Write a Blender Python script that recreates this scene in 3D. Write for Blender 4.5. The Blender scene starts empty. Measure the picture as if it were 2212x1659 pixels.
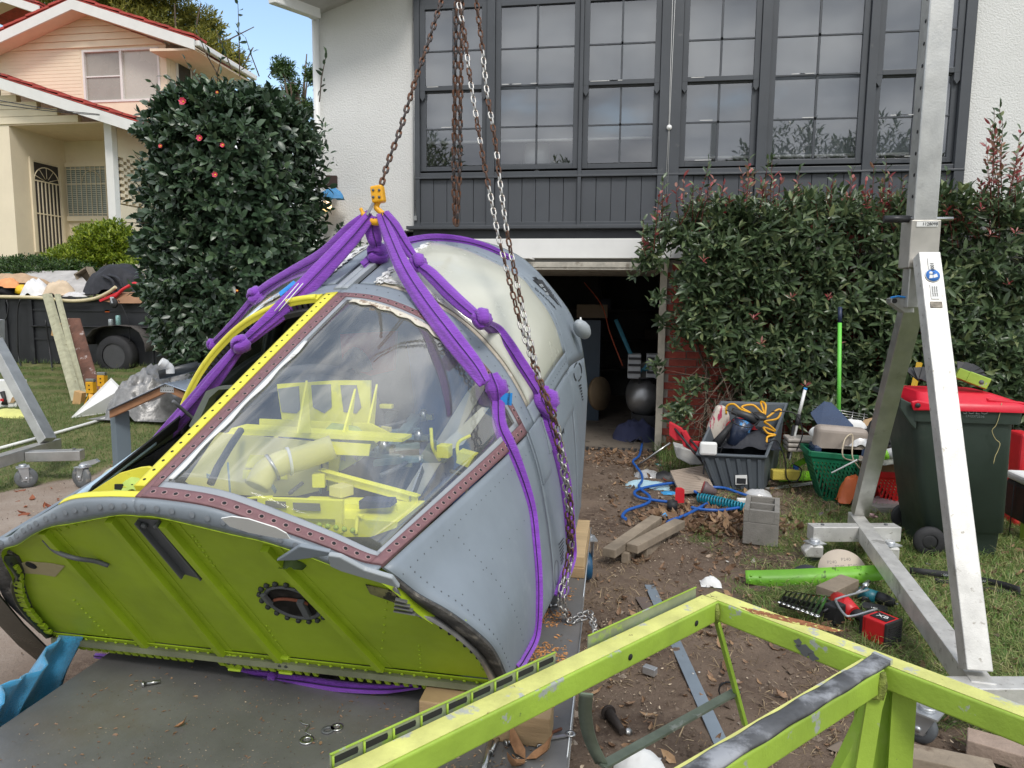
import bpy, bmesh, math, random
import numpy as np
from mathutils import Vector, Matrix
from mathutils.bvhtree import BVHTree
random.seed(7); RNG = np.random.default_rng(7)
SC = bpy.context.scene
COL = SC.collection
R = math.radians
FPX, CX, CY, EYE = 1534.0, 1106.0, 829.5, 1.69
PITCH, ROLL, YAW = R(6.8), R(0.57), R(8.7)
fw = np.array([-math.sin(YAW)*math.cos(PITCH), math.cos(YAW)*math.cos(PITCH), -math.sin(PITCH)])
r0 = np.array([math.cos(YAW), math.sin(YAW), 0.0]); u0 = np.cross(r0, fw)
RT = r0*math.cos(ROLL)+u0*math.sin(ROLL); UP = u0*math.cos(ROLL)-r0*math.sin(ROLL)
ORG = np.array([0, 0, EYE])
cam = bpy.data.cameras.new('camera'); camo = bpy.data.objects.new('camera', cam); COL.objects.link(camo)
cam.sensor_width = 36.0; cam.lens = FPX/2212.0*36.0; cam.clip_start = 0.05; cam.clip_end = 600
mw = Matrix.Identity(4)
for i in range(3):
 mw[i][0], mw[i][1], mw[i][2], mw[i][3] = RT[i], UP[i], -fw[i], ORG[i]
camo.matrix_world = mw
SC.camera = camo
W = bpy.data.worlds.new('World'); SC.world = W; W.use_nodes = True
nt = W.node_tree; nt.nodes.clear()
SUN_EL, SUN_ROT = R(48), R(205)
sky = nt.nodes.new('ShaderNodeTexSky'); sky.sky_type = 'NISHITA'; sky.sun_disc = False
sky.sun_elevation = SUN_EL; sky.sun_rotation = SUN_ROT; sky.air_density = 1.3; sky.dust_density = 0.6
tc = nt.nodes.new('ShaderNodeTexCoord'); mp = nt.nodes.new('ShaderNodeMapping'); mp.inputs['Scale'].default_value = (1, 1, 2.4)
mp.inputs['Location'].default_value = (3.1, 1.1, 0.1)
n1 = nt.nodes.new('ShaderNodeTexNoise'); n1.inputs['Scale'].default_value = 3.1; n1.inputs['Detail'].default_value = 7; n1.inputs['Roughness'].default_value = .55
n2 = nt.nodes.new('ShaderNodeTexNoise'); n2.inputs['Scale'].default_value = 4.3; n2.inputs['Detail'].default_value = 6
cr = nt.nodes.new('ShaderNodeMapRange'); cr.inputs[1].default_value = .35; cr.inputs[2].default_value = .52; cr.interpolation_type = 'SMOOTHSTEP'
cg = nt.nodes.new('ShaderNodeValToRGB'); e = cg.color_ramp.elements
e[0].position = .33; e[0].color = (4.2, 4.5, 5.1, 1); e[1].position = .62; e[1].color = (9.4, 9.6, 9.9, 1)
mix = nt.nodes.new('ShaderNodeMix'); mix.data_type = 'RGBA'
skm = nt.nodes.new('ShaderNodeMix'); skm.data_type = 'RGBA'; skm.blend_type = 'MULTIPLY'; skm.inputs[0].default_value = 1; skm.inputs[7].default_value = (1.35, 1.35, 1.35, 1)
bg = nt.nodes.new('ShaderNodeBackground'); bg.inputs[1].default_value = 0.1
wo = nt.nodes.new('ShaderNodeOutputWorld')
L = nt.links.new
L(tc.outputs['Generated'], mp.inputs[0]); L(mp.outputs[0], n1.inputs['Vector']); L(mp.outputs[0], n2.inputs['Vector'])
sx = nt.nodes.new('ShaderNodeSeparateXYZ'); L(tc.outputs['Generated'], sx.inputs[0])
def wma(src, mul, add):
 q = nt.nodes.new('ShaderNodeMath'); q.operation = 'MULTIPLY_ADD'; L(src, q.inputs[0]); q.inputs[1].default_value = mul
 if isinstance(add, float): q.inputs[2].default_value = add
 else: L(add, q.inputs[2])
 return q.outputs[0]
L(wma(sx.outputs[1], -.15, n1.outputs[0]), cr.inputs[0]); L(wma(sx.outputs[1], .07, n2.outputs[0]), cg.inputs[0])
L(sky.outputs[0], skm.inputs[6]); L(cr.outputs[0], mix.inputs[0]); L(skm.outputs[2], mix.inputs[6]); L(cg.outputs[0], mix.inputs[7])
L(mix.outputs[2], bg.inputs[0]); L(bg.outputs[0], wo.inputs[0])
sun = bpy.data.lights.new('sun', 'SUN'); sun.energy = 1.3; sun.angle = R(14); sun.color = (1, .96, .9)
suno = bpy.data.objects.new('sun', sun); COL.objects.link(suno)
sd = Vector((math.sin(SUN_ROT)*math.cos(SUN_EL)*-1, math.cos(SUN_ROT)*math.cos(SUN_EL), math.sin(SUN_EL)))
sd = Vector((0.35, -0.75, 1.0)).normalized()
suno.rotation_euler = sd.to_track_quat('Z', 'Y').to_euler()
sky.sun_rotation = math.atan2(sd.x, sd.y); sky.sun_elevation = math.asin(sd.z)
vs = SC.view_settings; vs.view_transform = 'Standard'; vs.look = 'None'; vs.exposure = 0.74; vs.gamma = 1; vs.use_curve_mapping = False
def ray(x, y): return fw + RT*(x-CX)/FPX - UP*(y-CY)/FPX
def onplane(x, y, p, n):
 d = ray(x, y); return ORG + d*(np.dot(np.asarray(p)-ORG, n)/np.dot(d, n))
def G(x, y, z=0.0):
 d = ray(x, y); return ORG + d*((z-EYE)/d[2])
def PY(x, y, Y):
 d = ray(x, y); return ORG + d*(Y/d[1])
def sstep(a, b, x): t = min(1, max(0, (x-a)/(b-a))); return t*t*(3-2*t)
def hgt(X, Y):
 s = sstep(-2.6, -3.4, X)
 h = .17*max(0, Y-6)+.13*max(0, Y-11)
 return s*min(h, 2.5)
def GT(x, y):
 z = 0
 for _ in range(40):
  p = G(x, y, z); z = z*.5+hgt(p[0], p[1])*.5
 return G(x, y, z)
def proj(p):
 p = np.asarray(p, float)-ORG; z = p@fw
 return CX+FPX*(p@RT)/z, CY-FPX*(p@UP)/z
def M(name, col, rough=.6, metal=0, var=.15, scale=5, bump=0, bscale=60, col2=None, thr=.6, c2s=6, c2soft=.03, col3=None, thr3=.66, c3s=14, spec=.5, stretch=None, coat=0, sheen=0, det=5):
 m = bpy.data.materials.new(name); m.use_nodes = True; t = m.node_tree; N = t.nodes; b = N['Principled BSDF']
 b.inputs['Roughness'].default_value = rough; b.inputs['Metallic'].default_value = metal
 b.inputs['Specular IOR Level'].default_value = spec; b.inputs['Coat Weight'].default_value = coat; b.inputs['Sheen Weight'].default_value = sheen
 c = N.new('ShaderNodeTexCoord'); src = c.outputs['Object']
 if stretch:
  mpn = N.new('ShaderNodeMapping'); mpn.inputs['Scale'].default_value = stretch; t.links.new(src, mpn.inputs[0]); src = mpn.outputs[0]
 def noise(s, d=det, ro=.6):
  n = N.new('ShaderNodeTexNoise'); n.inputs['Scale'].default_value = s; n.inputs['Detail'].default_value = d; n.inputs['Roughness'].default_value = ro
  t.links.new(src, n.inputs['Vector']); return n.outputs[0]
 def mixn(f, a, bb, fac=None):
  x = N.new('ShaderNodeMix'); x.data_type = 'RGBA'
  if f is not None: t.links.new(f, x.inputs[0])
  for i, v in ((6, a), (7, bb)):
   if isinstance(v, tuple): x.inputs[i].default_value = (*v[:3], 1)
   else: t.links.new(v, x.inputs[i])
  return x.outputs[2]
 def rng(o, a, bb):
  r = N.new('ShaderNodeMapRange'); r.inputs[1].default_value = a; r.inputs[2].default_value = bb; t.links.new(o, r.inputs[0]); return r.outputs[0]
 col = tuple(col)
 lo = tuple(max(0, v*(1-var)) for v in col); hi = tuple(min(1, v*(1+var)) for v in col)
 o = mixn(rng(noise(scale), .3, .7), lo, hi)
 if col2: o = mixn(rng(noise(c2s, 8, .65), thr, thr+c2soft), o, tuple(col2))
 if col3: o = mixn(rng(noise(c3s, 8, .7), thr3, thr3+.03), o, tuple(col3))
 t.links.new(o, b.inputs['Base Color'])
 rv = rng(noise(scale*2.3), .2, .8)
 rr = N.new('ShaderNodeMapRange'); rr.inputs[3].default_value = max(.02, rough-.1); rr.inputs[4].default_value = min(1, rough+.12); t.links.new(rv, rr.inputs[0]); t.links.new(rr.outputs[0], b.inputs['Roughness'])
 if bump:
  bp = N.new('ShaderNodeBump'); bp.inputs['Strength'].default_value = min(1, bump*1.0); bp.inputs['Distance'].default_value = .01
  t.links.new(noise(bscale, 4), bp.inputs['Height']); t.links.new(bp.outputs[0], b.inputs['Normal'])
 return m
def leafmat(name, cols, rough=.35, trans=.25, spec=.5):
 m = bpy.data.materials.new(name); m.use_nodes = True; t = m.node_tree; N = t.nodes; b = N['Principled BSDF']
 b.inputs['Roughness'].default_value = rough; b.inputs['Specular IOR Level'].default_value = spec
 g = N.new('ShaderNodeNewGeometry'); oi = N.new('ShaderNodeObjectInfo')
 ad = N.new('ShaderNodeMath'); ad.operation = 'ADD'; t.links.new(g.outputs['Random Per Island'], ad.inputs[0]); t.links.new(oi.outputs['Random'], ad.inputs[1])
 fr = N.new('ShaderNodeMath'); fr.operation = 'FRACT'; t.links.new(ad.outputs[0], fr.inputs[0])
 cr = N.new('ShaderNodeValToRGB'); cr.color_ramp.interpolation = 'LINEAR'; el = cr.color_ramp.elements
 for i, (p, c) in enumerate(cols):
  if i < 2: el[i].position = p; el[i].color = (*c, 1)
  else:
   q = el.new(p); q.color = (*c, 1)
 t.links.new(fr.outputs[0], cr.inputs[0]); t.links.new(cr.outputs[0], b.inputs['Base Color'])
 tr = N.new('ShaderNodeBsdfTranslucent'); t.links.new(cr.outputs[0], tr.inputs[0])
 mx = N.new('ShaderNodeMixShader'); mx.inputs[0].default_value = trans
 t.links.new(b.outputs[0], mx.inputs[1]); t.links.new(tr.outputs[0], mx.inputs[2]); t.links.new(mx.outputs[0], N['Material Output'].inputs[0])
 return m
def glassmat(name, tint=(.9, .92, .92), haze=0.15, hazecol=(.7, .7, .68), rough=.03, hs=3, ior=1.45, refl=.09):
 """thin sheet: transparent + sharp reflection + a patchy diffuse haze"""
 m = bpy.data.materials.new(name); m.use_nodes = True; t = m.node_tree; N = t.nodes; N.remove(N['Principled BSDF'])
 tr = N.new('ShaderNodeBsdfTransparent'); tr.inputs[0].default_value = (*tint, 1)
 gl = N.new('ShaderNodeBsdfGlossy'); gl.inputs['Roughness'].default_value = rough; gl.inputs[0].default_value = (1, 1, 1, 1)
 df = N.new('ShaderNodeBsdfDiffuse'); df.inputs[0].default_value = (*hazecol, 1)
 c = N.new('ShaderNodeTexCoord'); n = N.new('ShaderNodeTexNoise'); n.inputs['Scale'].default_value = hs; n.inputs['Detail'].default_value = 6
 t.links.new(c.outputs['Object'], n.inputs['Vector'])
 r = N.new('ShaderNodeMapRange'); r.inputs[1].default_value = .3; r.inputs[2].default_value = .75; r.inputs[3].default_value = haze*.35; r.inputs[4].default_value = haze*1.7; t.links.new(n.outputs[0], r.inputs[0])
 m1 = N.new('ShaderNodeMixShader'); t.links.new(r.outputs[0], m1.inputs[0]); t.links.new(tr.outputs[0], m1.inputs[1]); t.links.new(df.outputs[0], m1.inputs[2])
 lw = N.new('ShaderNodeFresnel'); lw.inputs[0].default_value = ior
 mx = N.new('ShaderNodeMath'); mx.operation = 'MULTIPLY'; mx.inputs[1].default_value = refl/.04; t.links.new(lw.outputs[0], mx.inputs[0])
 mn = N.new('ShaderNodeMath'); mn.operation = 'MINIMUM'; mn.inputs[1].default_value = .9; t.links.new(mx.outputs[0], mn.inputs[0])
 m2 = N.new('ShaderNodeMixShader'); t.links.new(mn.outputs[0], m2.inputs[0]); t.links.new(m1.outputs[0], m2.inputs[1]); t.links.new(gl.outputs[0], m2.inputs[2])
 t.links.new(m2.outputs[0], N['Material Output'].inputs[0])
 return m
def V3(p): return np.array([float(p[0]), float(p[1]), float(p[2])])
def nrm(v): v = np.asarray(v, float); l = np.linalg.norm(v); return v/l if l > 1e-9 else np.array([0, 0, 1.])
def rootloc(o):
 L0 = Vector((0, 0, 0))
 while o is not None: L0 = L0+o.location; o = o.parent
 return np.array(L0)
def finish(o, parent):
 COL.objects.link(o)
 if parent is not None: o.parent = parent
 return o
class MB:
 def __init__(s): s.v = []; s.f = []; s.m = []; s.sm = []
 def add(s, vs, fs, mi=0, smooth=False):
  b = len(s.v); s.v += [tuple(map(float, q)) for q in vs]
  for f in fs: s.f.append(tuple(i+b for i in f)); s.m.append(mi); s.sm.append(smooth)
  return s
 def box(s, c, size, rz=0, rot=None, mi=0):
  c = V3(c); h = np.array(size, float)/2
  Rm = np.array(rot) if rot is not None else np.array([[math.cos(rz), -math.sin(rz), 0], [math.sin(rz), math.cos(rz), 0], [0, 0, 1]])
  vs = [c+Rm@(h*np.array(k)) for k in ((-1,-1,-1),(1,-1,-1),(1,1,-1),(-1,1,-1),(-1,-1,1),(1,-1,1),(1,1,1),(-1,1,1))]
  return s.add(vs, [(0,3,2,1),(4,5,6,7),(0,1,5,4),(1,2,6,5),(2,3,7,6),(3,0,4,7)], mi)
 def span(s, a, b, mi=0):
  a = V3(a); b = V3(b); return s.box((a+b)/2, np.abs(b-a), mi=mi)
 def bar(s, p0, p1, w, h, up=(0, 0, 1), mi=0, w1=None, h1=None):
  p0 = V3(p0); p1 = V3(p1); d = nrm(p1-p0); sd_ = nrm(np.cross(d, np.array(up, float))); u = np.cross(sd_, d)
  w1 = w if w1 is None else w1; h1 = h if h1 is None else h1
  vs = []
  for p, ww, hh in ((p0, w, h), (p1, w1, h1)):
   for a, b in ((-1,-1),(1,-1),(1,1),(-1,1)): vs.append(p+sd_*a*ww/2+u*b*hh/2)
  return s.add(vs, [(0,1,2,3),(7,6,5,4),(0,4,5,1),(1,5,6,2),(2,6,7,3),(3,7,4,0)], mi)
 def tube(s, pts, r, n=8, cap=True, mi=0, flat=None):
  pts = [V3(p) for p in pts]; k = len(pts); rr = r if hasattr(r, '__len__') else [r]*k
  vs = []; fs = []; ref = None
  for i, p in enumerate(pts):
   d = nrm(pts[min(i+1, k-1)]-pts[max(i-1, 0)])
   if ref is None: ref = nrm(np.cross(d, (0.13, .2, .97) if abs(d[2]) < .9 else (1, .1, 0)))
   ref = nrm(ref-d*np.dot(ref, d)); b = np.cross(d, ref)
   for j in range(n):
    a = 2*math.pi*j/n; vs.append(p+(ref*math.cos(a)+b*math.sin(a))*rr[i])
  for i in range(k-1):
   for j in range(n): fs.append((i*n+j, i*n+(j+1) % n, (i+1)*n+(j+1) % n, (i+1)*n+j))
  s.add(vs, fs, mi, True)
  if cap:
   b0 = len(s.v)-len(vs); s.f += [tuple(b0+j for j in range(n))[::-1], tuple(b0+(k-1)*n+j for j in range(n))]; s.m += [mi, mi]; s.sm += [False, False]
  return s
 def lathe(s, prof, c, axis=(0, 0, 1), n=20, mi=0, smooth=True, cap=True):
  if prof[0] == prof[-1]: cap = False
  c = V3(c); ax = nrm(axis); e1 = nrm(np.cross(ax, (0, 0, 1) if abs(ax[2]) < .9 else (1, 0, 0))); e2 = np.cross(ax, e1)
  vs = []; fs = []
  for r_, z in prof:
   for j in range(n):
    a = 2*math.pi*j/n; vs.append(c+ax*z+(e1*math.cos(a)+e2*math.sin(a))*r_)
  for i in range(len(prof)-1):
   for j in range(n): fs.append((i*n+j, i*n+(j+1) % n, (i+1)*n+(j+1) % n, (i+1)*n+j))
  s.add(vs, fs, mi, smooth); b0 = len(s.v)-len(vs)
  if cap and prof[0][0] > 1e-4: s.f.append(tuple(b0+j for j in range(n))[::-1]); s.m.append(mi); s.sm.append(False)
  if cap and prof[-1][0] > 1e-4: s.f.append(tuple(b0+(len(prof)-1)*n+j for j in range(n))); s.m.append(mi); s.sm.append(False)
  return s
 def prism(s, poly, ext, mi=0):
  poly = [V3(p) for p in poly]; k = len(poly); e = V3(ext)
  vs = poly+[p+e for p in poly]
  fs = [tuple(range(k))[::-1], tuple(range(k, 2*k))]+[(i, (i+1) % k, (i+1) % k+k, i+k) for i in range(k)]
  return s.add(vs, fs, mi)
 def grid(s, g, mi=0, smooth=True, thick=0):
  """g: array (a,b,3); thick>0 closes it into a slab"""
  g = np.asarray(g, float); a, b = g.shape[:2]
  if thick:
   du = np.gradient(g, axis=0); dv = np.gradient(g, axis=1); nn = np.cross(du, dv); nn /= (np.linalg.norm(nn, axis=2, keepdims=True)+1e-12)
   g2 = g-nn*thick
  vs = g.reshape(-1, 3); fs = [(i*b+j, i*b+j+1, (i+1)*b+j+1, (i+1)*b+j) for i in range(a-1) for j in range(b-1)]
  s.add(vs, fs, mi, smooth)
  if thick:
   b0 = len(s.v)-len(vs); s.v += [tuple(q) for q in g2.reshape(-1, 3)]; o = a*b
   for i in range(a-1):
    for j in range(b-1): s.f.append((b0+o+i*b+j, b0+o+(i+1)*b+j, b0+o+(i+1)*b+j+1, b0+o+i*b+j+1)); s.m.append(mi); s.sm.append(smooth)
   ring = [(i, 0) for i in range(a)]+[(a-1, j) for j in range(1, b)]+[(i, b-1) for i in range(a-2, -1, -1)]+[(0, j) for j in range(b-2, 0, -1)]
   ids = [i*b+j for i, j in ring]
   for q in range(len(ids)):
    x, y = ids[q], ids[(q+1) % len(ids)]; s.f.append((b0+x, b0+y, b0+o+y, b0+o+x)); s.m.append(mi); s.sm.append(False)
  return s
 def build(s, name, mat, parent=None, bev=0, loc=None, seg=2, sub=0, shade=None):
  me = bpy.data.meshes.new(name); base = np.zeros(3)
  if parent is not None: base = rootloc(parent)
  org = base if loc is None else V3(loc)
  vv = np.array(s.v)-org if s.v else np.zeros((0, 3))
  me.from_pydata(vv.tolist(), [], s.f)
  for mm in (mat if isinstance(mat, (list, tuple)) else [mat]): me.materials.append(mm)
  me.polygons.foreach_set('material_index', s.m); me.polygons.foreach_set('use_smooth', s.sm if shade is None else [shade]*len(s.f))
  me.update(); o = bpy.data.objects.new(name, me); finish(o, parent)
  if loc is not None: o.location = Vector(org-base) if parent is not None else Vector(org)
  if sub:
   md = o.modifiers.new('sub', 'SUBSURF'); md.levels = sub; md.render_levels = sub
  if bev:
   md = o.modifiers.new('bev', 'BEVEL'); md.width = bev; md.segments = seg; md.limit_method = 'ANGLE'; md.angle_limit = R(35)
  return o
def _mesh(s, name, mat):
 me = bpy.data.meshes.new(name); me.from_pydata([tuple(v) for v in s.v], [], s.f)
 for mm in (mat if isinstance(mat, (list, tuple)) else [mat]): me.materials.append(mm)
 me.polygons.foreach_set('material_index', s.m); me.polygons.foreach_set('use_smooth', s.sm); me.update(); return me
MB.mesh = _mesh
T3 = lambda p: Matrix.Translation(Vector(V3(p)))
def tag(o, label=None, cat=None, group=None, kind=None):
 if label: o['label'] = label
 if cat: o['category'] = cat
 if group: o['group'] = group
 if kind: o['kind'] = kind
 return o
def thing(name, loc, label, cat, group=None, kind=None):
 o = bpy.data.objects.new(name, None); COL.objects.link(o); o.location = Vector(V3(loc)); o.empty_display_size = .05
 return tag(o, label, cat, group, kind)
def inst(mesh, name, parent, mat4):
 """one more object on a shared mesh, world matrix mat4 (parents are unrotated)"""
 o = bpy.data.objects.new(name, mesh); COL.objects.link(o)
 if parent is not None: o.parent = parent; mat4 = Matrix.Translation(-Vector(rootloc(parent))) @ mat4
 o.matrix_basis = mat4
 return o
def mat_from(x, y, z, t):
 m = Matrix.Identity(4)
 for i in range(3): m[i][0], m[i][1], m[i][2], m[i][3] = x[i], y[i], z[i], t[i]
 return m
def cat_rom(pts, k=8):
 p = [V3(q) for q in pts]; p = [2*p[0]-p[1]]+p+[2*p[-1]-p[-2]]; out = []
 for i in range(1, len(p)-2):
  for j in range(k):
   t = j/k; out.append(.5*((2*p[i])+(-p[i-1]+p[i+1])*t+(2*p[i-1]-5*p[i]+4*p[i+1]-p[i+2])*t*t+(-p[i-1]+3*p[i]-3*p[i+1]+p[i+2])*t**3))
 out.append(p[-2]); return out
def text(body, size, mat, parent, mfun, name='lettering', ext=0.0004, align='CENTER', xs=1.0, shear=0):
 """flat printed lettering: mfun maps (x,y,z) of the text plane to the world"""
 cu = bpy.data.curves.new(name, 'FONT'); cu.body = body; cu.size = size; cu.align_x = align; cu.align_y = 'CENTER'; cu.extrude = ext; cu.shear = shear; cu.resolution_u = 2
 tmp = bpy.data.objects.new('tmp', cu); COL.objects.link(tmp)
 bpy.context.view_layer.update()
 me = bpy.data.meshes.new_from_object(tmp.evaluated_get(bpy.context.evaluated_depsgraph_get()))
 bpy.data.objects.remove(tmp); bpy.data.curves.remove(cu)
 base = rootloc(parent) if parent is not None else np.zeros(3)
 for v in me.vertices: v.co = Vector(mfun(v.co.x*xs, v.co.y, v.co.z)-base)
 me.materials.clear(); me.materials.append(mat); me.name = name
 o = bpy.data.objects.new(name, me); finish(o, parent); return o
def planemap(c, ex, ey):
 c = V3(c); ex = nrm(ex); ey = nrm(ey-ex*np.dot(ey, ex)); ez = np.cross(ex, ey)
 return lambda x, y, z: c+ex*x+ey*y+ez*z
m_stucco = M('white roughcast', (.72, .72, .70), .85, bump=1, bscale=55, var=.04, scale=2)
m_white = M('white paint', (.78, .78, .76), .45, var=.05, scale=3, col2=(.6, .58, .54), thr=.68)
m_char = M('charcoal paint', (.062, .068, .077), .42, var=.12, scale=2.2, col2=(.12, .125, .13), thr=.66, c2soft=.1)
m_alu = M('aluminium', (.50, .50, .48), .42, .85, var=.16, scale=7, bump=.08, bscale=120, col2=(.32, .31, .29), thr=.62, c2s=9, c2soft=.12)
m_aluw = M('bright aluminium', (.62, .61, .58), .5, .5, var=.18, scale=9, bump=.1, bscale=160, col2=(.34, .32, .28), thr=.6, c2s=34, c2soft=.08, col3=(.4, .39, .36), thr3=.6, c3s=5)
m_galv = M('galvanised steel', (.56, .58, .60), .42, .8, var=.14, scale=5, col2=(.40, .42, .44), thr=.58, c2s=5, c2soft=.15)
m_dimple = M('filled dimple', (.17, .19, .21), .6)
m_black = M('black plastic', (.018, .018, .02), .4, var=.3)
m_rubber = M('black rubber', (.022, .022, .024), .7, var=.3, bump=.1)
m_steel = M('steel', (.45, .45, .44), .3, .95, var=.2)
m_wood = M('sawn pine', (.36, .245, .13), .75, var=.2, scale=4, stretch=(1, 1, 6), bump=.2, bscale=30)
m_woodg = M('weathered timber', (.26, .21, .155), .85, var=.3, scale=5, bump=.4, bscale=40, col2=(.13, .09, .06), thr=.58, c2soft=.12)
m_greyp = M('aircraft grey paint', (.215, .25, .285), .44, var=.1, scale=3, bump=.35, bscale=2.6, col2=(.29, .325, .36), thr=.58, c2s=3.5, c2soft=.16, col3=(.08, .085, .09), thr3=.70, c3s=17)
m_yel = M('zinc chromate yellow', (.72, .66, .06), .5, var=.12, scale=5, col2=(.45, .40, .05), thr=.62, c2s=10, c2soft=.1)
m_green = M('bulkhead green', (.335, .46, .018), .5, var=.16, scale=4, col2=(.25, .36, .015), thr=.60, c2s=4, c2soft=.2, col3=(.03, .04, .02), thr3=.74, c3s=22)
m_maroon = M('maroon primer', (.19, .095, .10), .6, var=.15, scale=40)
m_purple = M('purple webbing', (.21, .045, .43), .75, var=.14, scale=9, bump=.6, bscale=55, sheen=.3, stretch=(1, 1, 4))
m_dark = M('near black', (.012, .012, .013), .8)  # near-black for holes, slots and other very dark parts
m_card = M('cardboard', (.36, .24, .13), .85, var=.12)
m_paper = M('paper white', (.75, .75, .73), .8, var=.04)
m_blueh = M('blue hose', (.02, .11, .42), .4, var=.1)
m_red = M('red plastic', (.62, .02, .03), .4, var=.1)
m_conc = M('concrete', (.25, .235, .21), .9, var=.15, scale=12, bump=.5, bscale=90, col2=(.22, .2, .18), thr=.6, c2soft=.1)
# ================================================================== GROUND
def vnoise(x, y, s, seed=0):
 rs = np.random.default_rng(seed); T = rs.random((64, 64)); x = np.asarray(x)*s; y = np.asarray(y)*s
 xi = np.floor(x).astype(int); yi = np.floor(y).astype(int); fx = x-xi; fy = y-yi; fx = fx*fx*(3-2*fx); fy = fy*fy*(3-2*fy)
 g = lambda a, b: T[a % 64, b % 64]
 return (g(xi, yi)*(1-fx)+g(xi+1, yi)*fx)*(1-fy)+(g(xi, yi+1)*(1-fx)+g(xi+1, yi+1)*fx)*fy
def fb(x, y, s, seed=0): return vnoise(x, y, s, seed)*.5+vnoise(x, y, s*2.1, seed+1)*.3+vnoise(x, y, s*4.3, seed+2)*.2
def ss(a, b, x): t = np.clip((x-a)/(b-a), 0, 1); return t*t*(3-2*t)
def grass_mask(X, Y):
 n = fb(X, Y, 2.2, 5)-.5
 gr = ss(.75, 1.35, X+n*1.5-.35*ss(3.6, 2.4, Y))*ss(7.3, 6.4, Y)
 gr *= 1-.75*ss(5.4, 6.2, Y+n)*ss(3.2, 2.4, X)
 gl = ss(.12, -.15, X-(-5.15+np.clip(Y-5.3, -3, 4)*.36)+n*.3)
 gl = np.maximum(gl, ss(-3.1, -3.5, X)*ss(7.0, 7.6, Y))
 return np.clip(np.maximum(gr, gl), 0, 1)
def path_mask(X, Y): return ss(-2.3, -2.9, X+.4*(fb(X, Y, 1.2, 9)-.5))*(1-grass_mask(X, Y))
def hgt_np(X, Y):
 s = ss(-2.6, -3.4, X); return s*np.minimum(.17*np.maximum(0, Y-6)+.13*np.maximum(0, Y-11), 2.5)
xs = np.unique(np.concatenate([np.linspace(-300, -14, 12), np.arange(-14, -6, .25), np.arange(-6, 5, .045), np.arange(5, 14, .4), np.linspace(14, 300, 12)]))
ys = np.unique(np.concatenate([np.linspace(-300, -4, 12), np.arange(-4, 1.5, .4), np.arange(1.5, 8.3, .045), np.arange(8.3, 20, .3), np.linspace(20, 300, 14)]))
XX, YY = np.meshgrid(xs, ys, indexing='ij')
gm = grass_mask(XX, YY); pm = path_mask(XX, YY)
near = ss(-7, -6, XX)*ss(6, 5, XX)*ss(1, 1.5, YY)*ss(9, 8.2, YY)
ZZ = hgt_np(XX, YY)+near*((fb(XX, YY, 3, 1)-.5)*.05*(1-pm)+(vnoise(XX, YY, 14, 3)-.5)*.014*(1-pm*.8)+(vnoise(XX, YY, 22, 4)-.5)*.008*(1-pm*.8))
ZZ -= .03*ss(-3.4, -3.3, XX)*ss(7.9, 8.05, YY)*ss(14, 13.9, YY)*ss(5.5, 5.4, XX)
ZZ += .14*ss(.9, 1.6, XX)*ss(6.9, 7.6, YY)*ss(8.2, 8.1, YY)*ss(5.4, 5.3, XX)
a, b = XX.shape
me = bpy.data.meshes.new('ground')
idx = np.arange(a*b).reshape(a, b)
fc = np.stack([idx[:-1, :-1], idx[1:, :-1], idx[1:, 1:], idx[:-1, 1:]], -1).reshape(-1, 4)
me.from_pydata(np.stack([XX, YY, ZZ], -1).reshape(-1, 3).tolist(), [], fc.tolist())
for nm, dat in (('grass', gm), ('path', pm)):
 at = me.attributes.new(nm, 'FLOAT', 'POINT'); at.data.foreach_set('value', dat.reshape(-1).astype(np.float32))
me.polygons.foreach_set('use_smooth', [True]*len(fc))
mg = bpy.data.materials.new('ground'); mg.use_nodes = True; t = mg.node_tree; N = t.nodes; bs = N['Principled BSDF']; bs.inputs['Roughness'].default_value = .92; bs.inputs['Specular IOR Level'].default_value = .25
def gnoise(s, d=6, ro=.65):
 n = N.new('ShaderNodeTexNoise'); n.inputs['Scale'].default_value = s; n.inputs['Detail'].default_value = d; n.inputs['Roughness'].default_value = ro; t.links.new(gtc.outputs['Object'], n.inputs['Vector']); return n.outputs[0]
def gmix(f, A, B):
 x = N.new('ShaderNodeMix'); x.data_type = 'RGBA'; t.links.new(f, x.inputs[0])
 for i, v in ((6, A), (7, B)):
  if isinstance(v, tuple): x.inputs[i].default_value = (*v, 1)
  else: t.links.new(v, x.inputs[i])
 return x.outputs[2]
def grng(o, A, B):
 r = N.new('ShaderNodeMapRange'); r.inputs[1].default_value = A; r.inputs[2].default_value = B; t.links.new(o, r.inputs[0]); return r.outputs[0]
gtc = N.new('ShaderNodeTexCoord')
dirt = gmix(grng(gnoise(1.6), .35, .65), (.085, .057, .042), (.21, .155, .115))
dirt = gmix(grng(gnoise(18), .45, .62), dirt, (.17, .125, .092))
dirt = gmix(grng(gnoise(110, 3), .68, .72), dirt, (.42, .34, .26))
dirt = gmix(grng(gnoise(60, 3), .66, .7), dirt, (.05, .034, .025))
pth = gmix(grng(gnoise(3), .3, .7), (.27, .205, .16), (.38, .315, .26))
pth = gmix(grng(gnoise(90, 3), .62, .68), pth, (.16, .12, .09))
pth = gmix(grng(gnoise(140, 2), .66, .7), pth, (.5, .45, .4))
grs = gmix(grng(gnoise(5), .35, .65), (.09, .11, .035), (.19, .18, .08))
aG = N.new('ShaderNodeAttribute'); aG.attribute_name = 'grass'; aP = N.new('ShaderNodeAttribute'); aP.attribute_name = 'path'
cc = gmix(aP.outputs['Fac'], dirt, pth); cc = gmix(grng(aG.outputs['Fac'], .25, .75), cc, grs)
t.links.new(cc, bs.inputs['Base Color'])
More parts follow.
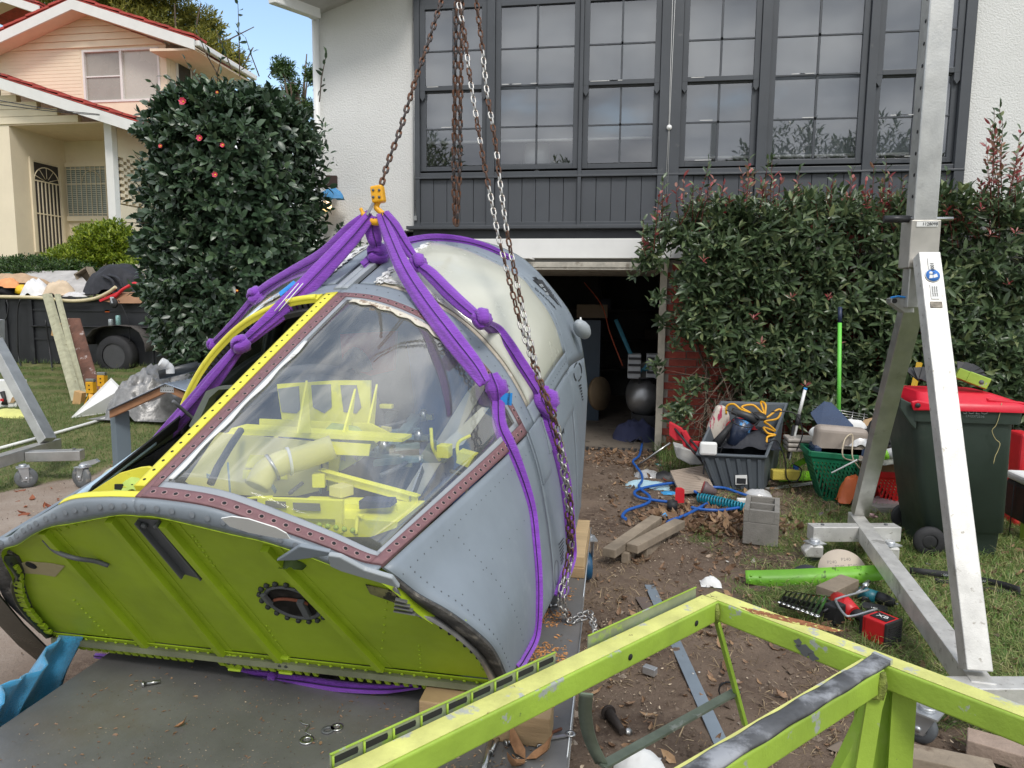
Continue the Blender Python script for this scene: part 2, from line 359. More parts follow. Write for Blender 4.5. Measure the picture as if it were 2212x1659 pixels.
bp = N.new('ShaderNodeBump'); bp.inputs['Strength'].default_value = .9; bp.inputs['Distance'].default_value = .012; t.links.new(gnoise(70, 6, .7), bp.inputs['Height']); t.links.new(bp.outputs[0], bs.inputs['Normal'])
me.materials.append(mg); go = bpy.data.objects.new('ground', me); COL.objects.link(go); tag(go, kind='structure')
def gz(x, y):
 """ground height incl. relief, nearest grid point"""
 i = min(max(int(np.searchsorted(xs, x)), 0), a-1); j = min(max(int(np.searchsorted(ys, y)), 0), b-1); return float(ZZ[i, j])
def leafcards(P, D, Nn, Ln, Wd, fold=.15, droop=.2, kind='leaf'):
 """numpy leaves: base P, direction D, normal Nn, length, width -> verts, faces"""
 n = len(P); D = D/np.linalg.norm(D, axis=1, keepdims=True); Nn = Nn-D*(Nn*D).sum(1, keepdims=True); Nn /= (np.linalg.norm(Nn, axis=1, keepdims=True)+1e-9); S = np.cross(D, Nn)
 Ln = Ln[:, None]; Wd = Wd[:, None]
 if kind == 'leaf':
  q = [(0, 0, 0), (.3, -.42, 0), (.3, 0, -fold), (.3, .42, 0), (.68, -.38, -.0), (.68, 0, -fold), (.68, .38, 0), (1, 0, -droop*.5)]
  F_ = [(0, 1, 2), (0, 2, 3), (1, 4, 5, 2), (2, 5, 6, 3), (4, 7, 5), (5, 7, 6)]
 else:
  q = [(0, -.5, 0), (0, .5, 0), (.55, .35, droop*.6), (.55, -.35, droop*.6), (1, 0, droop*0)]
  F_ = [(0, 1, 2, 3), (3, 2, 4)]
 vs = np.stack([P+D*Ln*a_+S*Wd*b_+Nn*Ln*(c_-droop*a_*a_*.8) for a_, b_, c_ in q], 1)
 return vs.reshape(-1, 3), len(q), F_
def mesh_np(name, vs, k, F_, mat, base=np.zeros(3), smooth=False):
 n = len(vs)//k; me = bpy.data.meshes.new(name); vs = vs-base
 me.vertices.add(len(vs)); me.vertices.foreach_set('co', vs.astype(np.float32).reshape(-1))
 lens = [len(f) for f in F_]; tot = sum(lens)*n; off = np.arange(n)*k
 loops = np.concatenate([np.array(f)[None, :]+off[:, None] for f in F_], 1).reshape(-1)
 starts = (np.cumsum([0]+lens[:-1])[None, :]+(np.arange(n)*sum(lens))[:, None]).reshape(-1)
 me.loops.add(tot); me.loops.foreach_set('vertex_index', loops.astype(np.int32))
 me.polygons.add(len(F_)*n); me.polygons.foreach_set('loop_start', starts.astype(np.int32)); me.polygons.foreach_set('loop_total', np.tile(lens, n).astype(np.int32))
 me.polygons.foreach_set('use_smooth', [smooth]*(len(F_)*n))
 me.update(calc_edges=True); me.materials.append(mat); return me
def grass(name, n, x0, x1, y0, y1, ln, lay, mat, dens=None, seed=1):
 r = np.random.default_rng(seed); X = r.uniform(x0, x1, n); Y = r.uniform(y0, y1, n)
 keep = r.random(n) < (grass_mask(X, Y)**1.3*(.35+.9*fb(X, Y, 5, 11)) if dens is None else dens(X, Y))
 X = X[keep]; Y = Y[keep]; n = len(X); i = np.clip(np.searchsorted(xs, X), 0, len(xs)-1); j = np.clip(np.searchsorted(ys, Y), 0, len(ys)-1)
 P = np.stack([X, Y, ZZ[i, j]-.004], 1); az = r.uniform(0, 2*np.pi, n)+1.5*fb(X, Y, 3, 21)*4; el = np.clip(r.normal(lay, .35, n), .05, 1.5)
 D = np.stack([np.cos(az)*np.cos(el), np.sin(az)*np.cos(el), np.sin(el)], 1); Nn = np.stack([-np.cos(az)*np.sin(el), -np.sin(az)*np.sin(el), np.cos(el)], 1)+r.normal(0, .3, (n, 3))
 vs, k, F_ = leafcards(P, D, Nn, ln*r.uniform(.5, 1.5, n), r.uniform(.0025, .0055, n), kind='blade', droop=.25)
 o = bpy.data.objects.new(name, mesh_np(name, vs, k, F_, mat)); COL.objects.link(o); return o
m_grass = leafmat('grass', [(0, (.08, .15, .025)), (1, (.42, .38, .19)), (.45, (.14, .24, .05)), (.75, (.27, .30, .09))], .6, .2)
m_grassl = leafmat('lawn', [(0, (.06, .13, .025)), (1, (.28, .28, .12)), (.5, (.11, .20, .04)), (.8, (.18, .24, .07))], .6, .2)
m_straw = leafmat('straw', [(0, (.26, .18, .10)), (1, (.46, .35, .21)), (.5, (.13, .09, .055))], .8, .05)
tag(grass('grass', 190000, .4, 4.6, 2.1, 7.2, .085, .38, m_grass), 'trampled green grass with dry straw round the gantry foot', 'grass', kind='stuff')
tag(grass('grass', 130000, -9.5, -3.2, 4.6, 9.5, .035, .9, m_grassl, seed=2), 'short lawn grass beside the concrete path', 'grass', kind='stuff')
tag(grass('grass', 30000, -16, -5, 9.5, 14.5, .07, 1.1, m_grassl, dens=lambda X, Y: np.full(len(X), 1.), seed=3), 'longer lawn grass beneath the black trailer', 'grass', kind='stuff')
tag(grass('straw', 24000, -.3, 2.6, 2.2, 7.4, .065, .12, m_straw, dens=lambda X, Y: (1-.6*grass_mask(X, Y))*ss(.42, .6, fb(X, Y, 2.5, 31)), seed=4), 'dry straw and twigs strewn over the bare dirt', 'straw', kind='stuff')
tag(grass('weeds', 1600, .42, 1.1, 6.9, 8.0, .22, 1.0, m_grassl, dens=lambda X, Y: np.full(len(X), .8), seed=6), 'tufts of green weeds at the foot of the garage jamb', 'weeds', kind='stuff')
tag(grass('weeds', 6000, 1.3, 4.4, 6.9, 7.8, .22, .9, m_grass, dens=lambda X, Y: np.full(len(X), .7), seed=8), 'long grass under the red-tipped hedge', 'weeds', kind='stuff')
def litter(name, n, fX, fY, dens, size, mat, seed, flat=.5):
 r = np.random.default_rng(seed); X = fX(r, n); Y = fY(r, n); keep = r.random(n) < dens(X, Y); X = X[keep]; Y = Y[keep]; n = len(X)
 i = np.clip(np.searchsorted(xs, X), 0, len(xs)-1); j = np.clip(np.searchsorted(ys, Y), 0, len(ys)-1)
 az = r.uniform(0, 6.28, n); D = np.stack([np.cos(az), np.sin(az), r.normal(0, .25, n)], 1); Nn = np.stack([r.normal(0, flat, n), r.normal(0, flat, n), np.ones(n)], 1)
 P = np.stack([X, Y, ZZ[i, j]+.004+r.uniform(0, .008, n)], 1); s = size*r.uniform(.5, 1.6, n)
 vs, k, F_ = leafcards(P, D, Nn, s, s*r.uniform(.35, .7, n), droop=-.3, fold=.12)
 o = bpy.data.objects.new(name, mesh_np(name, vs, k, F_, mat)); COL.objects.link(o); return o
m_dleaf = leafmat('dead leaves', [(0, (.16, .09, .05)), (1, (.42, .27, .15)), (.35, (.30, .19, .12)), (.7, (.22, .13, .075))], .75, .1)
m_rleaf = leafmat('rusty leaves', [(0, (.20, .05, .02)), (1, (.42, .16, .08)), (.5, (.28, .09, .04))], .7, .1)
m_chips = leafmat('chips', [(0, (.30, .23, .16)), (1, (.55, .45, .33)), (.5, (.1, .07, .05))], .8, 0)
U_ = lambda a_, b_: (lambda r, n: r.uniform(a_, b_, n))
tag(litter('dead_leaves', 1500, U_(-.1, 2.9), U_(2.3, 7.9), lambda X, Y: .15+.85*ss(.45, .62, fb(X, Y, 1.6, 41)), .05, m_dleaf, 51), 'brown dead leaves scattered over the dirt yard', 'dead leaves', kind='stuff')
tag(litter('dead_leaves', 1400, U_(.1, 1.5), U_(4.9, 6.2), lambda X, Y: ss(.95, .4, np.hypot((X-.75)/.75, (Y-5.5)/.6)), .075, m_dleaf, 52), 'heap of pale dry leaves among the blue hose loops', 'dead leaves', kind='stuff')
tag(litter('dead_leaves', 500, U_(-.6, .6), U_(7.2, 8.0), lambda X, Y: np.full(len(X), .8), .045, m_dleaf, 53), 'dead leaves blown against the garage threshold', 'dead leaves', kind='stuff')
tag(litter('dead_leaves', 950, U_(-5.4, -2.2), U_(3.6, 7.6), lambda X, Y: .25*path_mask(X, Y)+.9*ss(.75, .2, np.hypot((X+4.05)/.8, (Y-6.1)/1.2)), .06, m_rleaf, 54), 'curled rusty red leaves lying on the concrete path', 'dead leaves', kind='stuff')
_r = np.random.default_rng(66); _n = 5200; _X = _r.uniform(-.25, 2.4, _n); _Y = _r.uniform(2.2, 7.9, _n); _k = _r.random(_n) < (.25+.75*ss(.42, .62, fb(_X, _Y, 2.4, 67)))*(1-.7*grass_mask(_X, _Y)); _X, _Y = _X[_k], _Y[_k]; _n = len(_X)
_i = np.clip(np.searchsorted(xs, _X), 0, len(xs)-1); _j = np.clip(np.searchsorted(ys, _Y), 0, len(ys)-1); _s = _r.gamma(2.2, .0042, _n)[:, None]
_o = np.array([(1, 0, 0), (0, 1, 0), (-1, 0, 0), (0, -1, 0), (0, 0, .8), (0, 0, -.6)], float)
_v = np.stack([np.stack([_X, _Y, ZZ[_i, _j]+.001], 1)+(_o[q]+_r.normal(0, .22, (_n, 3)))*_s for q in range(6)], 1).reshape(-1, 3)
m_clod = leafmat('clods', [(0, (.07, .047, .034)), (1, (.30, .25, .20)), (.5, (.12, .085, .06)), (.85, (.19, .145, .11))], .95, 0)
_oc = bpy.data.objects.new('clods', mesh_np('clods', _v, 6, [(0, 1, 4), (1, 2, 4), (2, 3, 4), (3, 0, 4), (1, 0, 5), (2, 1, 5), (3, 2, 5), (0, 3, 5)], m_clod)); COL.objects.link(_oc); tag(_oc, 'crumbly soil clods and small stones over the dirt yard', 'clods', kind='stuff')
m_rub = leafmat('rubbish', [(0, (.55, .53, .50)), (1, (.10, .25, .45)), (.3, (.30, .2, .12)), (.55, (.05, .05, .05)), (.75, (.6, .45, .3)), (.9, (.45, .06, .04))], .5, 0)
tag(litter('small_rubbish', 420, U_(.2, 2.6), U_(4.6, 7.6), lambda X, Y: .1+.9*ss(.4, .6, fb(X, Y, 2.2, 44)), .035, m_rub, 57, .8), 'scraps of coloured plastic and paper strewn before the hedge', 'rubbish', kind='stuff')
tag(litter('dead_leaves', 1800, U_(-.1, 2.9), U_(2.3, 7.9), lambda X, Y: .3+.6*ss(.4, .62, fb(X, Y, 2.6, 47)), .026, m_dleaf, 58), 'small brown leaf scraps all over the dirt yard', 'dead leaves', kind='stuff')
tag(litter('wood_chips', 16000, U_(-.2, 3), U_(2.2, 8), lambda X, Y: .2+.8*ss(.4, .65, fb(X, Y, 2, 61)), .012, m_chips, 55), 'pale chips and grit strewn across the dirt yard', 'wood chips', kind='stuff')
tag(litter('wood_chips', 3500, U_(-5.4, -1.8), U_(2.0, 7), lambda X, Y: path_mask(X, Y), .01, m_chips, 56), 'small grit lying on the concrete path', 'grit', kind='stuff')
# ================================================================== MAIN HOUSE
WY = 8.1
hs = thing('house', (-.0, WY, 0), 'white roughcast house with charcoal window bay above an open garage', 'house')
XL, XR = -3.53, 6.2
GL, GR = -2.55, .41       # garage opening
b_ = MB()
b_.span((XL, WY, 2.47), (-2.385, WY+.22, 6.6)); b_.span((3.40, WY, 0), (XR, WY+.22, 6.6)); b_.span((-2.385, WY+.02, 5.15), (3.40, WY+.22, 6.6))
b_.span((XL, WY, 0), (GL, WY+.22, 2.47)); b_.span((XL, WY+.22, 0), (XL+.2, WY+7, 6.6)); b_.span((XR-.2, WY+.22, 0), (XR, WY+7, 6.6)); b_.span((XL, WY+6.8, 0), (XR, WY+7, 6.6))
b_.build('wall', m_stucco, hs)
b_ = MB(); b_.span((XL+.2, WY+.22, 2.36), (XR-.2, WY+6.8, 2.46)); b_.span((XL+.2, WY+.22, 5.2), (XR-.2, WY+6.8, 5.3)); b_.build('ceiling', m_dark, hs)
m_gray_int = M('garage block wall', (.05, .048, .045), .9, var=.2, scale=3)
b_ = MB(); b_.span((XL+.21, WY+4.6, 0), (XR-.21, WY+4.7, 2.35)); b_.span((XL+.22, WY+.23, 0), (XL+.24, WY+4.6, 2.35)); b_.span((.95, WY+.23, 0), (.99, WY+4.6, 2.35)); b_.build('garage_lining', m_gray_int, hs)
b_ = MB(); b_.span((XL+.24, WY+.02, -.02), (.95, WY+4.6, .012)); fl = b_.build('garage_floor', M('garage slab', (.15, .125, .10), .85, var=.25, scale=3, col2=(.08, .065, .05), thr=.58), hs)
b_ = MB();
for i in range(26): b_.box((-1.3+i*.068, WY-.07, .006), (.03, .09, .02))
b_.build('threshold_drain', m_rubber, hs)
b_ = MB(); b_.span((GL-.1, WY-.10, 2.15), (4.6, WY-.005, 2.365)); b_.build('lintel', m_white, hs, bev=.006)
b_ = MB(); b_.span((-2.40, WY-.045, 2.367), (3.40, WY-.001, 2.47)); b_.build('lower_fascia', M('dark fascia', (.03, .033, .037), .5, var=.1), hs)
b_ = MB(); b_.span((GL, WY-.04, 2.10), (GR+.08, WY+.2, 2.149)); b_.build('door_head', M('door head grey', (.16, .155, .145), .7), hs)  # even grey strip above the tilt door
dr = MB().span((GL+.02, WY-.16, 2.045), (GR+.03, WY-.06, 2.105)).span((GL+.02, WY-.15, 2.02), (GR+.03, WY+1.9, 2.045)).build('tilt_door', M('door timber edge', (.45, .42, .36), .8, var=.25, scale=9, col2=(.24, .21, .17), thr=.56, c2soft=.1), hs, bev=.004)
hd = MB(); c = PY(1133, 562, WY-.2); hd.tube([c+V3((-.11, 0, .012)), c+V3((-.05, 0, .022)), c+V3((.05, 0, .022)), c+V3((.11, 0, .005))], .011, 8).tube([c+V3((0, .0, .015)), c+V3((0, .06, -.03))], .012, 8).build('door_handle', m_aluw, dr)
b_ = MB(); b_.bar((GR+.035, WY-.02, -.02), (GR+.035, WY-.02, 2.10), .075, .07, up=(0, 1, 0)); b_.build('door_jamb', M('old cream paint', (.52, .47, .38), .75, var=.2, scale=8, col2=(.25, .2, .15), thr=.62), hs, bev=.004)
bay = MB()
bay.span((-2.385, WY-.06, 5.02), (3.40, WY-.001, 5.15)); bay.span((-2.385, WY-.055, 3.055), (3.40, WY-.001, 3.105)); bay.span((-2.385, WY-.075, 3.035), (3.40, WY-.001, 3.056))
mull = [(-2.385, -2.315), (-1.545, -1.455), (-.525, -.485), (.335, .56), (1.355, 1.455), (2.415, 2.50), (3.30, 3.40)]
bay.span((-2.385, WY-.048, 2.4705), (3.40, WY-.001, 2.555))
bay.build('bay_rails', m_char, hs, bev=.004)
for x0, x1 in mull: MB().span((x0, WY-.07, 2.48), (x1, WY-.002, 5.149)).build('mullion', m_char, hs, bev=.004)
MB().span((-2.46, WY-.13, 2.472), (3.46, WY-.001, 2.51)).build('window_sill', m_char, hs, bev=.005)
m_board = M('charcoal boards', (.068, .074, .084), .45, var=.1, scale=1.6)
for k in range(6):
 x0 = mull[k][1]; x1 = mull[k+1][0]; nb = max(3, int(round((x1-x0)/.155))); w_ = (x1-x0)/nb
 for i in range(nb):
  MB().span((x0+i*w_+.002, WY-.032-.004*((i*7) % 3 == 0), 2.512), (x0+(i+1)*w_-.002, WY-.003, 3.034)).build('board', m_board, hs, bev=.003, seg=1)
m_pane = glassmat('window glass', (.93, .95, .96), .03, (.5, .5, .5), .01, refl=.2)
m_putty = M('cracked putty', (.7, .7, .68), .8, var=.1)
rows = [(4.43, 4.85), (4.04, 4.42), (3.60, 3.99), (3.19, 3.585)]
def window(x0, x1, hung):
 w_ = MB(); fw_ = .06; yf = WY-.045 if not hung else WY-.035
 fr = None
 def frm(z0, z1, y):
  q = MB(); q.span((x0, y, z0), (x0+fw_, y+.04, z1)); q.span((x1-fw_, y, z0), (x1, y+.04, z1)); q.span((x0+fw_, y, z1-.045), (x1-fw_, y+.04, z1)); q.span((x0+fw_, y, z0), (x1-fw_, y+.04, z0+.05)); return q
 if hung:
  fr = frm(4.0, 4.91, WY-.05).build('window', m_char, hs, bev=.003)
  lo = frm(3.13, 4.03, WY-.015).build('lower_sash', m_char, fr, bev=.003)
  for xx in (x0+fw_/2, x1-fw_/2): MB().prism([(xx-.028, WY-.05, 4.0), (xx+.028, WY-.05, 4.0), (xx+.028, WY-.05, 3.93), (xx, WY-.05, 3.89), (xx-.028, WY-.05, 3.93)], (0, .038, 0)).build('sash_horn', m_char, fr)
 else:
  fr = frm(3.13, 4.91, WY-.04).build('window', m_char, hs, bev=.003)
 xm = (x0+x1)/2
 for ri, (z0, z1) in enumerate(rows):
  yy = (WY-.03 if ri < 2 else WY+.005) if hung else WY-.02
  for (a_, c_) in ((x0+fw_, xm-.011), (xm+.011, x1-fw_)):
   MB().add([(a_, yy, z0), (c_, yy, z0), (c_, yy, z1), (a_, yy, z1)], [(0, 1, 2, 3)]).build('pane', m_pane, fr)
  MB().span((xm-.011, yy-.012, z0-.02), (xm+.011, yy+.012, z1+.02)).build('glazing_bar', m_char, fr)
  if ri in (0, 2) or not hung: MB().span((x0+fw_, yy-.012, z0-.016), (x1-fw_, yy+.012, z0-.001)).build('glazing_bar', m_char, fr)
 for _ in range(3):
  ri = random.choice((1, 2, 3)); a_ = random.uniform(x0+fw_, xm); MB().span((a_, WY-.052, rows[ri][0]-.002), (a_+random.uniform(.05, .2), WY-.046, rows[ri][0]+.004)).build('flaking_putty', m_putty, fr)
 MB().span((x0-.001, WY-.03, 4.912), (x1+.001, WY-.004, 5.019)).build('head_trim', m_char, fr)
for k, hung in enumerate((True, False, True, True, False, True)): window(mull[k][1]+.002, mull[k+1][0]-.002, hung)
m_blind = M('roller blind', (.27, .29, .32), .9, var=.04, scale=1)
for i, (x0, x1, z) in enumerate(((-2.35, .38, 3.47), (.5, 3.38, 3.245))):
 bl = thing('roller_blind', ((x0+x1)/2, WY+.12, z), ['grey roller blind ending above the lamp shade in the left windows', 'grey roller blind pulled lower in the three right windows'][i], 'blind')
 MB().add([(x0, WY+.12, z), (x1, WY+.12, z), (x1, WY+.12, 5.0), (x0, WY+.12, 5.0)], [(0, 1, 2, 3)]).build('fabric', m_blind, bl)
 MB().tube([(x0, WY+.115, z), (x1, WY+.115, z)], .016, 8).build('hem_bar', m_white, bl)
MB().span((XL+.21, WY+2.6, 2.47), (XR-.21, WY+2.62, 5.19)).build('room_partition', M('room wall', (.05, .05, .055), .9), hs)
lp = thing('table_lamp', PY(1160, 350, WY+.45), 'white drum lamp shade showing through the second window', 'lamp')
c = PY(1160, 338, WY+.45); MB().lathe([(.155, -.13), (.145, .13)], c, n=24).build('lamp_shade', m_paper, lp); MB().lathe([(.03, -.5), (.05, -.3), (.02, -.13)], c, n=12).build('lamp_base', m_white, lp)
cd = MB(); cd.tube([(.432, WY-.078, 5.1), (.44, WY-.078, 3.6), (.425, WY-.078, 2.75)], .002, 5).tube([(.462, WY-.078, 5.1), (.447, WY-.078, 3.6), (.45, WY-.078, 2.75)], .002, 5)
cd.lathe([(.0, .008), (.028, .004), (.028, -.004), (0, -.008)], (.444, WY-.085, 3.53), (0, 1, 0), 14)
tag(cd.build('pulley_cord', m_white), 'white cord with round disc hanging down the wide window post', 'cord')
tag(MB().tube([(-2.375, WY-.075, 5.0), (-2.372, WY-.075, 3.2), (-2.365, WY-.075, 2.6)], .003, 5).box((-2.36, WY-.085, 2.6), (.03, .02, .05)).build('pulley_cord', m_steel), 'thin cord with cleat on the left edge of the window bay', 'cord')
p0 = PY(586, -6, WY-.75); p1 = PY(686, 30, WY-.1)
ev = MB(); ev.bar(p0, p1, .10, .115); ev.build('gutter', m_white, hs, bev=.01)
sf = MB(); sf.prism([p0+V3((0, .05, .03)), p1+V3((.0, .02, .03)), p1+V3((1.3, .0, .45)), p0+V3((1.5, 0, .55))], (0, 2.5, .3)); sf.build('soffit', M('soffit', (.5, .49, .47), .7), hs)
tag(MB().tube([(XL-.012, WY-.03, 5.5), (XL-.012, WY-.03, .0)], .04, 12).build('downpipe', m_white), 'white downpipe on the left corner of the roughcast house', 'downpipe')
m_brick = M('red brick', (.30, .06, .04), .85, var=.3, scale=9, bump=.4, bscale=80, col2=(.13, .035, .03), thr=.6, c2soft=.1)
m_mort = M('mortar', (.32, .29, .25), .95, var=.1, bump=.3)
MB().span((GR+.074, WY-.012, -.02), (3.40, WY+.21, 2.14)).build('mortar_wall', m_mort, hs)
brick_me = MB().box((0, 0, 0), (.226, .03, .074)).mesh('brick', m_brick)
far = MB()
for r_ in range(24):
 z = .05+r_*.087
 for k in range(13):
  x = GR+.19+k*.239+(.12 if r_ % 2 else 0)
  w2 = .226;
  if x-.113 < GR+.076: continue
  y = WY-.013+random.uniform(-.002, .002)
  if k < 6:
   inst(brick_me, 'brick', hs, T3((x, y, z)))
  else: far.box((x, y, z), (.226, .03, .074))
 if r_ % 2: far.box((GR+.074+.1, WY-.013, z), (.10, .03, .074))
o = far.build('hidden_bricks', m_brick, hs); tag(o, kind='stuff')
g_l = []
gc = thing('air_compressor', (.25, 9.2, 0), 'silver air compressor tank under stacked tool cases inside the garage', 'compressor')
c = PY(1392, 858, 9.1)
MB().lathe([(0, -.30), (.12, -.29), (.2, -.22), (.235, -.1), (.235, .5), (.2, .6), (0, .62)], c, (0, 1, 0), 24).build('tank', M('satin silver', (.28, .28, .28), .4, .8), gc)
MB().tube([c+V3((-.08, -.2, .2)), c+V3((-.08, -.25, .27)), c+V3((.1, -.25, .27)), c+V3((.1, -.2, .2))], .012, 8).build('carry_handle', m_black, gc)
MB().box(c+V3((.03, 0, .36)), (.34, .3, .2)).build('motor_cover', M('dark khaki', (.07, .07, .06), .5), gc, bev=.02)
for i in range(2):
 q = PY(1370+i*40, 790, 9.0); mcase = thing('tool_case', q, ['pale latched tool case, left one above the compressor', 'pale latched tool case, right one above the compressor'][i], 'tool case', 'tool cases above the compressor')
 MB().box(q, (.16, .25, .3)).build('case', M('case grey', (.35, .36, .37), .5), mcase, bev=.01); [MB().box(q+V3((0, -.13, z)), (.15, .02, .03)).build('latch', m_black, mcase) for z in (-.07, .02, .1)]
def cloth(name, c, sx, sy, sz, mat, label, cat, seed=0, n=26, sharp=1.0, parent=None, build=True):
 """crumpled heap: displaced dome"""
 rr = np.random.default_rng(seed); u = np.linspace(-1, 1, n); A, B = np.meshgrid(u, u, indexing='ij')
 rad = np.sqrt(A**2+B**2); h = np.clip(1-rad**2*.95, 0, 1)**.6
 nz = sum(vnoise(A+3+seed, B+5, s, seed+s)*w for s, w in ((2, .5), (4, .3), (8, .2), (14, .12)))
 rdg = (np.abs(vnoise(A+9, B+2+seed, 4, seed+9)-.5)+.32*np.abs(vnoise(A*1.3+4, B+7+seed, 9, seed+19)-.5)+.12*np.abs(vnoise(A+1, B*1.4+3, 17, seed+29)-.5))
 h = h*(.62+.35*nz-.42*sharp*rdg); g = np.stack([c[0]+A*sx*(1+.15*(nz-.5)), c[1]+B*sy, c[2]+h*sz], -1)
 q = MB().grid(g, smooth=True); o = q.build(name, mat, parent)
 return tag(o, label, cat) if label else o
m_navy = M('navy cloth', (.03, .035, .08), .9)
cloth('jacket', PY(1375, 925, 8.75)-V3((0, 0, .12)), .28, .3, .32, m_navy, 'crumpled navy jacket on the garage floor before the compressor', 'jacket', 3)
tag(MB().lathe([(.0, 0), (.2, 0), (.22, .3), (.2, .3), (.18, .02)], PY(1400, 945, 8.9)*V3((1, 1, 0))+V3((0, 0, .0)), n=20).build('bucket', m_dark), 'black bucket beside the navy jacket', 'bucket')
cb = thing('cabinet', PY(1275, 900, 9.9)*V3((1, 1, 0)), 'dull blue steel cabinet standing inside the garage', 'cabinet')
MB().span(PY(1225, 900, 9.9)*V3((1, 1, 0)), PY(1300, 690, 10.4)).build('body', M('blue steel', (.03, .05, .075), .5), cb)
tag(MB().box(PY(1280, 672, 10.0), (.42, .3, .18)).build('crate', M('dusty crate', (.12, .09, .06), .9)), 'dusty crate on top of the blue cabinet', 'crate')
c = PY(1292, 850, 9.3); tag(MB().lathe([(0, 0), (.22, 0), (.22, .05), (0, .05)], c, (.8, -.55, .1), 28).build('cable_reel', M('reel wood', (.13, .09, .05), .8)), 'round wooden cable reel standing in the garage gloom', 'reel')
sh = thing('shelf_unit', (-.9, 12.2, 0), 'cluttered dark shelving along the back of the garage', 'shelf')
for z in (.5, 1.0, 1.5): MB().span((-1.8, 12.0, z), (.9, 12.5, z+.03)).build('shelf', M('shelf dark', (.04, .035, .03), .8), sh)
for x in (-1.8, -.4, .88): MB().span((x, 12.0, 0), (x+.04, 12.5, 2.2)).build('upright', m_dark, sh)
for i, (x, z, c_) in enumerate(((-.9, 1.03, (.1, .08, .06)), (-.3, 1.53, (.05, .06, .08)), (.1, .53, (.06, .05, .05)), (.5, 1.03, (.1, .08, .06)))):
 tag(MB().box((x, 12.15, z+.1), (.22, .2, .17)).build('storage_box', M('box tone', c_, .8)), ('brown box on the middle shelf, left', 'bluish box on the top shelf', 'dark box on the bottom shelf', 'brown box on the middle shelf, right')[i]+', at the back of the garage', 'box')
tag(MB().tube(cat_rom([PY(1262, 610, 9.6), PY(1300, 660, 9.3), PY(1318, 720, 9.1), PY(1345, 790, 9.0)]), .006, 6).build('cable', M('orange cable', (.35, .06, .02), .6)), 'orange cable hanging down towards the compressor', 'cable')
def strap(name, pts, w, mat, label, cat, side=None, group=None, parent=None, thick=.003, k=8, twist=None):
 P_ = cat_rom(pts, k); q = MB(); rows_ = []
 for i, p in enumerate(P_):
  d = nrm(P_[min(i+1, len(P_)-1)]-P_[max(i-1, 0)]); s_ = np.array(side, float) if side is not None else nrm(np.cross(d, (0, 1, 0)))
  s_ = nrm(s_-d*np.dot(s_, d)); rows_.append([p-s_*w/2, p, p+s_*w/2])
 q.grid(np.array(rows_), thick=thick); o = q.build(name, mat, parent); return tag(o, label, cat, group) if label else o
strap('ratchet_strap', [PY(1330, 690, 9.2), PY(1365, 770, 9.0), PY(1385, 800, 8.9), PY(1400, 788, 8.9), PY(1395, 800, 8.85)], .05, M('teal strap', (.02, .12, .17), .7), 'teal ratchet strap hanging over the compressor cases', 'strap', side=(1, 0, .3))
fl = thing('wall_lamp', PY(712, 425, 7.95), 'wall lamp with a glowing bulb wrapped in blue tape at the house corner', 'lamp')
c = PY(717, 392, 7.95); MB().box(c, (.12, .1, .12), rz=.3).build('bracket', M('rusty timber', (.05, .03, .025), .8), fl)
c = PY(716, 415, 7.9); cloth('tape', c+V3((0, 0, -.08)), .14, .08, .16, M('blue tape', (.06, .25, .5), .6), None, None, 8, parent=fl)
c = PY(705, 445, 7.85); mb_ = bpy.data.materials.new('warm bulb'); mb_.use_nodes = True; mb_.node_tree.nodes['Principled BSDF'].inputs['Emission Color'].default_value = (1, .62, .25, 1); mb_.node_tree.nodes['Principled BSDF'].inputs['Emission Strength'].default_value = 1.6
MB().lathe([(0, -.07), (.045, -.05), (.06, 0), (.04, .05), (0, .06)], c, n=16).build('bulb', mb_, fl); MB().lathe([(.03, .05), (.035, .1), (.0, .11)], c, n=12).build('socket', m_black, fl)
# ================================================================== NEIGHBOUR'S HOUSE
m_cream = M('cream painted brick', (.80, .70, .53), .8, var=.06, scale=1.2, col2=(.74, .62, .48), thr=.6, c2s=1.5, c2soft=.15, bump=.2, bscale=25)
m_boardc = M('cream boards', (.80, .70, .52), .65, var=.06, scale=1.5)
m_tile = M('red roof tile', (.42, .06, .045), .7, var=.25, scale=5, col2=(.2, .05, .04), thr=.6)
m_fasc = M('white fascia', (.74, .73, .70), .5, var=.04)
m_soff = M('cream soffit', (.78, .62, .47), .8, var=.05)
nb = thing('house', (-13, 15, 2.2), 'cream two storey brick house with red tiled gables beyond the trailer', 'house')
YU, YL, YB = 16.0, 14.4, 16.05
def q3(x, y, Y): return PY(x, y, Y)
XC = PY(360, 150, YU)[0]; XLft = -24.0
def brickwall(x0, x1, z0, z1, Y, name='wall'):
 q = MB(); q.span((x0, Y, z0), (x1, Y+.15, z1)); q.build(name, m_cream, nb)
zt = PY(360, 95, YU)[2]; zb = 1.8; zw1, zw0 = PY(200, 108, YU)[2], PY(200, 222, YU)[2]; xw0, xw1 = PY(180, 160, YU)[0], PY(346, 160, YU)[0]
zbrd = PY(200, 103, YU)[2]
brickwall(XLft, xw0, zb, zbrd, YU); brickwall(xw1, XC, zb, zbrd+.02, YU); brickwall(xw0, xw1, zb, zw0, YU); brickwall(xw0, xw1, zw1, zbrd, YU)
MB().span((XC-.15, YU+.16, zb), (XC, YU+2.7, zt+.3)).build('side_wall', m_cream, nb)
q = MB(); k = 0
z = zw0-1.6
while z < zbrd:
 q.span((XLft, YU-.006, z), (xw0-.05, YU, z+.068)); z += .082
ocr = q.build('brick_courses', m_cream, nb); tag(ocr, kind='stuff')
apx = PY(158, 20, YU)
z = zbrd; n = 0
ridge = PY(163, 24, YU)
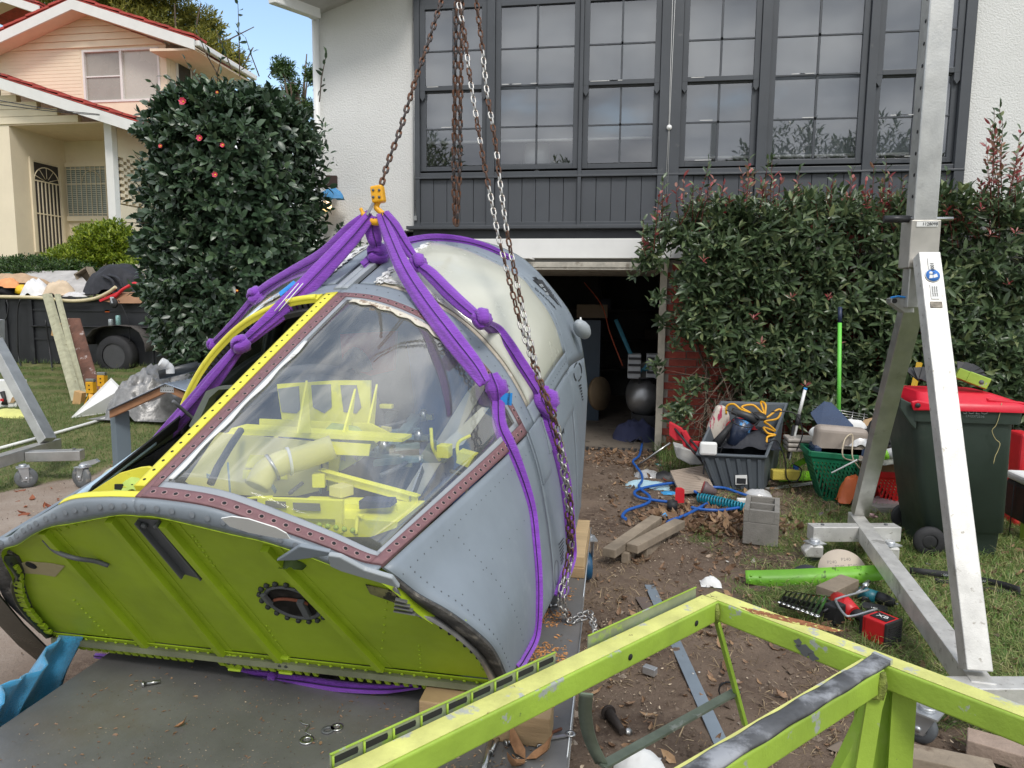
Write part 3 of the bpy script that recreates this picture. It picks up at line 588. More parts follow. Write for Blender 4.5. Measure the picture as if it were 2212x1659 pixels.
while z < ridge[2]-.05:
 t_ = (z+.16-zbrd)/(ridge[2]-zbrd); t_ = min(1, t_); tb = (z-zbrd)/(ridge[2]-zbrd)
 xr0 = XC+(ridge[0]-XC)*tb; xr1 = XC+(ridge[0]-XC)*t_; xl0 = 2*ridge[0]-xr0; xl1 = 2*ridge[0]-xr1; z1 = min(z+.155, ridge[2])
 y0 = YU-.05; MB().add([(xl0, y0, z), (xr0, y0, z), (xr1, y0+.03, z1), (xl1, y0+.03, z1), (xl0, YU+.05, z), (xr0, YU+.05, z), (xr1, YU+.05, z1), (xl1, YU+.05, z1)], [(0, 1, 2, 3), (5, 4, 7, 6), (0, 4, 5, 1), (1, 5, 6, 2), (3, 2, 6, 7), (4, 0, 3, 7)]).build('weatherboard', m_boardc, nb); z += .16
def gable(ax, az, ex, ez, yf, yb, both=True, ov=.45, name='roof'):
 """verge from apex (ax,az) down to (ex,ez); the ridge runs away from the street"""
 rf = MB(); sides = [(ex, ez)]+([(2*ax-ex, ez)] if both else [])
 for (x_, z_) in sides:
  rf.prism([(ax, yf, az), (x_, yf, z_), (x_, yf, z_+.03), (ax, yf, az+.03)], (0, yb-yf, 0))
 ro = rf.build(name, m_tile, nb)
 for (x_, z_) in sides:
  fa = MB(); fa.prism([(ax, yf-.03, az-.24), (x_, yf-.03, z_-.24), (x_, yf-.03, z_-.01), (ax, yf-.03, az-.01)], (0, .04, 0)); fa.build('fascia', m_fasc, nb)
  so = MB(); so.prism([(ax, yf+.012, az-.20), (x_, yf+.012, z_-.20), (x_, yf+.012, z_-.17), (ax, yf+.012, az-.17)], (0, ov, 0)); so.build('soffit', m_soff, nb)
  L_ = math.hypot(x_-ax, z_-az); n_ = int(L_/.30); s_ = 1 if x_ > ax else -1
  for i in range(n_):
   t0_ = (i+.5)/n_; cx_ = ax+(x_-ax)*t0_; cz_ = az+(z_-az)*t0_; sl = math.atan2(z_-az, abs(x_-ax))
   rot = np.array(Matrix.Rotation(-sl*s_, 3, 'Y'));
   for j in range(2): MB().box((cx_, yf+.10+j*.26, cz_+.065+.012*(i % 2)), (.32, .25, .045), rot=np.array(Matrix.Rotation(-sl*s_-.06*s_, 3, 'Y'))).build('roof_tile', m_tile, ro)
ex_ = PY(420, 84, YU-.5); ax_ = PY(155, -3, YU-.5)
gable(ax_[0], ax_[2], ex_[0], ex_[2], YU-.5, YU+2.3)
g0 = PY(420, 88, YU-.45); MB().bar(g0+V3((.05, 0, -.05)), g0+V3((.05, 2.6, -.05)), .12, .12).build('gutter', m_fasc, nb, bev=.02)
MB().prism([(XC-.1, YU-.45, g0[2]-.18), (g0[0], YU-.45, g0[2]-.2), (g0[0], YU-.45, g0[2]-.16), (XC-.1, YU-.45, g0[2]-.12)], (0, 2.7, 0)).build('eave_soffit', m_soff, nb)
a2 = PY(25, -8, 19); e2 = PY(85, 12, 19); gable(a2[0]-.3, a2[2]+.1, e2[0], e2[2], 19, 22)
m_npane = M('curtained glass', (.30, .28, .24), .25, var=.07, scale=2, spec=.8)
m_npane2 = M('pale blind glass', (.48, .46, .40), .25, var=.05, scale=1, spec=.8)
def nwin(x0, x1, z0, z1, Y, split=True):
 wn = MB(); f_ = .05
 wn.span((x0, Y-.04, z0), (x0+f_, Y+.05, z1)); wn.span((x1-f_, Y-.04, z0), (x1, Y+.05, z1)); wn.span((x0+f_, Y-.04, z1-f_), (x1-f_, Y+.05, z1)); wn.span((x0+f_, Y-.04, z0), (x1-f_, Y+.05, z0+f_)); xm = (x0+x1)/2
 wn.span((xm-.03, Y-.035, z0+f_), (xm+.03, Y+.04, z1-f_)); o = wn.build('window', m_fasc, nb)
 if split:
  MB().span((x0+f_, Y, (z0+z1)/2-.015), (xm-.03, Y+.02, (z0+z1)/2+.015)).build('sash_bar', m_fasc, o)
 MB().span((x0+f_, Y+.025, z0+f_), (xm-.03, Y+.035, z1-f_)).build('pane', m_npane, o); MB().span((xm+.03, Y+.025, z0+f_), (x1-f_, Y+.035, z1-f_)).build('pane', m_npane2, o)
nwin(xw0, xw1, zw0, zw1, YU+.02)
sw = MB(); sw.span((XC-.02, YU+.35, zw0-.1), (XC+.03, YU+1.5, zw1-.05)); so_ = sw.build('side_window', m_fasc, nb); MB().span((XC+.031, YU+.42, zw0-.03), (XC+.036, YU+.9, zw1-.12)).build('pane', M('dark pane', (.03, .035, .04), .1), so_); MB().span((XC+.031, YU+.96, zw0-.03), (XC+.036, YU+1.44, zw1-.12)).build('pane', m_npane, so_)
zp = PY(100, 266, YL)[2]; xpr = PY(28, 400, YL)[0]; xpo0, xpo1 = PY(231, 400, YL)[0], PY(247, 400, YL)[0]
MB().span((XLft, YL, zb), (xpr, YL+.3, zp)).build('pier_wall', m_cream, nb); MB().span((xpr-.2, YL+.3, zb), (xpr, YB, zp)).build('porch_side_wall', m_cream, nb)
xb1 = PY(300, 400, 15.3)[0]
MB().span((xpr-.2, YB-.06, zb), (xpo1+.01, YB-.01, zp-.02)).build('porch_back_wall', m_cream, nb)
MB().span((xpr, YL, zp-.03), (xpo1, YB, zp)).build('porch_ceiling', m_soff, nb)
MB().span((xpo0, YL, zb), (xpo1, YL+.16, zp-.031)).build('porch_post', m_fasc, nb)
lo_a = PY(-140, 122, YL-.4); lo_e = PY(294, 262, YL-.4)
zz0 = zp; kk = 0
while zz0 < zp+2.0:
 tt = (zz0+.15-lo_e[2]+.25)/(lo_a[2]-lo_e[2]); xr_ = min(xpo1, lo_e[0]+(lo_a[0]-lo_e[0])*tt)
 if xr_ < XLft+.5: break
 MB().span((XLft, YL-.03+.0, zz0), (xr_, YL+.1, zz0+.145)).build('weatherboard', m_boardc, nb); zz0 += .155
gable(lo_a[0], lo_a[2], lo_e[0], lo_e[2], YL-.4, YU-.02, both=False)
g1 = lo_e; MB().bar(g1+V3((.05, 0, -.1)), g1+V3((.05, 1.9, -.1)), .12, .13).build('gutter', m_fasc, nb, bev=.02)
wx0, wx1 = PY(100, 415, YB)[0], PY(236, 415, YB)[0]; wz0, wz1 = PY(160, 468, YB)[2], PY(160, 362, YB)[2]; Yw = YB-.08
pw = MB(); pw.span((wx0-.12, Yw-.02, wz0-.12), (wx0, Yw+.02, wz1+.1)); pw.span((wx1, Yw-.02, wz0-.12), (wx1+.1, Yw+.02, wz1+.1)); pw.span((wx0, Yw-.02, wz1), (wx1, Yw+.02, wz1+.1)); pw.span((wx0, Yw-.05, wz0-.12), (wx1, Yw+.02, wz0)); pwo = pw.build('window', m_boardc, nb)
MB().span((wx0, Yw+.005, wz0), (wx1, Yw+.012, wz1)).build('pane', M('dim glass', (.20, .23, .20), .2, var=.2, scale=3), pwo)
nsl = 26
for i in range(nsl):
 z = wz0+(i+.5)*(wz1-wz0)/nsl; MB().span((wx0+.01, Yw-.006, z-.012), (wx1-.01, Yw+.002, z+.008)).build('blind_slat', M('slat', (.50, .52, .46), .5) if i == 0 else bpy.data.materials['slat'], pwo)
gr_ = MB(); nbr = 13
for i in range(nbr+1): x = wx0+i*(wx1-wx0)/nbr; gr_.span((x-.007, Yw-.03, wz0), (x+.007, Yw-.016, wz1))
for z in (wz0+.05, (wz0*.35+wz1*.65), wz1-.06): gr_.span((wx0, Yw-.031, z-.008), (wx1, Yw-.015, z+.008))
for cxx in (wx0+.45*(wx1-wx0)*.5, wx0+.78*(wx1-wx0)):
 zc = wz0*.3+wz1*.7
 gr_.tube([(cxx+.25*math.cos(a_), Yw-.03, zc+.25*math.sin(a_)) for a_ in np.linspace(0, math.pi, 12)], .008, 4)
gr_.build('security_bars', m_boardc, pwo)
dy0, dy1 = 14.95, 15.75; dz1 = PY(60, 350, 15.2)[2]; dz0 = dz1-2.1; xd = xpr+.004
dr = MB().span((xd-.01, dy0, dz0), (xd+.01, dy1, dz1)).build('door', M('dark screen', (.035, .03, .03), .5), nb)
g_ = MB()
for i in range(8): y = dy0+.02+i*(dy1-dy0-.04)/7; g_.span((xd+.012, y-.012, dz0), (xd+.028, y+.012, dz1-.45 if 0 < i < 7 else dz1))
for z in (dz0+.9, dz1-.45, dz1-.02): g_.span((xd+.012, dy0, z-.014), (xd+.03, dy1, z+.014))
ym = (dy0+dy1)/2; rr_ = (dy1-dy0)/2-.03
g_.tube([(xd+.02, ym+rr_*math.cos(a_), dz1-.45+rr_*.9*math.sin(a_)) for a_ in np.linspace(0, math.pi, 14)], .012, 5)
for a_ in np.linspace(.35, math.pi-.35, 5): g_.tube([(xd+.02, ym+.08*math.cos(a_), dz1-.45+.08*math.sin(a_)), (xd+.02, ym+rr_*math.cos(a_), dz1-.45+rr_*.9*math.sin(a_))], .008, 4)
g_.build('door_grille', m_boardc, dr)
MB().span((xd-.02, dy0-.07, dz0), (xd+.035, dy0, dz1+.06)).span((xd-.02, dy1, dz0), (xd+.035, dy1+.07, dz1+.06)).span((xd-.02, dy0, dz1), (xd+.035, dy1, dz1+.06)).build('door_frame', m_boardc, nb)
xs_ = xpo1+.005; y0_, y1_ = YL+.17, YB
MB().span((xs_-.1, y0_, zb), (xs_, y1_, PY(270, 447, 14.9)[2])).build('screen_base', m_cream, nb); zs0 = PY(270, 443, 14.9)[2]; zs1 = PY(270, 345, 14.9)[2]
MB().span((xs_-.1, y0_, zs1), (xs_, y1_, zp)).build('screen_top', m_cream, nb); MB().span((xs_-.16, y0_, zs0), (xs_-.12, y1_, zs1)).build('screen_shade_sheet', M('shade cream', (.22, .18, .13), .9), nb)  # last sheet: darker cream painted as the shade behind the block openings
nr = 7; bh = (zs1-zs0)/nr; bmsh = MB().box((0, 0, 0), (.10, .11, bh*.5)).mesh('breeze_block', m_cream)
for r_ in range(nr*2):
 for c_ in range(7):
  yy = y0_+.1+c_*.22+(.11 if r_ % 2 else 0)
  if yy < y1_-.05: inst(bmsh, 'breeze_block', nb, T3((xs_-.05, yy, zs0+(r_+.5)*bh*.5)))
for i in range(2):
 tag(MB().tube(cat_rom([PY(-30, 212+i*10, 9), PY(110, 236+i*4, 12), PY(215, 247+i*2, YL-.46)]), .008, 4).build('service_wire', m_black), ['upper black wire running to the neighbour porch gable', 'lower black wire running to the neighbour porch gable'][i], 'wire')
# ================================================================== PLANTS
m_cam = leafmat('camellia leaf', [(0, (.024, .05, .026)), (1, (.10, .16, .07)), (.5, (.042, .082, .040)), (.85, (.065, .115, .055))], .38, .15, .8)
m_pho = leafmat('photinia leaf', [(0, (.05, .085, .038)), (1, (.22, .26, .11)), (.5, (.082, .13, .058)), (.85, (.13, .18, .082))], .36, .18, .6)
m_phored = leafmat('photinia red leaf', [(0, (.26, .03, .04)), (1, (.36, .22, .12)), (.4, (.42, .10, .10)), (.75, (.34, .16, .13))], .35, .3, .5)
m_hedge = leafmat('dark hedge leaf', [(0, (.02, .05, .012)), (1, (.10, .17, .04)), (.5, (.045, .095, .02))], .35, .25)
m_lime = leafmat('lime leaf', [(0, (.10, .16, .012)), (1, (.36, .42, .04)), (.5, (.20, .28, .02))], .4, .35)
m_far = leafmat('far tree leaf', [(0, (.10, .11, .02)), (1, (.34, .30, .05)), (.5, (.20, .20, .03))], .6, .35)
m_bark = M('bark', (.10, .07, .05), .9, bump=.5, bscale=30)
m_redtwig = M('red twig', (.16, .03, .025), .6)
def shoots(tips, dirs, nl, L0, lw, slen, r, spread=.9, droop=.25, fold=.12):
 n = len(tips); d = dirs/np.linalg.norm(dirs, axis=1, keepdims=True)
 a_ = np.cross(d, np.array([.2, .1, 1.0])); a_ /= np.linalg.norm(a_, axis=1, keepdims=True)+1e-9; b_ = np.cross(d, a_)
 P = []; D = []; Nn = []; k = np.arange(nl)
 ph = r.uniform(0, 6.28, n)
 for i in k:
  t_ = i/max(1, nl-1); an = ph+i*2.4; rad = a_*np.cos(an)[:, None]+b_*np.sin(an)[:, None]
  P.append(tips-d*slen*(t_)[..., None] if False else tips-d*(slen*t_)+rad*.004)
  sp = spread*(.45+.75*t_); dd = d*math.cos(sp)+rad*math.sin(sp)+r.normal(0, .16, (n, 3)); D.append(dd); Nn.append(d*math.sin(sp)-rad*math.cos(sp)+r.normal(0, .22, (n, 3))+np.array([0, 0, .35]))
 P = np.concatenate(P); D = np.concatenate(D); Nn = np.concatenate(Nn); m = len(P)
 Ln = L0*r.uniform(.65, 1.2, m); return P, D, Nn, Ln, Ln*lw*r.uniform(.85, 1.15, m)
leaf_vs, leaf_k, leaf_F = leafcards(np.zeros((1, 3)), np.array([[1., 0, 0]]), np.array([[0, 0, 1.]]), np.ones(1), np.ones(1)*.42, .06, .22)
def foliage(root, parts, mat, nsingle, name='foliage', front=None):
 P, D, Nn, Ln, Wd = [np.concatenate([p[i] for p in parts]) for i in range(5)]
 if nsingle:
  dist = P[:, 1] if front is None else front(P); order = np.argsort(dist)[:int(nsingle*2.2)]; pick = np.random.default_rng(3).choice(order, nsingle, replace=False)
  me = mesh_np('leaf', leaf_vs, leaf_k, leaf_F, mat, smooth=True)
  for i in pick:
   d = nrm(D[i]); nn = nrm(Nn[i]-d*np.dot(Nn[i], d)); s_ = np.cross(nn, d); l = Ln[i]
   inst(me, 'leaf', root, mat_from(d*l, s_*l*(Wd[i]/Ln[i]/.42), nn*l, P[i]))
  mask = np.ones(len(P), bool); mask[pick] = False; P, D, Nn, Ln, Wd = P[mask], D[mask], Nn[mask], Ln[mask], Wd[mask]
 vs, k, F_ = leafcards(P, D, Nn, Ln, Wd, .06, .22)
 o = bpy.data.objects.new(name, mesh_np(name, vs, k, F_, mat, base=rootloc(root), smooth=True)); finish(o, root); tag(o, kind='stuff'); return o
def twigs(root, A_, B_, r_, mat, name='twigs'):
 q = MB()
 for a_, b_ in zip(A_, B_):
  m_ = (a_+b_)/2+RNG.normal(0, .015, 3); q.tube([a_, m_, b_], [r_, r_*.8, r_*.4], 4, cap=False)
 o = q.build(name, mat, root); tag(o, kind='stuff'); return o
r = np.random.default_rng(11)
cc_ = np.array([PY(505, 400, 6.95)[0], 6.95, 0]); z0_, z1_ = .95, PY(500, 185, 6.6)[2]
cam_t = thing('camellia_tree', (cc_[0], cc_[1], hgt(cc_[0], cc_[1])), 'dense dark green camellia with a few pink flowers at the house corner', 'tree')
n = 2700
th = r.uniform(0, 2*np.pi, n); zz = r.uniform(0, 1, n); sh_ = .93+.14*(fb(np.cos(th)*2+5, zz*4+np.sin(th)*2, 1.3, 71)-.5)*2
prof = np.interp(zz, [0, .08, .3, .6, .9, 1.0], [.72, .92, 1.02, 1.0, .93, .68]); rad = prof*sh_*np.sqrt(r.uniform(.5, 1.0, n))
ex = .90; ey = .78
cs, sn = np.cos(th), np.sin(th); sup = (np.abs(cs)**3.4+np.abs(sn)**3.4)**(-1/3.4)
tips = np.stack([cc_[0]+ex*rad*cs*sup, cc_[1]+ey*rad*sn*sup, z0_+(z1_-z0_)*zz-.08*rad**2*(zz > .85)], 1)
dirs = np.stack([cs, sn*1.1, .25+r.normal(0, .35, n)], 1)
pA = shoots(tips, dirs, 9, .095, .6, .16, r)
nt_ = 600; th = r.uniform(0, 6.28, nt_); rd = np.sqrt(r.random(nt_))*.82; cs, sn = np.cos(th), np.sin(th)
tt_ = np.stack([cc_[0]+ex*rd*cs*1.05, cc_[1]+ey*rd*sn, z1_+.05*fb(rd*cs*3+9, rd*sn*3+4, 1, 5)-.42*rd**3+r.uniform(-.12, .06, nt_)], 1)
pB = shoots(tt_, np.stack([cs*.4, sn*.4-.15, np.ones(nt_)], 1)+r.normal(0, .25, (nt_, 3)), 9, .095, .58, .16, r)
sk = []
for px, py, Y, s_, k_ in ((745, 500, 7.6, .08, 5), (700, 640, 7.3, .22, 40), (745, 560, 7.5, .22, 26), (560, 735, 6.5, .25, 40), (470, 690, 6.4, .3, 60), (350, 620, 6.6, .2, 40), (620, 700, 6.6, .25, 60), (720, 690, 6.9, .2, 30), (680, 300, 6.9, .15, 14)):
 c_ = PY(px, py, Y); sk.append(c_+r.normal(0, s_*.6, (k_, 3)))
sk = np.concatenate(sk); pC = shoots(sk, np.stack([r.normal(0, .6, len(sk)), -np.ones(len(sk))*.6, r.normal(.1, .5, len(sk))], 1), 8, .075, .5, .15, r)
spr = []; sd2 = []; A_ = []; B_ = []
for (x0, y0), (x1, y1), k_ in (((518, 165), (514, 8), 12), ((470, 160), (425, 62), 7), ((500, 150), (465, 62), 6), ((560, 165), (530, 80), 8), ((440, 190), (400, 130), 7), ((360, 215), (327, 178), 6), ((585, 170), (590, 150), 5), ((690, 220), (705, 118), 9), ((640, 180), (610, 160), 4), ((395, 190), (355, 165), 5), ((470, 190), (480, 120), 8), ((330, 370), (292, 335), 4), ((350, 480), (262, 480), 4)):
 a_ = PY(x0, y0, 6.5); b_ = PY(x1, y1, 6.4); A_.append(a_); B_.append(b_)
 for i in range(k_): spr.append(a_+(b_-a_)*((i+1)/k_)+r.normal(0, .008, 3)); sd2.append(nrm(b_-a_)+r.normal(0, .9, 3))
spr = np.array(spr); sd2 = np.array(sd2); pD = (spr, sd2, r.normal(0, 1, spr.shape)+np.array([0, 0, .6]), .065*r.uniform(.7, 1.2, len(spr)), .032*r.uniform(.8, 1.2, len(spr)))
foliage(cam_t, [pA, pB, pC, pD], m_cam, 250, front=lambda P: (P[:, 1]-6.2)*1.0+np.abs(P[:, 0]-cc_[0])*.15)
twigs(cam_t, A_, B_, .006, m_bark, 'water_shoots')
tr = MB()
for i in range(7):
 a_ = np.array([cc_[0]+r.normal(0, .08), cc_[1]+r.normal(0, .08), hgt(cc_[0], cc_[1])-.05]); b_ = np.array([cc_[0]+r.uniform(-.6, .6), cc_[1]+r.uniform(-.5, .5), r.uniform(1.8, 3.4)])
 tr.tube([a_, a_*.5+b_*.5+r.normal(0, .08, 3), b_], [.05, .035, .012], 7)
tr.build('trunk', m_bark, cam_t)
m_pet = M('pink petals', (.75, .09, .17), .6, var=.25, scale=20); m_sta = M('yellow stamens', (.8, .5, .05), .7)
for i, (px, py, s_) in enumerate(((397, 220, .045), (433, 299, .038), (482, 314, .028), (466, 378, .034), (470, 200, .018), (513, 628, .016), (348, 316, .024))):
 c_ = PY(px, py, 6.05); fo = MB()
 for k_ in range(6):
  a_ = k_*1.047+.3*i; d_ = np.array([math.cos(a_), -.35, math.sin(a_)*.8+.1]); v_, kk_, F__ = leafcards(c_[None], d_[None], np.array([[0, -1., .3]]), np.array([s_]), np.array([s_*.95]), .1, -.25); fo.add(v_, F__, 0, True)
 fo.lathe([(0, -.012), (.008, -.01), (.008, .004)], c_, (0, 1, 0), 8, mi=1); fo.build('flower', [m_pet, m_sta], cam_t)
r = np.random.default_rng(23)
hd_t = thing('photinia_hedge', (2.8, 7.7, .15), 'clipped dark green hedge with red new shoots right of the garage', 'hedge')
n = 2300
X = r.uniform(.62, 5.3, n); ztop = 2.62+.16*(fb(X*2, X*0+1, 1, 81)-.5)+.25*ss(4.3, 5.2, X); zlow = np.interp(X, [.5, 1.0, 1.3, 5], [1.5, 1.15, .62, .42])+.25*(fb(X*3, X*0+4, 1.5, 82)-.5)
zz = zlow+(ztop-zlow)*r.random(n)**.95
yf = 7.28+.16*(fb(X*1.5, zz*1.5, 1.2, 83)-.5)*2-.10*ss(.5, 2.2, zz)+.1*ss(2.3, 2.7, zz)
Yd = yf+r.random(n)**1.6*.42
tips = np.stack([X, Yd, zz], 1); dirs = np.stack([r.normal(0, .45, n), -1+0*X, .55+r.normal(0, .4, n)], 1)
pA = shoots(tips, dirs, 9, .118, .36, .15, r, spread=1.0, droop=.3)
n2 = 520; X = r.uniform(.7, 5.3, n2); Yt = r.uniform(7.2, 7.95, n2); zt_ = 2.58+.34*(fb(X*2, Yt*2, 1, 85)-.3)+.3*ss(4.2, 5.2, X)+r.uniform(-.15, .08, n2)
tips = np.stack([X, Yt, zt_], 1); pB = shoots(tips, np.stack([r.normal(0, .3, n2), r.normal(-.2, .3, n2), np.ones(n2)], 1), 9, .112, .36, .16, r, spread=.9)
sk = []
for px, py, Y, s_, k_ in ((1400, 560, 7.5, .13, 26), (1418, 640, 7.5, .06, 4), (1420, 790, 7.7, .05, 4), (1470, 890, 7.3, .10, 14), (1500, 830, 7.4, .1, 12), (1450, 500, 7.5, .16, 34), (1440, 690, 7.7, .07, 6), (1485, 700, 7.5, .13, 24), (1490, 600, 7.4, .15, 34)):
 sk.append(PY(px, py, Y)+r.normal(0, s_*.6, (k_, 3))*np.array([1, .5, 1]))
sk = np.concatenate(sk); pC = shoots(sk, np.stack([r.normal(-.3, .6, len(sk)), -np.ones(len(sk)), r.normal(.3, .5, len(sk))], 1), 8, .10, .38, .13, r)
n3 = 500; X = r.uniform(.9, 5.2, n3); tips = np.stack([X, r.uniform(7.75, 7.95, n3), r.uniform(.5, 2.6, n3)], 1); pD = shoots(tips, np.stack([r.normal(0, .6, n3), np.ones(n3)*.1, r.normal(.5, .5, n3)], 1), 8, .085, .4, .14, r)
foliage(hd_t, [pA, pB, pC, pD], m_pho, 260)
A_ = []; B_ = []; rp = []; rdr = []; gp = []; gdr = []
spl = [(1430, 505, 1432, 385), (1395, 520, 1390, 475), (1482, 450, 1478, 380), (1500, 470, 1532, 350), (1556, 470, 1562, 400), (1600, 480, 1618, 345), (1640, 430, 1660, 345), (1660, 470, 1668, 340), (1705, 470, 1728, 362), (1740, 480, 1752, 400), (1790, 480, 1800, 385), (1830, 480, 1840, 365), (1875, 480, 1888, 355), (1905, 480, 1915, 350), (1940, 500, 1952, 385), (1775, 500, 1762, 440), (1860, 520, 1850, 450), (1930, 480, 1905, 400), (2035, 470, 2045, 370), (2060, 500, 2060, 410), (2110, 470, 2120, 400), (2150, 480, 2148, 240), (2165, 420, 2160, 225), (2180, 430, 2205, 280), (2140, 440, 2130, 350), (2200, 460, 2195, 330), (2100, 480, 2085, 420), (1690, 520, 1700, 440), (1540, 520, 1548, 440), (1580, 500, 1572, 420)]
extra = [(x_+r.integers(-18, 18), y_+10, x2+r.integers(-22, 22), y2+r.integers(20, 70)) for x_, y_, x2, y2 in spl for _ in range(4)]
for (x0, y0, x1, y1) in spl+extra:
 Y = 7.25+r.uniform(0, .35); a_ = PY(x0, y0+25, Y+.1); b_ = PY(x1, y1, Y-.02); A_.append(a_); B_.append(b_); L_ = np.linalg.norm(b_-a_); k_ = max(6, int(L_/.035))
 for i in range(k_):
  t_ = (i+1)/k_; an = i*2.4+x0; dd = nrm(b_-a_)*(.7 if t_ > .75 else .45)+np.array([math.cos(an), math.sin(an), .1])*(.55 if t_ > .75 else .9)
  red = (t_ > .5 and (x0 % 5 != 0)) or r.random() < .12
  (rp if red else gp).append(a_+(b_-a_)*t_); (rdr if red else gdr).append(dd)
def simple(pts, ds, L0, w_): pts = np.array(pts); ds = np.array(ds); m = len(pts); return (pts, ds, r.normal(0, .5, (m, 3))+np.array([0, -.4, .9]), L0*r.uniform(.6, 1.15, m), L0*w_*r.uniform(.8, 1.1, m))
foliage(hd_t, [simple(rp, rdr, .078, .4)], m_phored, 0, 'red_shoots'); foliage(hd_t, [simple(gp, gdr, .085, .4)], m_pho, 0, 'young_leaves')
rs_ = np.array([PY(px, py, 7.12) for px, py in ((1628, 685), (1710, 640), (1815, 740), (2140, 505), (2180, 610), (1645, 740), (1790, 640), (2120, 450), (1520, 560), (2195, 500), (1740, 830))]); pr = shoots(np.repeat(rs_, 1, 0), np.tile([0.1, -.6, 1.0], (len(rs_), 1)), 6, .06, .33, .03, r, spread=.9)
foliage(hd_t, [pr], m_phored, 0, 'red_sprays'); twigs(hd_t, A_, B_, .0045, m_redtwig, 'red_stems')
tr = MB()
for i in range(26):
 x = .9+i*.17+r.normal(0, .04); a_ = np.array([x, 7.75, .1]); tr.tube([a_, a_+np.array([r.normal(0, .08), -.05, .8]), a_+np.array([r.normal(0, .2), r.normal(-.1, .1), 1.9])], [.022, .016, .007], 5)
tr.build('trunk', m_bark, hd_t)
tr = MB()
for i in range(60):
 x = r.uniform(.8, 1.7); a_ = np.array([x, 7.5, r.uniform(.4, 1.1)]); tr.tube([a_, a_+np.array([r.normal(0, .1), -.1, r.normal(-.12, .1)]), a_+np.array([r.normal(0, .2), -.15, r.normal(-.3, .12)])], [.003, .0025, .001], 4, cap=False)
tag(tr.build('dry_twigs', m_woodg, hd_t), kind='stuff')
def bush(name, cpx, rx, ry, rz, nsh, mat, label, cat, seed, L0=.05, lw=.4, slen=.14, grp=None, up=.8):
 r = np.random.default_rng(seed); c_ = np.array(cpx, float); t_ = thing(name, (c_[0], c_[1], hgt(c_[0], c_[1])), label, cat, grp)
 u = r.normal(0, 1, (nsh, 3)); u /= np.linalg.norm(u, axis=1, keepdims=True); u[:, 2] = np.abs(u[:, 2])*1.0-.25; f_ = .9+.35*(fb(u[:, 0]*2+5, u[:, 2]*2+3, 1.4, seed)-.5)
 rad = r.uniform(.55, 1, nsh)**.5*f_; tips = c_+u*np.array([rx, ry, rz])*rad[:, None]
 foliage(t_, [shoots(tips, u+np.array([0, 0, up])+r.normal(0, .3, (nsh, 3)), 9, L0, lw, slen, r)], mat, 0)
 q = MB()
 for i in range(6): a_ = np.array([c_[0]+r.normal(0, .05), c_[1], hgt(c_[0], c_[1])-.05]); q.tube([a_, c_+r.normal(0, .3, 3)*np.array([rx, ry, rz])], [.04*rz, .012*rz], 6)
 q.build('trunk', m_bark, t_); return t_
bush('shrub', PY(228, 545, 11.6), .80, .6, .88, 1500, m_lime, 'bright lime green shrub beside the camellia in front of the neighbour window', 'shrub', 31, L0=.07, lw=.45)
bush('shrub', PY(160, 560, 11.3), .6, .5, .42, 700, m_lime, 'low spreading lime green shrub left of the taller lime one', 'shrub', 37, L0=.055, lw=.45)
bush('hedge', PY(70, 585, 11.0), 1.6, .5, .42, 1500, m_hedge, 'low dark green hedge behind the loaded trailer', 'hedge', 32, L0=.05, lw=.45)
bush('shrub', PY(300, 600, 11.0), .55, .5, .55, 500, m_lime, 'small yellow green shrub half hidden by the camellia', 'shrub', 39, L0=.055, lw=.45)
def tree(px, py, Y, rx, rz, seed, label, n=1400, mat=None, L0=.22):
 r = np.random.default_rng(seed); c_ = PY(px, py, Y); t_ = thing('tree', (c_[0], Y, hgt(c_[0], Y)), label, 'tree'); parts = []
 for k_ in range(9):
  o_ = c_+r.normal(0, .5, 3)*np.array([rx, rx*.6, rz]); m = n//9; u = r.normal(0, 1, (m, 3)); u /= np.linalg.norm(u, axis=1, keepdims=True); tips = o_+u*np.array([rx, rx, rz])*.42*(r.uniform(.5, 1, m)[:, None]**.5)
  parts.append(shoots(tips, u+np.array([0, 0, .3])+r.normal(0, .3, (m, 3)), 8, L0, .3, .5, r))
 foliage(t_, parts, mat or m_far, 0, 'crown')
 g0 = np.array([c_[0], Y, hgt(c_[0], Y)-.1]); q = MB(); q.tube([g0, g0*.5+c_*.5+V3((.2, 0, 0)), c_], [.28, .2, .08], 8)
 for k_ in range(8): q.tube([g0*.3+c_*.7, c_+r.normal(0, .5, 3)*np.array([rx, rx, rz])], [.09, .02], 5)
 q.build('trunk', m_bark, t_)
tree(270, 10, 30, 3.4, 1.9, 61, 'yellow green tree rising behind the red roof ridge', 2200)
tree(380, 70, 29, 2.6, 1.8, 62, 'yellow green tree crown along the right roof slope', 2200)
tree(450, 135, 28, 2.0, 2.0, 63, 'yellow green tree behind the corner gutter of the cream house', 1800)
tree(150, -10, 32, 3.0, 1.2, 65, 'tree tip just above the cream gable apex', 1200)
tree(642, 195, 24, .9, .9, 64, 'small olive green tree top between camellia and white house', 900, mat=m_hedge, L0=.15)
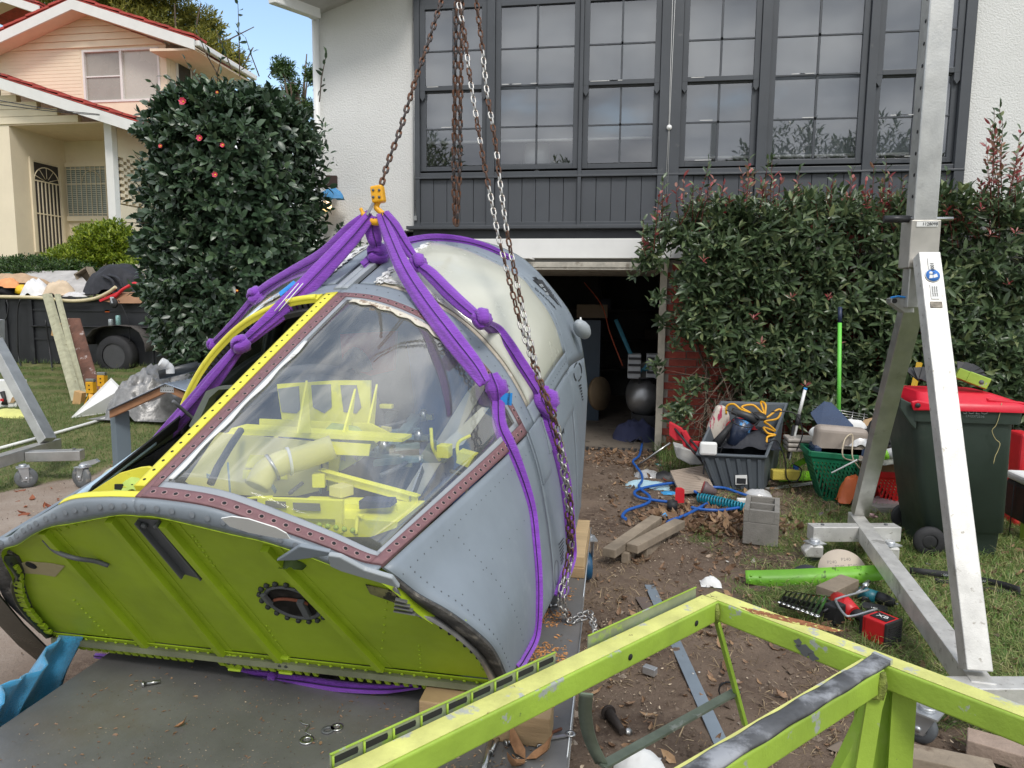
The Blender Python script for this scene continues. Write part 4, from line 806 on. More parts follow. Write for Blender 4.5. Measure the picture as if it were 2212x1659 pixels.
for i, (x, y, z, rx, rz) in enumerate(((-12, -26, 7.5, 3.5, 4.2), (-4, -30, 6.5, 3, 4), (9, -27, 7.5, 4, 4.4), (14, -28, 8, 3.5, 4.6), (21, -26, 8.5, 4, 4.5))):
 r = np.random.default_rng(90+i); t_ = thing('tree', (x, y, 0), ['broad street tree', 'smaller street tree', 'round street tree', 'tall street tree', 'far right street tree'][i]+' across the road behind the viewpoint', 'tree'); c_ = np.array([x, y, z]); u = r.normal(0, 1, (500, 3)); u /= np.linalg.norm(u, axis=1, keepdims=True)
 foliage(t_, [shoots(c_+u*np.array([rx, rx, rz])*(r.uniform(.3, 1, 500)[:, None]**.5), u+np.array([0, 0, .3]), 8, .45, .35, .7, r)], m_hedge, 0, 'crown'); MB().tube([(x, y, -.1), (x, y, z)], [.3, .15], 8).build('trunk', m_bark, t_)
# ================================================================== THE COCKPIT CAPSULE
CA, CR = .074, .025
cO = np.array([-1.198, 2.149, .42]); cS = np.array([math.sin(CA), math.cos(CA), 0]); _t0 = np.array([math.cos(CA), -math.sin(CA), 0]); _z = np.array([0, 0, 1.])
cT = _t0*math.cos(CR)+_z*math.sin(CR); cN = _z*math.cos(CR)-_t0*math.sin(CR)
def CL(q): q = np.asarray(q)-cO; return np.array([q@cS, q@cT, q@cN])
def CW(s, t, n): return cO+cS*s+cT*t+cN*n
def on_s(x, y, S): return CL(onplane(x, y, cO+cS*S, cS))
def on_t(x, y, T): return CL(onplane(x, y, cO+cT*T, cT))
def on_n(x, y, Nn): return CL(onplane(x, y, cO+cN*Nn, cN))
DIP = .95; nb_l = np.array([-math.sin(DIP), 0, -math.cos(DIP)])           # bulkhead plane normal (local)
nbW = cS*nb_l[0]+cT*nb_l[1]+cN*nb_l[2]
def on_b(x, y, off=0.0): return CL(onplane(x, y, cO+nbW*off, nbW))          # off>0: in front of the bulkhead plane
def crv(pts, n, k=12, closed=False):
 P_ = np.array(cat_rom(pts, k)); d = np.r_[0, np.cumsum(np.linalg.norm(np.diff(P_, axis=0), axis=1))]; u = np.linspace(0, d[-1], n)
 return np.stack([np.interp(u, d, P_[:, i]) for i in range(3)], 1)
NA, NBn, NC = 49, 33, 13
off0 = -.024
r0A = [np.array([-.5, 0, .742]), np.array([-.498, .1, .738])]+[on_b(x, y, off0) for x, y in ((463, 1098), (580, 1138), (697, 1180), (779, 1213), (824, 1222))]
r0B = [on_b(x, y, off0) for x, y in ((824, 1222), (852, 1240), (904, 1281), (970, 1318), (1037, 1368), (1072, 1408), (1100, 1473))]
eB = r0B[-1]; r0B = r0B+[np.array([eB[0]+.015, eB[1]-.02, .045])]
def zfix(a_):
 a_ = np.array(a_); return a_
def ribS(S, A_, B_): return [np.array([S, t_, n_]) for t_, n_ in A_], [np.array([S, t_, n_]) for t_, n_ in B_]
r1A = [np.array([.705, 0, 1.289])]+[np.array(q) for q in ((.683, .163, 1.273), (.685, .295, 1.234), (.688, .425, 1.170), (.692, .539, 1.082), (.695, .614, 1.007), (.699, .675, .932), (.703, .738, .833), (.709, .798, .714))]
r1B = [np.array([.709, .798, .714]), np.array([.71, .838, .59]), np.array([.71, .868, .45]), np.array([.71, .892, .28]), np.array([.71, .905, .12]), np.array([.71, .902, .03]), np.array([.71, .87, -.01])]
r2A, r2B = ribS(1.45, [(0, 1.555), (.14, 1.55), (.273, 1.525), (.389, 1.485), (.611, 1.369), (.683, 1.29), (.748, 1.207), (.794, 1.119), (.828, .999), (.852, .90)], [(.852, .90), (.875, .75), (.895, .5), (.90, .25), (.888, .06), (.85, -.01)])
r3A, r3B = ribS(2.0, [(0, 1.638), (.14, 1.628), (.277, 1.598), (.398, 1.557), (.502, 1.504), (.574, 1.446), (.665, 1.347), (.766, 1.216), (.803, 1.15), (.848, 1.033), (.868, .92)], [(.868, .92), (.887, .751), (.883, .616), (.868, .35), (.850, .12), (.846, .03), (.81, -.01)])
ribs = []
for A_, B_ in ((r0A, r0B), (r1A, r1B), (r2A, r2B), (r3A, r3B)):
 kz = .09 if A_ is r0A else -.03
 C_ = [B_[-1], np.array([B_[-1][0], B_[-1][1]*.55, kz]), np.array([B_[-1][0], 0, kz])]
 ribs.append(np.concatenate([crv(A_, NA), crv(B_, NBn)[1:], crv(C_, NC)[1:]]))
ribs = np.array(ribs)                                     # 4 x M x 3
kn = np.array([0, 1.2, 2.0, 2.6])
tan = np.zeros_like(ribs); tan[1] = .5*((ribs[1]-ribs[0])/1.2+(ribs[2]-ribs[1])/.8); tan[0] = (ribs[1]-ribs[0])/1.2; tan[2] = (ribs[3]-ribs[1])/1.4; tan[3] = (ribs[3]-ribs[2])/.6
VCOL = np.concatenate([np.linspace(0, 1, NA), np.linspace(1, 2, NBn)[1:], np.linspace(2, 3, NC)[1:]])
def SF(u, v):
 """capsule skin, right half, local coords; u 0..3 nose to tail, v 0 roof centre, 1 sill, 2 chine, 3 keel"""
 i = min(2, max(0, int(u))); f = u-i; h = kn[i+1]-kn[i]; f2, f3 = f*f, f**3
 if i == 0:  # near-straight panels between nose and bow
  row = ribs[0]*(1-f)+ribs[1]*f+ (tan[1]-tan[0])*(f3-f2)*h*.5
 else: row = (2*f3-3*f2+1)*ribs[i]+(f3-2*f2+f)*h*tan[i]+(-2*f3+3*f2)*ribs[i+1]+(f3-f2)*h*tan[i+1]
 return np.array([np.interp(v, VCOL, row[:, k]) for k in range(3)])
def SN(u, v):
 e = .012; a_ = SF(min(3, u+e), v)-SF(max(0, u-e), v); b_ = SF(u, min(3, v+e))-SF(u, max(0, v-e)); n_ = np.cross(b_, a_); n_ = n_/(np.linalg.norm(n_)+1e-12)
 return n_ if n_@np.array([0, 1, .6]) > 0 or v > 2 else n_
def SW(u, v, side=1, off=0.0):
 p = SF(u, v); n_ = SN(u, v);
 if v < 2.6 and n_[1]*1.0+n_[2]*.5 < 0: n_ = -n_
 p = p+n_*off
 return CW(p[0], p[1]*side, p[2])
def patch(u0, u1, v0, v1, side=1, nu=12, nv=12, off=0.0, thick=.006, curve=None):
 """slab on the skin; u/v limits may be functions of the other parameter (0..1)"""
 f = lambda q, t_: q(t_) if callable(q) else q
 g = np.zeros((nu+1, nv+1, 3))
 for i in range(nu+1):
  for j in range(nv+1):
   a_, b_ = i/nu, j/nv; u = f(u0, b_)*(1-a_)+f(u1, b_)*a_; v = f(v0, a_)*(1-b_)+f(v1, a_)*b_
   g[i, j] = SW(min(3, max(0, u)), v, side, off+(curve(a_, b_) if curve else 0))
 c_ = g[nu//2, nv//2]; du = g[min(nu, nu//2+1), nv//2]-c_; dv = g[nu//2, min(nv, nv//2+1)]-c_; n_ = np.cross(du, dv); out = SW(.5*(f(u0, .5)+f(u1, .5)), .5*(f(v0, .5)+f(v1, .5)), side, .1+off)-SW(.5*(f(u0, .5)+f(u1, .5)), .5*(f(v0, .5)+f(v1, .5)), side, off)
 if n_@out < 0: g = g[::-1]
 return MB().grid(g, thick=thick)
cap = thing('cockpit_capsule', CW(.7, 0, 0), 'cut-off grey jet cockpit capsule with green nose bulkhead standing on the steel trolley', 'cockpit')
m_greyl = M('faded grey paint', (.33, .36, .38), .5, var=.1, scale=4, col2=(.48, .48, .45), thr=.64, c2s=7, c2soft=.05)
m_edge = M('tan sealant', (.42, .37, .29), .7, var=.2, scale=14, col2=(.55, .53, .48), thr=.55, c2s=18, c2soft=.1)
m_frost = M('milky canopy plastic', (.50, .50, .42), .22, var=.05, scale=2.2, col2=(.60, .61, .57), thr=.52, c2s=1.6, c2soft=.25, spec=.5, coat=.25)
m_wtape = M('white masking', (.70, .70, .68), .7, var=.06, col2=(.5, .48, .44), thr=.62, c2s=20)
m_wglass = glassmat('windshield glass', (.95, .96, .96), .07, (.80, .80, .76), .03, hs=2.3, refl=.0065)
m_hglass = glassmat('dusty canopy glass', (.75, .78, .72), .5, (.5, .5, .42), .12, hs=3, refl=.035)
m_liner = M('black liner', (.02, .02, .022), .75, var=.3)
gy = m_greyp
for sd_ in (1, -1):
 for k_, (u0_, u1_) in enumerate(((0, .995), (1.0, 1.995), (2.0, 3.0))):
  patch(u0_, u1_, 1.0 if k_ else 1.012, 2.0, sd_, 22, 26, 0, .008).build('side_skin', gy, cap)
 patch(0, 3, 2.002, 3.0, sd_, 14, 10, 0, .008).build('belly_skin', gy, cap)
 patch(2.06, 3.0, 0, 1.0, sd_, 12, 24, 0, .008).build('aft_skin', gy, cap)
 patch(1.0, 1.13, .0, 1.0, sd_, 6, 40, .004, .012).build('bow_frame', gy, cap)
 patch(1.13, 2.055, .055, .125, sd_, 26, 5, .006, .014).build('hatch_rail', gy, cap)
 patch(1.13, 2.055, .93, 1.0, sd_, 26, 5, .006, .014).build('hatch_rail', gy, cap)
 patch(1.98, 2.055, .126, .929, sd_, 5, 28, .006, .014).build('hatch_rail', gy, cap)
 patch(1.131, 1.16, .126, .929, sd_, 4, 34, .005, .012).build('hatch_seal', m_edge, cap)
 patch(1.161, 1.979, .126, .929, sd_, 26, 30, .008, .008, curve=lambda a_, b_: .035*math.sin(math.pi*min(1, max(0, a_)))**.6*math.sin(math.pi*b_)**.5).build('hatch_pane', m_frost if sd_ > 0 else m_hglass, cap)
 for (a0, a1, b0, b1) in ((1.135, 1.62, .118, .15), (1.155, 1.20, .15, .40), (1.2, 1.9, .13, .15)):
  patch(lambda q, a0=a0: a0+.012*math.sin(q*31), lambda q, a1=a1: a1+.015*math.sin(q*37+1), lambda q, b0=b0: b0+.006*math.sin(q*41), lambda q, b1=b1: b1+.012*math.sin(q*29+2)+.006*math.sin(q*71), sd_, 30, 8, .016, .003).build('masking_tape', m_wtape, cap)
 patch(1.04, 2.05, 0, .03, sd_, 20, 3, .012, .02).build('spine_rail', m_greyl, cap)
 patch(1.04, 2.05, .031, .054, sd_, 20, 3, -.02, .01).build('spine_slot', m_liner, cap)
patch(1.02, 1.22, 1.0, 1.3, 1, 8, 8, .007, .008).build('access_plate', gy, cap, bev=.002)
patch(1.26, 2.02, 1.02, 1.22, 1, 16, 6, .005, .006).build('access_panel', gy, cap, bev=.002)
wb = .04
def band(u0, u1, v0, v1, name, mat, off, th, sd_=1, nu=30, nv=4): return patch(u0, u1, v0, v1, sd_, nu, nv, off, th).build(name, mat, cap)
band(.0, 1.0, .955, 1.0, 'screen_frame', m_maroon, .006, .012, 1, 34, 4)
band(.0, .031, .028, .9545, 'screen_frame', m_maroon, .006, .012, 1, 4, 40)
band(.97, 1.0, .028, .9545, 'screen_frame', m_maroon, .006, .012, 1, 4, 40)
band(.0315, .9695, .028, .055, 'screen_frame', m_maroon, .006, .012, 1, 34, 4)
m_seal = M('grey seal', (.30, .32, .34), .55, var=.08)
band(.0315, .05, .0555, .9545, 'screen_seal', m_seal, .004, .01, 1, 4, 40)
band(.95, .9695, .0555, .9545, 'screen_seal', m_seal, .004, .01, 1, 4, 40)
band(.0505, .9495, .0555, .074, 'screen_seal', m_seal, .004, .01, 1, 34, 4)
band(.0505, .9495, .935, .9545, 'screen_seal', m_seal, .004, .01, 1, 34, 4)
patch(.0505, .9495, .0745, .9345, 1, 26, 26, .004, .005, curve=lambda a_, b_: .012*math.sin(math.pi*a_)*math.sin(math.pi*b_)).build('windshield_pane', m_wglass, cap)
patch(.055, .66, .075, lambda q: .094+.005*math.sin(q*23), 1, 30, 4, .0105, .002).build('paint_strip', m_wtape, cap)
patch(lambda q: .923+.006*math.sin(q*40), .949, .10, .60, 1, 4, 40, .0105, .002).build('paint_strip', M('flaking cream', (.62, .58, .48), .8, var=.2, scale=30, col2=(.3, .22, .16), thr=.55, c2s=30), cap)
hole_me = MB().lathe([(0, .0012), (.0055, .0012), (.0055, 0)], (0, 0, 0), n=8).mesh('screw', m_dark)
dimple_me = MB().lathe([(0, .0008), (.009, .0008), (.0095, 0)], (0, 0, 0), n=10).mesh('dimple', m_dimple)
ring_me = MB().lathe([(0, .0006), (.0085, .0006), (.0085, -.001)], (0, 0, 0), n=10).mesh('screw_seat', M('primer pink', (.36, .22, .22), .6))
dot_me = MB().lathe([(0, .0008), (.0055, .0008), (.0055, 0)], (0, 0, 0), n=8).mesh('flush_screw', M('flush screw', (.09, .10, .11), .6))
def screw(u, v, side=1, off=.0065, par=cap, ring=True, sc=1.0):
 p = SW(u, v, side, off); q = SW(u, v, side, off+.02); z_ = nrm(q-p); x_ = nrm(np.cross(z_, (0, 1, .3))); y_ = np.cross(z_, x_)
 inst(hole_me if sc > .7 else dot_me, 'screw', par, mat_from(x_*sc, y_*sc, z_*sc, p))
 if ring: inst(ring_me, 'screw_seat', par, mat_from(x_*sc, y_*sc, z_*sc, p))
for i in range(19): screw(.0155, .06+.87*i/18)
for i in range(26): screw(.06+.9*i/25, .9775)
for i in range(26): screw(.06+.9*i/25, .0415)
for i in range(26): screw(.985, .06+.87*i/25)
for i in range(30): screw(1.0+.0+.99*i/29, 1.03, off=.0005, ring=False, sc=.6) if i/29 > .1 else None
for k_, (v_, a0, a1, n_) in enumerate(((1.09, .02, .97, 26), (1.99*.5+.98*.5+.28, .1, .9, 10), (1.93, .05, 2.9, 34))):
 for i in range(n_): screw(a0+(a1-a0)*i/(n_-1), v_ if k_ != 1 else 1.35, off=.0005, ring=False, sc=.42)
for i in range(22): screw(.055, 1.12+.78*i/21, off=.0006, ring=False, sc=.5)
for i in range(18): screw(.30, 1.15+.7*i/17, off=.0006, ring=False, sc=.45)
for i in range(16): screw(2.03, .15+.7*i/15, off=.0065, ring=False, sc=.6)
for i in range(20): screw(1.07, .06+.9*i/19, off=.0045, ring=False, sc=.5)
for i in range(14): screw(1.3+.7*i/13, .965, off=.0065, ring=False, sc=.6)
for i in range(16): screw(2.35, .1+.85*i/15, off=.0006, ring=False, sc=.45)
for i in range(16): screw(2.92, .1+.85*i/15, off=.0006, ring=False, sc=.5)
band(.0, 1.0, .0, .027, 'centre_beam', m_maroon, .004, .02, 1, 34, 3)
band(.03, 1.0, .0, .048, 'centre_beam', m_yel, .007, .02, -1, 34, 4)
for i in range(30): screw(.05+.93*i/29, .026, -1, .0075, ring=False, sc=.8)
band(.955, 1.0, .063, 1.0, 'bow_flange', m_yel, .004, .015, -1, 4, 40)
for i in range(24): screw(.978, .09+.88*i/23, -1, .0045, ring=False, sc=.8)
MB().tube([SW(.965, v, -1, .008) for v in np.linspace(.07, 1.0, 40)], .014, 8).build('bow_lip', m_yel, cap)
band(.93, .954, .063, 1.0, 'bow_liner', m_liner, -.03, .02, -1, 4, 40)
for i in range(36):
 v_ = .09+.88*i/35; p = SW(.952, v_, -1, -.012); q = SW(.952, v_, -1, -.04); MB().bar(p, q, .014, .006, up=cS).build('liner_tooth', m_liner, cap)
def run(us, v_, off, side=-1): return [SW(u, v_, side, off) for u in us]
MB().tube([SW(u, 1.0+.09*(1-u), -1, .008-.035*(1-u)) for u in np.linspace(.02, 1.02, 24)], np.linspace(.014, .026, 24), 10).build('sill_seal', m_rubber, cap)
MB().tube(run(np.linspace(.10, .7, 16), .93, -.03), .016, 10).build('sill_tube', M('pale blue tube', (.42, .56, .66), .4), cap)
patch(.12, 1.0, .965, 1.02, -1, 24, 3, -.022, .006).build('sill_flange', M('olive flange', (.10, .11, .08), .6), cap)
patch(.3, .98, .86, .95, -1, 24, 3, -.035, .006).build('inner_sill', m_liner, cap)
band(0, .018, .0, .42, 'nose_flange', m_yel, .002, .02, -1, 3, 40)
gp_ = [on_s(x, y, -.36) for x, y in ((162, 1084), (215, 1050), (258, 1022), (300, 1010), (318, 1008), (328, 1012), (300, 1045), (285, 1080))]
gpl = MB().prism([CW(*q) for q in gp_], cS*.012).build('gusset', m_yel, cap, bev=.002)
gw_ = [on_s(x, y, -.375) for x, y in ((247, 1046), (264, 1046), (264, 1070), (247, 1070))]; MB().prism([CW(*q) for q in gw_], cS*.004).build('gusset_slot', m_dark, gpl)
gw_ = [on_s(x, y, -.375) for x, y in ((283, 1046), (287, 1046), (287, 1068), (283, 1068))]; MB().prism([CW(*q) for q in gw_], cS*.004).build('gusset_slot', m_dark, gpl)
q_ = CW(*on_s(272, 1062, -.376)); text('12F', .028, M('yellow relief', (.6, .54, .05), .5), gpl, planemap(q_, -cN, cT), xs=1)
cloth('torn_tape', CW(*on_s(310, 1052, -.33)), .06, .05, .06, M('lime tape', (.42, .55, .12), .7), None, None, 12, parent=cap)
def inner_edge(side, n=49):
 pts = [np.array([-.494, 0, .690])]+[on_b(x, y, 0) for x, y in ((350, 1119), (500, 1154), (567, 1169), (650, 1196), (737, 1229), (812, 1250))]
 c_ = crv(pts, n); c_[:, 1] *= side; return c_
LE = inner_edge(1)
for side in (1, -1):
 up_ = np.array([SF(0, v) for v in np.linspace(0, 1, 49)]); lo_ = inner_edge(1); bu = np.zeros((49, 5, 3))
 for i in range(49):
  for j in range(5):
   f = j/4; p = up_[i]*(1-f)+lo_[i]*f+np.array([-1, 0, .35])*.012*math.sin(math.pi*f); bu[i, j] = CW(p[0], p[1]*side, p[2])
 if side > 0: bu = bu[:, ::-1]
 MB().grid(bu, thick=.006).build('nose_lip', gy, cap)
for i in range(14):
 f = i/13; k_ = 2+int(44*f); p = (SF(0, VCOL[min(48, k_)])*.5+LE[min(48, k_)]*.5)
 for side in (1, -1):
  q = CW(p[0]-.014, p[1]*side, p[2]+.004); z_ = -cS; inst(dimple_me, 'filled_hole', cap, mat_from(cT*.9, cN*.9, z_*.3, q))
wp = [on_b(x, y, .012) for x, y in ((482, 1120), (505, 1116), (540, 1121), (600, 1140), (622, 1152), (630, 1164), (600, 1162), (540, 1150), (500, 1137))]
MB().prism([CW(*(q+np.array([-.006, 0, .004]))) for q in wp], nbW*.003).build('paint_patch', m_wtape, cap)
bk = [on_b(x, y, .008) for x, y in ((560, 1196), (650, 1172), (716, 1185), (716, 1192), (640, 1203), (600, 1204))]
MB().prism([CW(*q) for q in bk[1:]], nbW*.012).build('lip_fairing', gy, cap, bev=.003)
bk = [on_b(x, y, .02) for x, y in ((712, 1190), (738, 1194), (790, 1222), (850, 1240), (866, 1262), (800, 1243), (740, 1225), (716, 1214))]
MB().prism([CW(*q) for q in bk], nbW*.014).build('corner_bracket', m_greyl, cap, bev=.004)
ro_ = [on_b(x, y, -.02) for x, y in ((852, 1243), (904, 1283), (970, 1320), (1037, 1371), (1072, 1410), (1098, 1474))]
mi_ = [on_b(x, y, -.035) for x, y in ((850, 1262), (893, 1300), (950, 1337), (1010, 1385), (1048, 1422), (1083, 1478))]
in_ = [on_b(x, y, -.0) for x, y in ((848, 1272), (887, 1323), (937, 1346), (995, 1386), (1035, 1428), (1064, 1486))]
ro_, mi_, in_ = crv(ro_, 34), crv(mi_, 34), crv(in_, 34)
m_seam = M('torn sealant', (.07, .066, .06), .9, var=.5, scale=16, bump=.8, bscale=40, col2=(.22, .2, .17), thr=.55, c2s=14, c2soft=.1)
m_bare = M('bare scraped metal', (.34, .34, .34), .4, .7, var=.25, scale=12, col2=(.10, .09, .08), thr=.62, c2s=16)
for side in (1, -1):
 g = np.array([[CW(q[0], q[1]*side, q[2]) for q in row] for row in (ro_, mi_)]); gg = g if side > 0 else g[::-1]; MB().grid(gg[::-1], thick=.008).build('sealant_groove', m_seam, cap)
 g = np.array([[CW(q[0], q[1]*side, q[2]) for q in row] for row in (mi_, in_)]); gg = g if side > 0 else g[::-1]; MB().grid(gg[::-1], thick=.008).build('ring_strip', m_bare if side > 0 else M('dark olive strip', (.04, .05, .02), .4), cap)  # left strip gets a dark olive, right strip bare metal
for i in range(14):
 p = in_[2+i*2]*.5+mi_[2+i*2]*.5; q = CW(p[0]-.01, p[1], p[2]-.004); inst(hole_me, 'screw', cap, mat_from(cT, cN, -cS, q))
 q = CW(p[0]-.01, -p[1], p[2]-.004); inst(hole_me, 'screw', cap, mat_from(cT, cN, -cS, q))
for i in range(4): a_ = on_b(880+i*6, 1300+i*9, .01); MB().bar(CW(*a_), CW(*(a_+np.array([-.01, -.03-.01*i, .01]))), .012, .004).build('torn_flap', m_bare, cap)
bsym = [on_b(x, y, 0) for x, y in ((350, 1119), (500, 1154), (567, 1169), (650, 1196), (737, 1229), (812, 1252), (860, 1285), (904, 1326), (960, 1364), (1014, 1407), (1045, 1446), (1068, 1487))]
hp = crv([np.array([-.494, 0, .690])]+bsym, 60); rec = .030
poly = [CW(*(p-nb_l*rec)) for p in hp]+[CW(*(np.array([p[0], -p[1], p[2]])-nb_l*rec)) for p in hp[::-1][:-1]]
bkh = MB().prism(poly[::-1], -nbW*.01).build('bulkhead', m_green, cap)
rim = MB()
for side in (1, -1):
 g = np.array([[CW(*(np.array([p[0], p[1]*side, p[2]])-nb_l*q)) for q in (-.002, rec)] for p in hp[:42]]); rim.grid(g if side > 0 else g[::-1])
rim.build('bulkhead_rim', m_green, cap)
upb = nrm(cN*math.sin(DIP)-cS*math.cos(DIP))             # up the slope of the bulkhead
def BQ(x, y, off=0.0): return CW(*on_b(x, y, off-rec))
m_chan = M('grey channel', (.10, .105, .11), .5, var=.15)
for (x0, y0, x1, y1, w_) in ((92, 1138, 322, 1398, .05), (236, 1112, 500, 1432, .05), (352, 1122, 620, 1440, .05), (570, 1174, 822, 1440, .05)):
 a_, b_ = BQ(x0+12, y0+4), BQ(x1+8, y1); st_ = MB(); st_.prism([a_-cT*.022, a_+cT*.03, b_+cT*.03, b_-cT*.022], nbW*.002)
 c_ = [a_-cT*.020, a_+cT*.004, b_+cT*.004, b_-cT*.020]; st_.prism([c_[0], c_[1], c_[2], c_[3]], nbW*.022)
 st_.build('stiffener', m_green, cap, bev=.004)
a_, b_ = BQ(322, 1120), BQ(420, 1240); ch = MB(); ch.prism([a_-cT*.035, a_+cT*.035, b_+cT*.035, b_+cT*.01-upb*.02, b_-cT*.035], nbW*.004)
for o_ in (-.035, .03): ch.prism([a_+cT*o_, a_+cT*(o_+.005), b_+cT*(o_+.005), b_+cT*o_], nbW*.022)
ch.build('grey_channel', m_chan, cap, bev=.002)
for o_ in (-.02, .02): MB().lathe([(0, .014), (.008, .012), (.010, .004)], a_+cT*o_-upb*.02+nbW*.004, nbW, 10).build('bolt', m_chan, cap)
pc = BQ(633, 1301); ph = MB(); ph.lathe([(.090, .0), (.090, .006), (.082, .007), (.077, .0), (.075, -.03)], pc, nbW, 32); pt_ = ph.build('port_ring', m_chan, cap)
MB().lathe([(0, .003), (.076, .003)], pc, nbW, 32).build('port_hole', M('port dark', (.03, .026, .022), .8, var=.4, scale=14), pt_)
MB().bar(pc-cT*.07+nbW*.012, pc-cT*.075+upb*.05+nbW*.012, .016, .012).bar(pc+cT*.035-upb*.05+nbW*.012, pc+cT*.04+upb*.03+nbW*.012, .02, .014).build('port_strut', m_chan, pt_)
MB().tube([pc+cT*math.cos(q)*.062+upb*math.sin(q)*.03+nbW*.008 for q in np.linspace(.4, 2.6, 12)], .005, 6).build('port_gasket', M('rust', (.2, .06, .03), .8), pt_)
bolt_me = MB().lathe([(0, .011), (.007, .010), (.009, .003), (.009, 0)], (0, 0, 0), n=6).mesh('bolt', M('dark bolt', (.03, .035, .03), .5))
for i in range(18): q = pc+(cT*math.cos(i*.349)+upb*math.sin(i*.349))*.102; inst(bolt_me, 'bolt', cap, mat_from(cT, upb, nbW, q))
riv_me = MB().lathe([(0, .004), (.0035, .003), (.005, 0)], (0, 0, 0), n=8).mesh('rivet', m_green)
def rivets(x0, y0, x1, y1, n_, sc=1.0, y=None):
 for i in range(n_): f = i/(n_-1); inst(riv_me, 'rivet', cap, mat_from(cT*sc, upb*sc, nbW*sc, BQ(x0+(x1-x0)*f, y0+(y1-y0)*f, .0)))
rivets(417, 1158, 462, 1222, 7, 1.2); rivets(160, 1296, 258, 1398, 12, 1.2); rivets(1005, 1340, 1042, 1446, 12); rivets(820, 1450, 835, 1300, 10); rivets(112, 1150, 215, 1117, 7, 1.2)
rivets(576, 1352, 616, 1414, 7); rivets(905, 1395, 912, 1470, 9)
cloth('connector', BQ(632, 1212, .0)-upb*.02, .035, .03, .05, M('olive putty', (.07, .11, .03), .8), None, None, 5, parent=cap)
MB().tube(cat_rom([BQ(95, 1165, .01), BQ(120, 1190, .02), BQ(160, 1205, .03), BQ(205, 1212, .01), BQ(235, 1222, .005)], 6), .007, 8).build('cable_stub', m_chan, cap)
MB().prism([BQ(x, y, .001) for x, y in ((30, 1220), (60, 1212), (110, 1216), (140, 1222), (120, 1245), (90, 1240), (40, 1236))], nbW*.002).build('tan_patch', M('bare primer', (.42, .36, .2), .7), cap)
MB().lathe([(0, .004), (.018, .004), (.018, 0)], BQ(68, 1220, .002), nbW, 12).build('patch_hole', m_dark, cap)
MB().prism([BQ(x, y, .002) for x, y in ((790, 1262), (850, 1276), (890, 1306), (880, 1312), (840, 1296), (800, 1282))], nbW*.002).build('scuffed_patch', M('scuffed primer', (.2, .19, .08), .7, var=.5, scale=20, col2=(.03, .03, .02), thr=.5, c2s=16), cap)
eb0, eb1 = hp[-1], hp[-1]*np.array([1, -1, 1])
fl_ = MB(); fl_.prism([CW(*(np.array([eb0[0], eb0[1], eb0[2]])-nb_l*(rec-.004))), CW(*(eb1-nb_l*(rec-.004))), CW(*(eb1-nb_l*(rec-.004)))-upb*.035, CW(*(eb0-nb_l*(rec-.004)))-upb*.035], nbW*.004); fl_.build('hem_flange', m_green, cap)
tooth = MB().box((0, 0, 0), (.022, .03, .008)).mesh('hem_tooth', m_green)
for i in range(52):
 f = (i+.5)/52
 if .33 < f < .36 or .60 < f < .66: continue
 p = CW(*(eb0*(1-f)+eb1*f-nb_l*(rec-.022)))-upb*.046; inst(tooth, 'hem_tooth', cap, mat_from(cT*(1 if f > .4 else .7), upb, nbW, p-cN*.004))
for i in range(40):
 f = (i+.5)/40; p = CW(*(eb0*(1-f)+eb1*f-nb_l*(rec-.004)))-upb*.015+nbW*.005; inst(riv_me, 'rivet', cap, mat_from(cT*1.4, upb*1.4, nbW*1.4, p))
for i in range(26):
 k_ = 36+int(i*22/26); p = hp[k_]*.5+hp[min(59, k_+1)]*.5 if i % 2 else hp[k_]; q = CW(*(np.array([p[0], -p[1], p[2]])-nb_l*.012))+cT*.012; d_ = nrm(CW(hp[min(59, k_+1)][0], -hp[min(59, k_+1)][1], hp[min(59, k_+1)][2])-CW(hp[k_-1][0], -hp[k_-1][1], hp[k_-1][2]))
 inst(tooth, 'hem_tooth', cap, mat_from(d_*.7, np.cross(nbW, d_), nbW*1.5, q))
for (x, y) in ((512, 1426), (622, 1432)):
 p = BQ(x, y, .004); k_ = MB(); k_.box(p+upb*.01, (.04, .02, .07), rot=np.stack([cT, nbW, upb], 1)); k_.box(p+nbW*.02-upb*.012, (.05, .03, .008), rot=np.stack([cT, nbW, upb], 1)); ko = k_.build('foot_bracket', m_green, cap, bev=.003)
 for i in range(4): inst(bolt_me, 'bolt', ko, mat_from(cT, upb, nbW, p+cT*(-.012+.024*(i % 2))+upb*(-.02+.04*(i//2))+nbW*.016))
lf = [on_b(x, y, .0) for x, y in ((-20, 1250), (0, 1290), (50, 1350), (100, 1400), (134, 1422), (97, 1441), (40, 1395), (0, 1353), (-30, 1315))]
MB().prism([CW(*q) for q in lf], -nbW*.006).build('lower_left_flange', M('oily black-green', (.018, .022, .012), .3), cap)
tb = [SF(3, v) for v in np.linspace(0, 3, 60)]; MB().prism([CW(p[0]-.01, p[1], p[2]) for p in tb]+[CW(p[0]-.01, -p[1], p[2]) for p in tb[::-1][1:-1]], cS*.012).build('tail_bulkhead', M('tail green-grey', (.13, .15, .12), .7), cap)
m_int = M('interior chromate', (.80, .78, .045), .6, var=.12, scale=4, col2=(.45, .50, .16), thr=.6, c2soft=.15)
m_intp = M('pale interior', (.62, .58, .20), .7, var=.12, scale=3)
m_teal = M('grey blue rail', (.20, .28, .30), .5, var=.12)
def lb(s0, s1, t0, t1, n0, n1, mat, name, bev=0):
 q = MB(); c_ = CW((s0+s1)/2, (t0+t1)/2, (n0+n1)/2); q.box(c_, (s1-s0, t1-t0, n1-n0), rot=np.stack([cS, cT, cN], 1)); return q.build(name, mat, cap, bev=bev)
lb(-.02, 1.98, -.84, .84, .02, .04, M('cockpit floor', (.16, .17, .10), .8, var=.3), 'cockpit_floor')
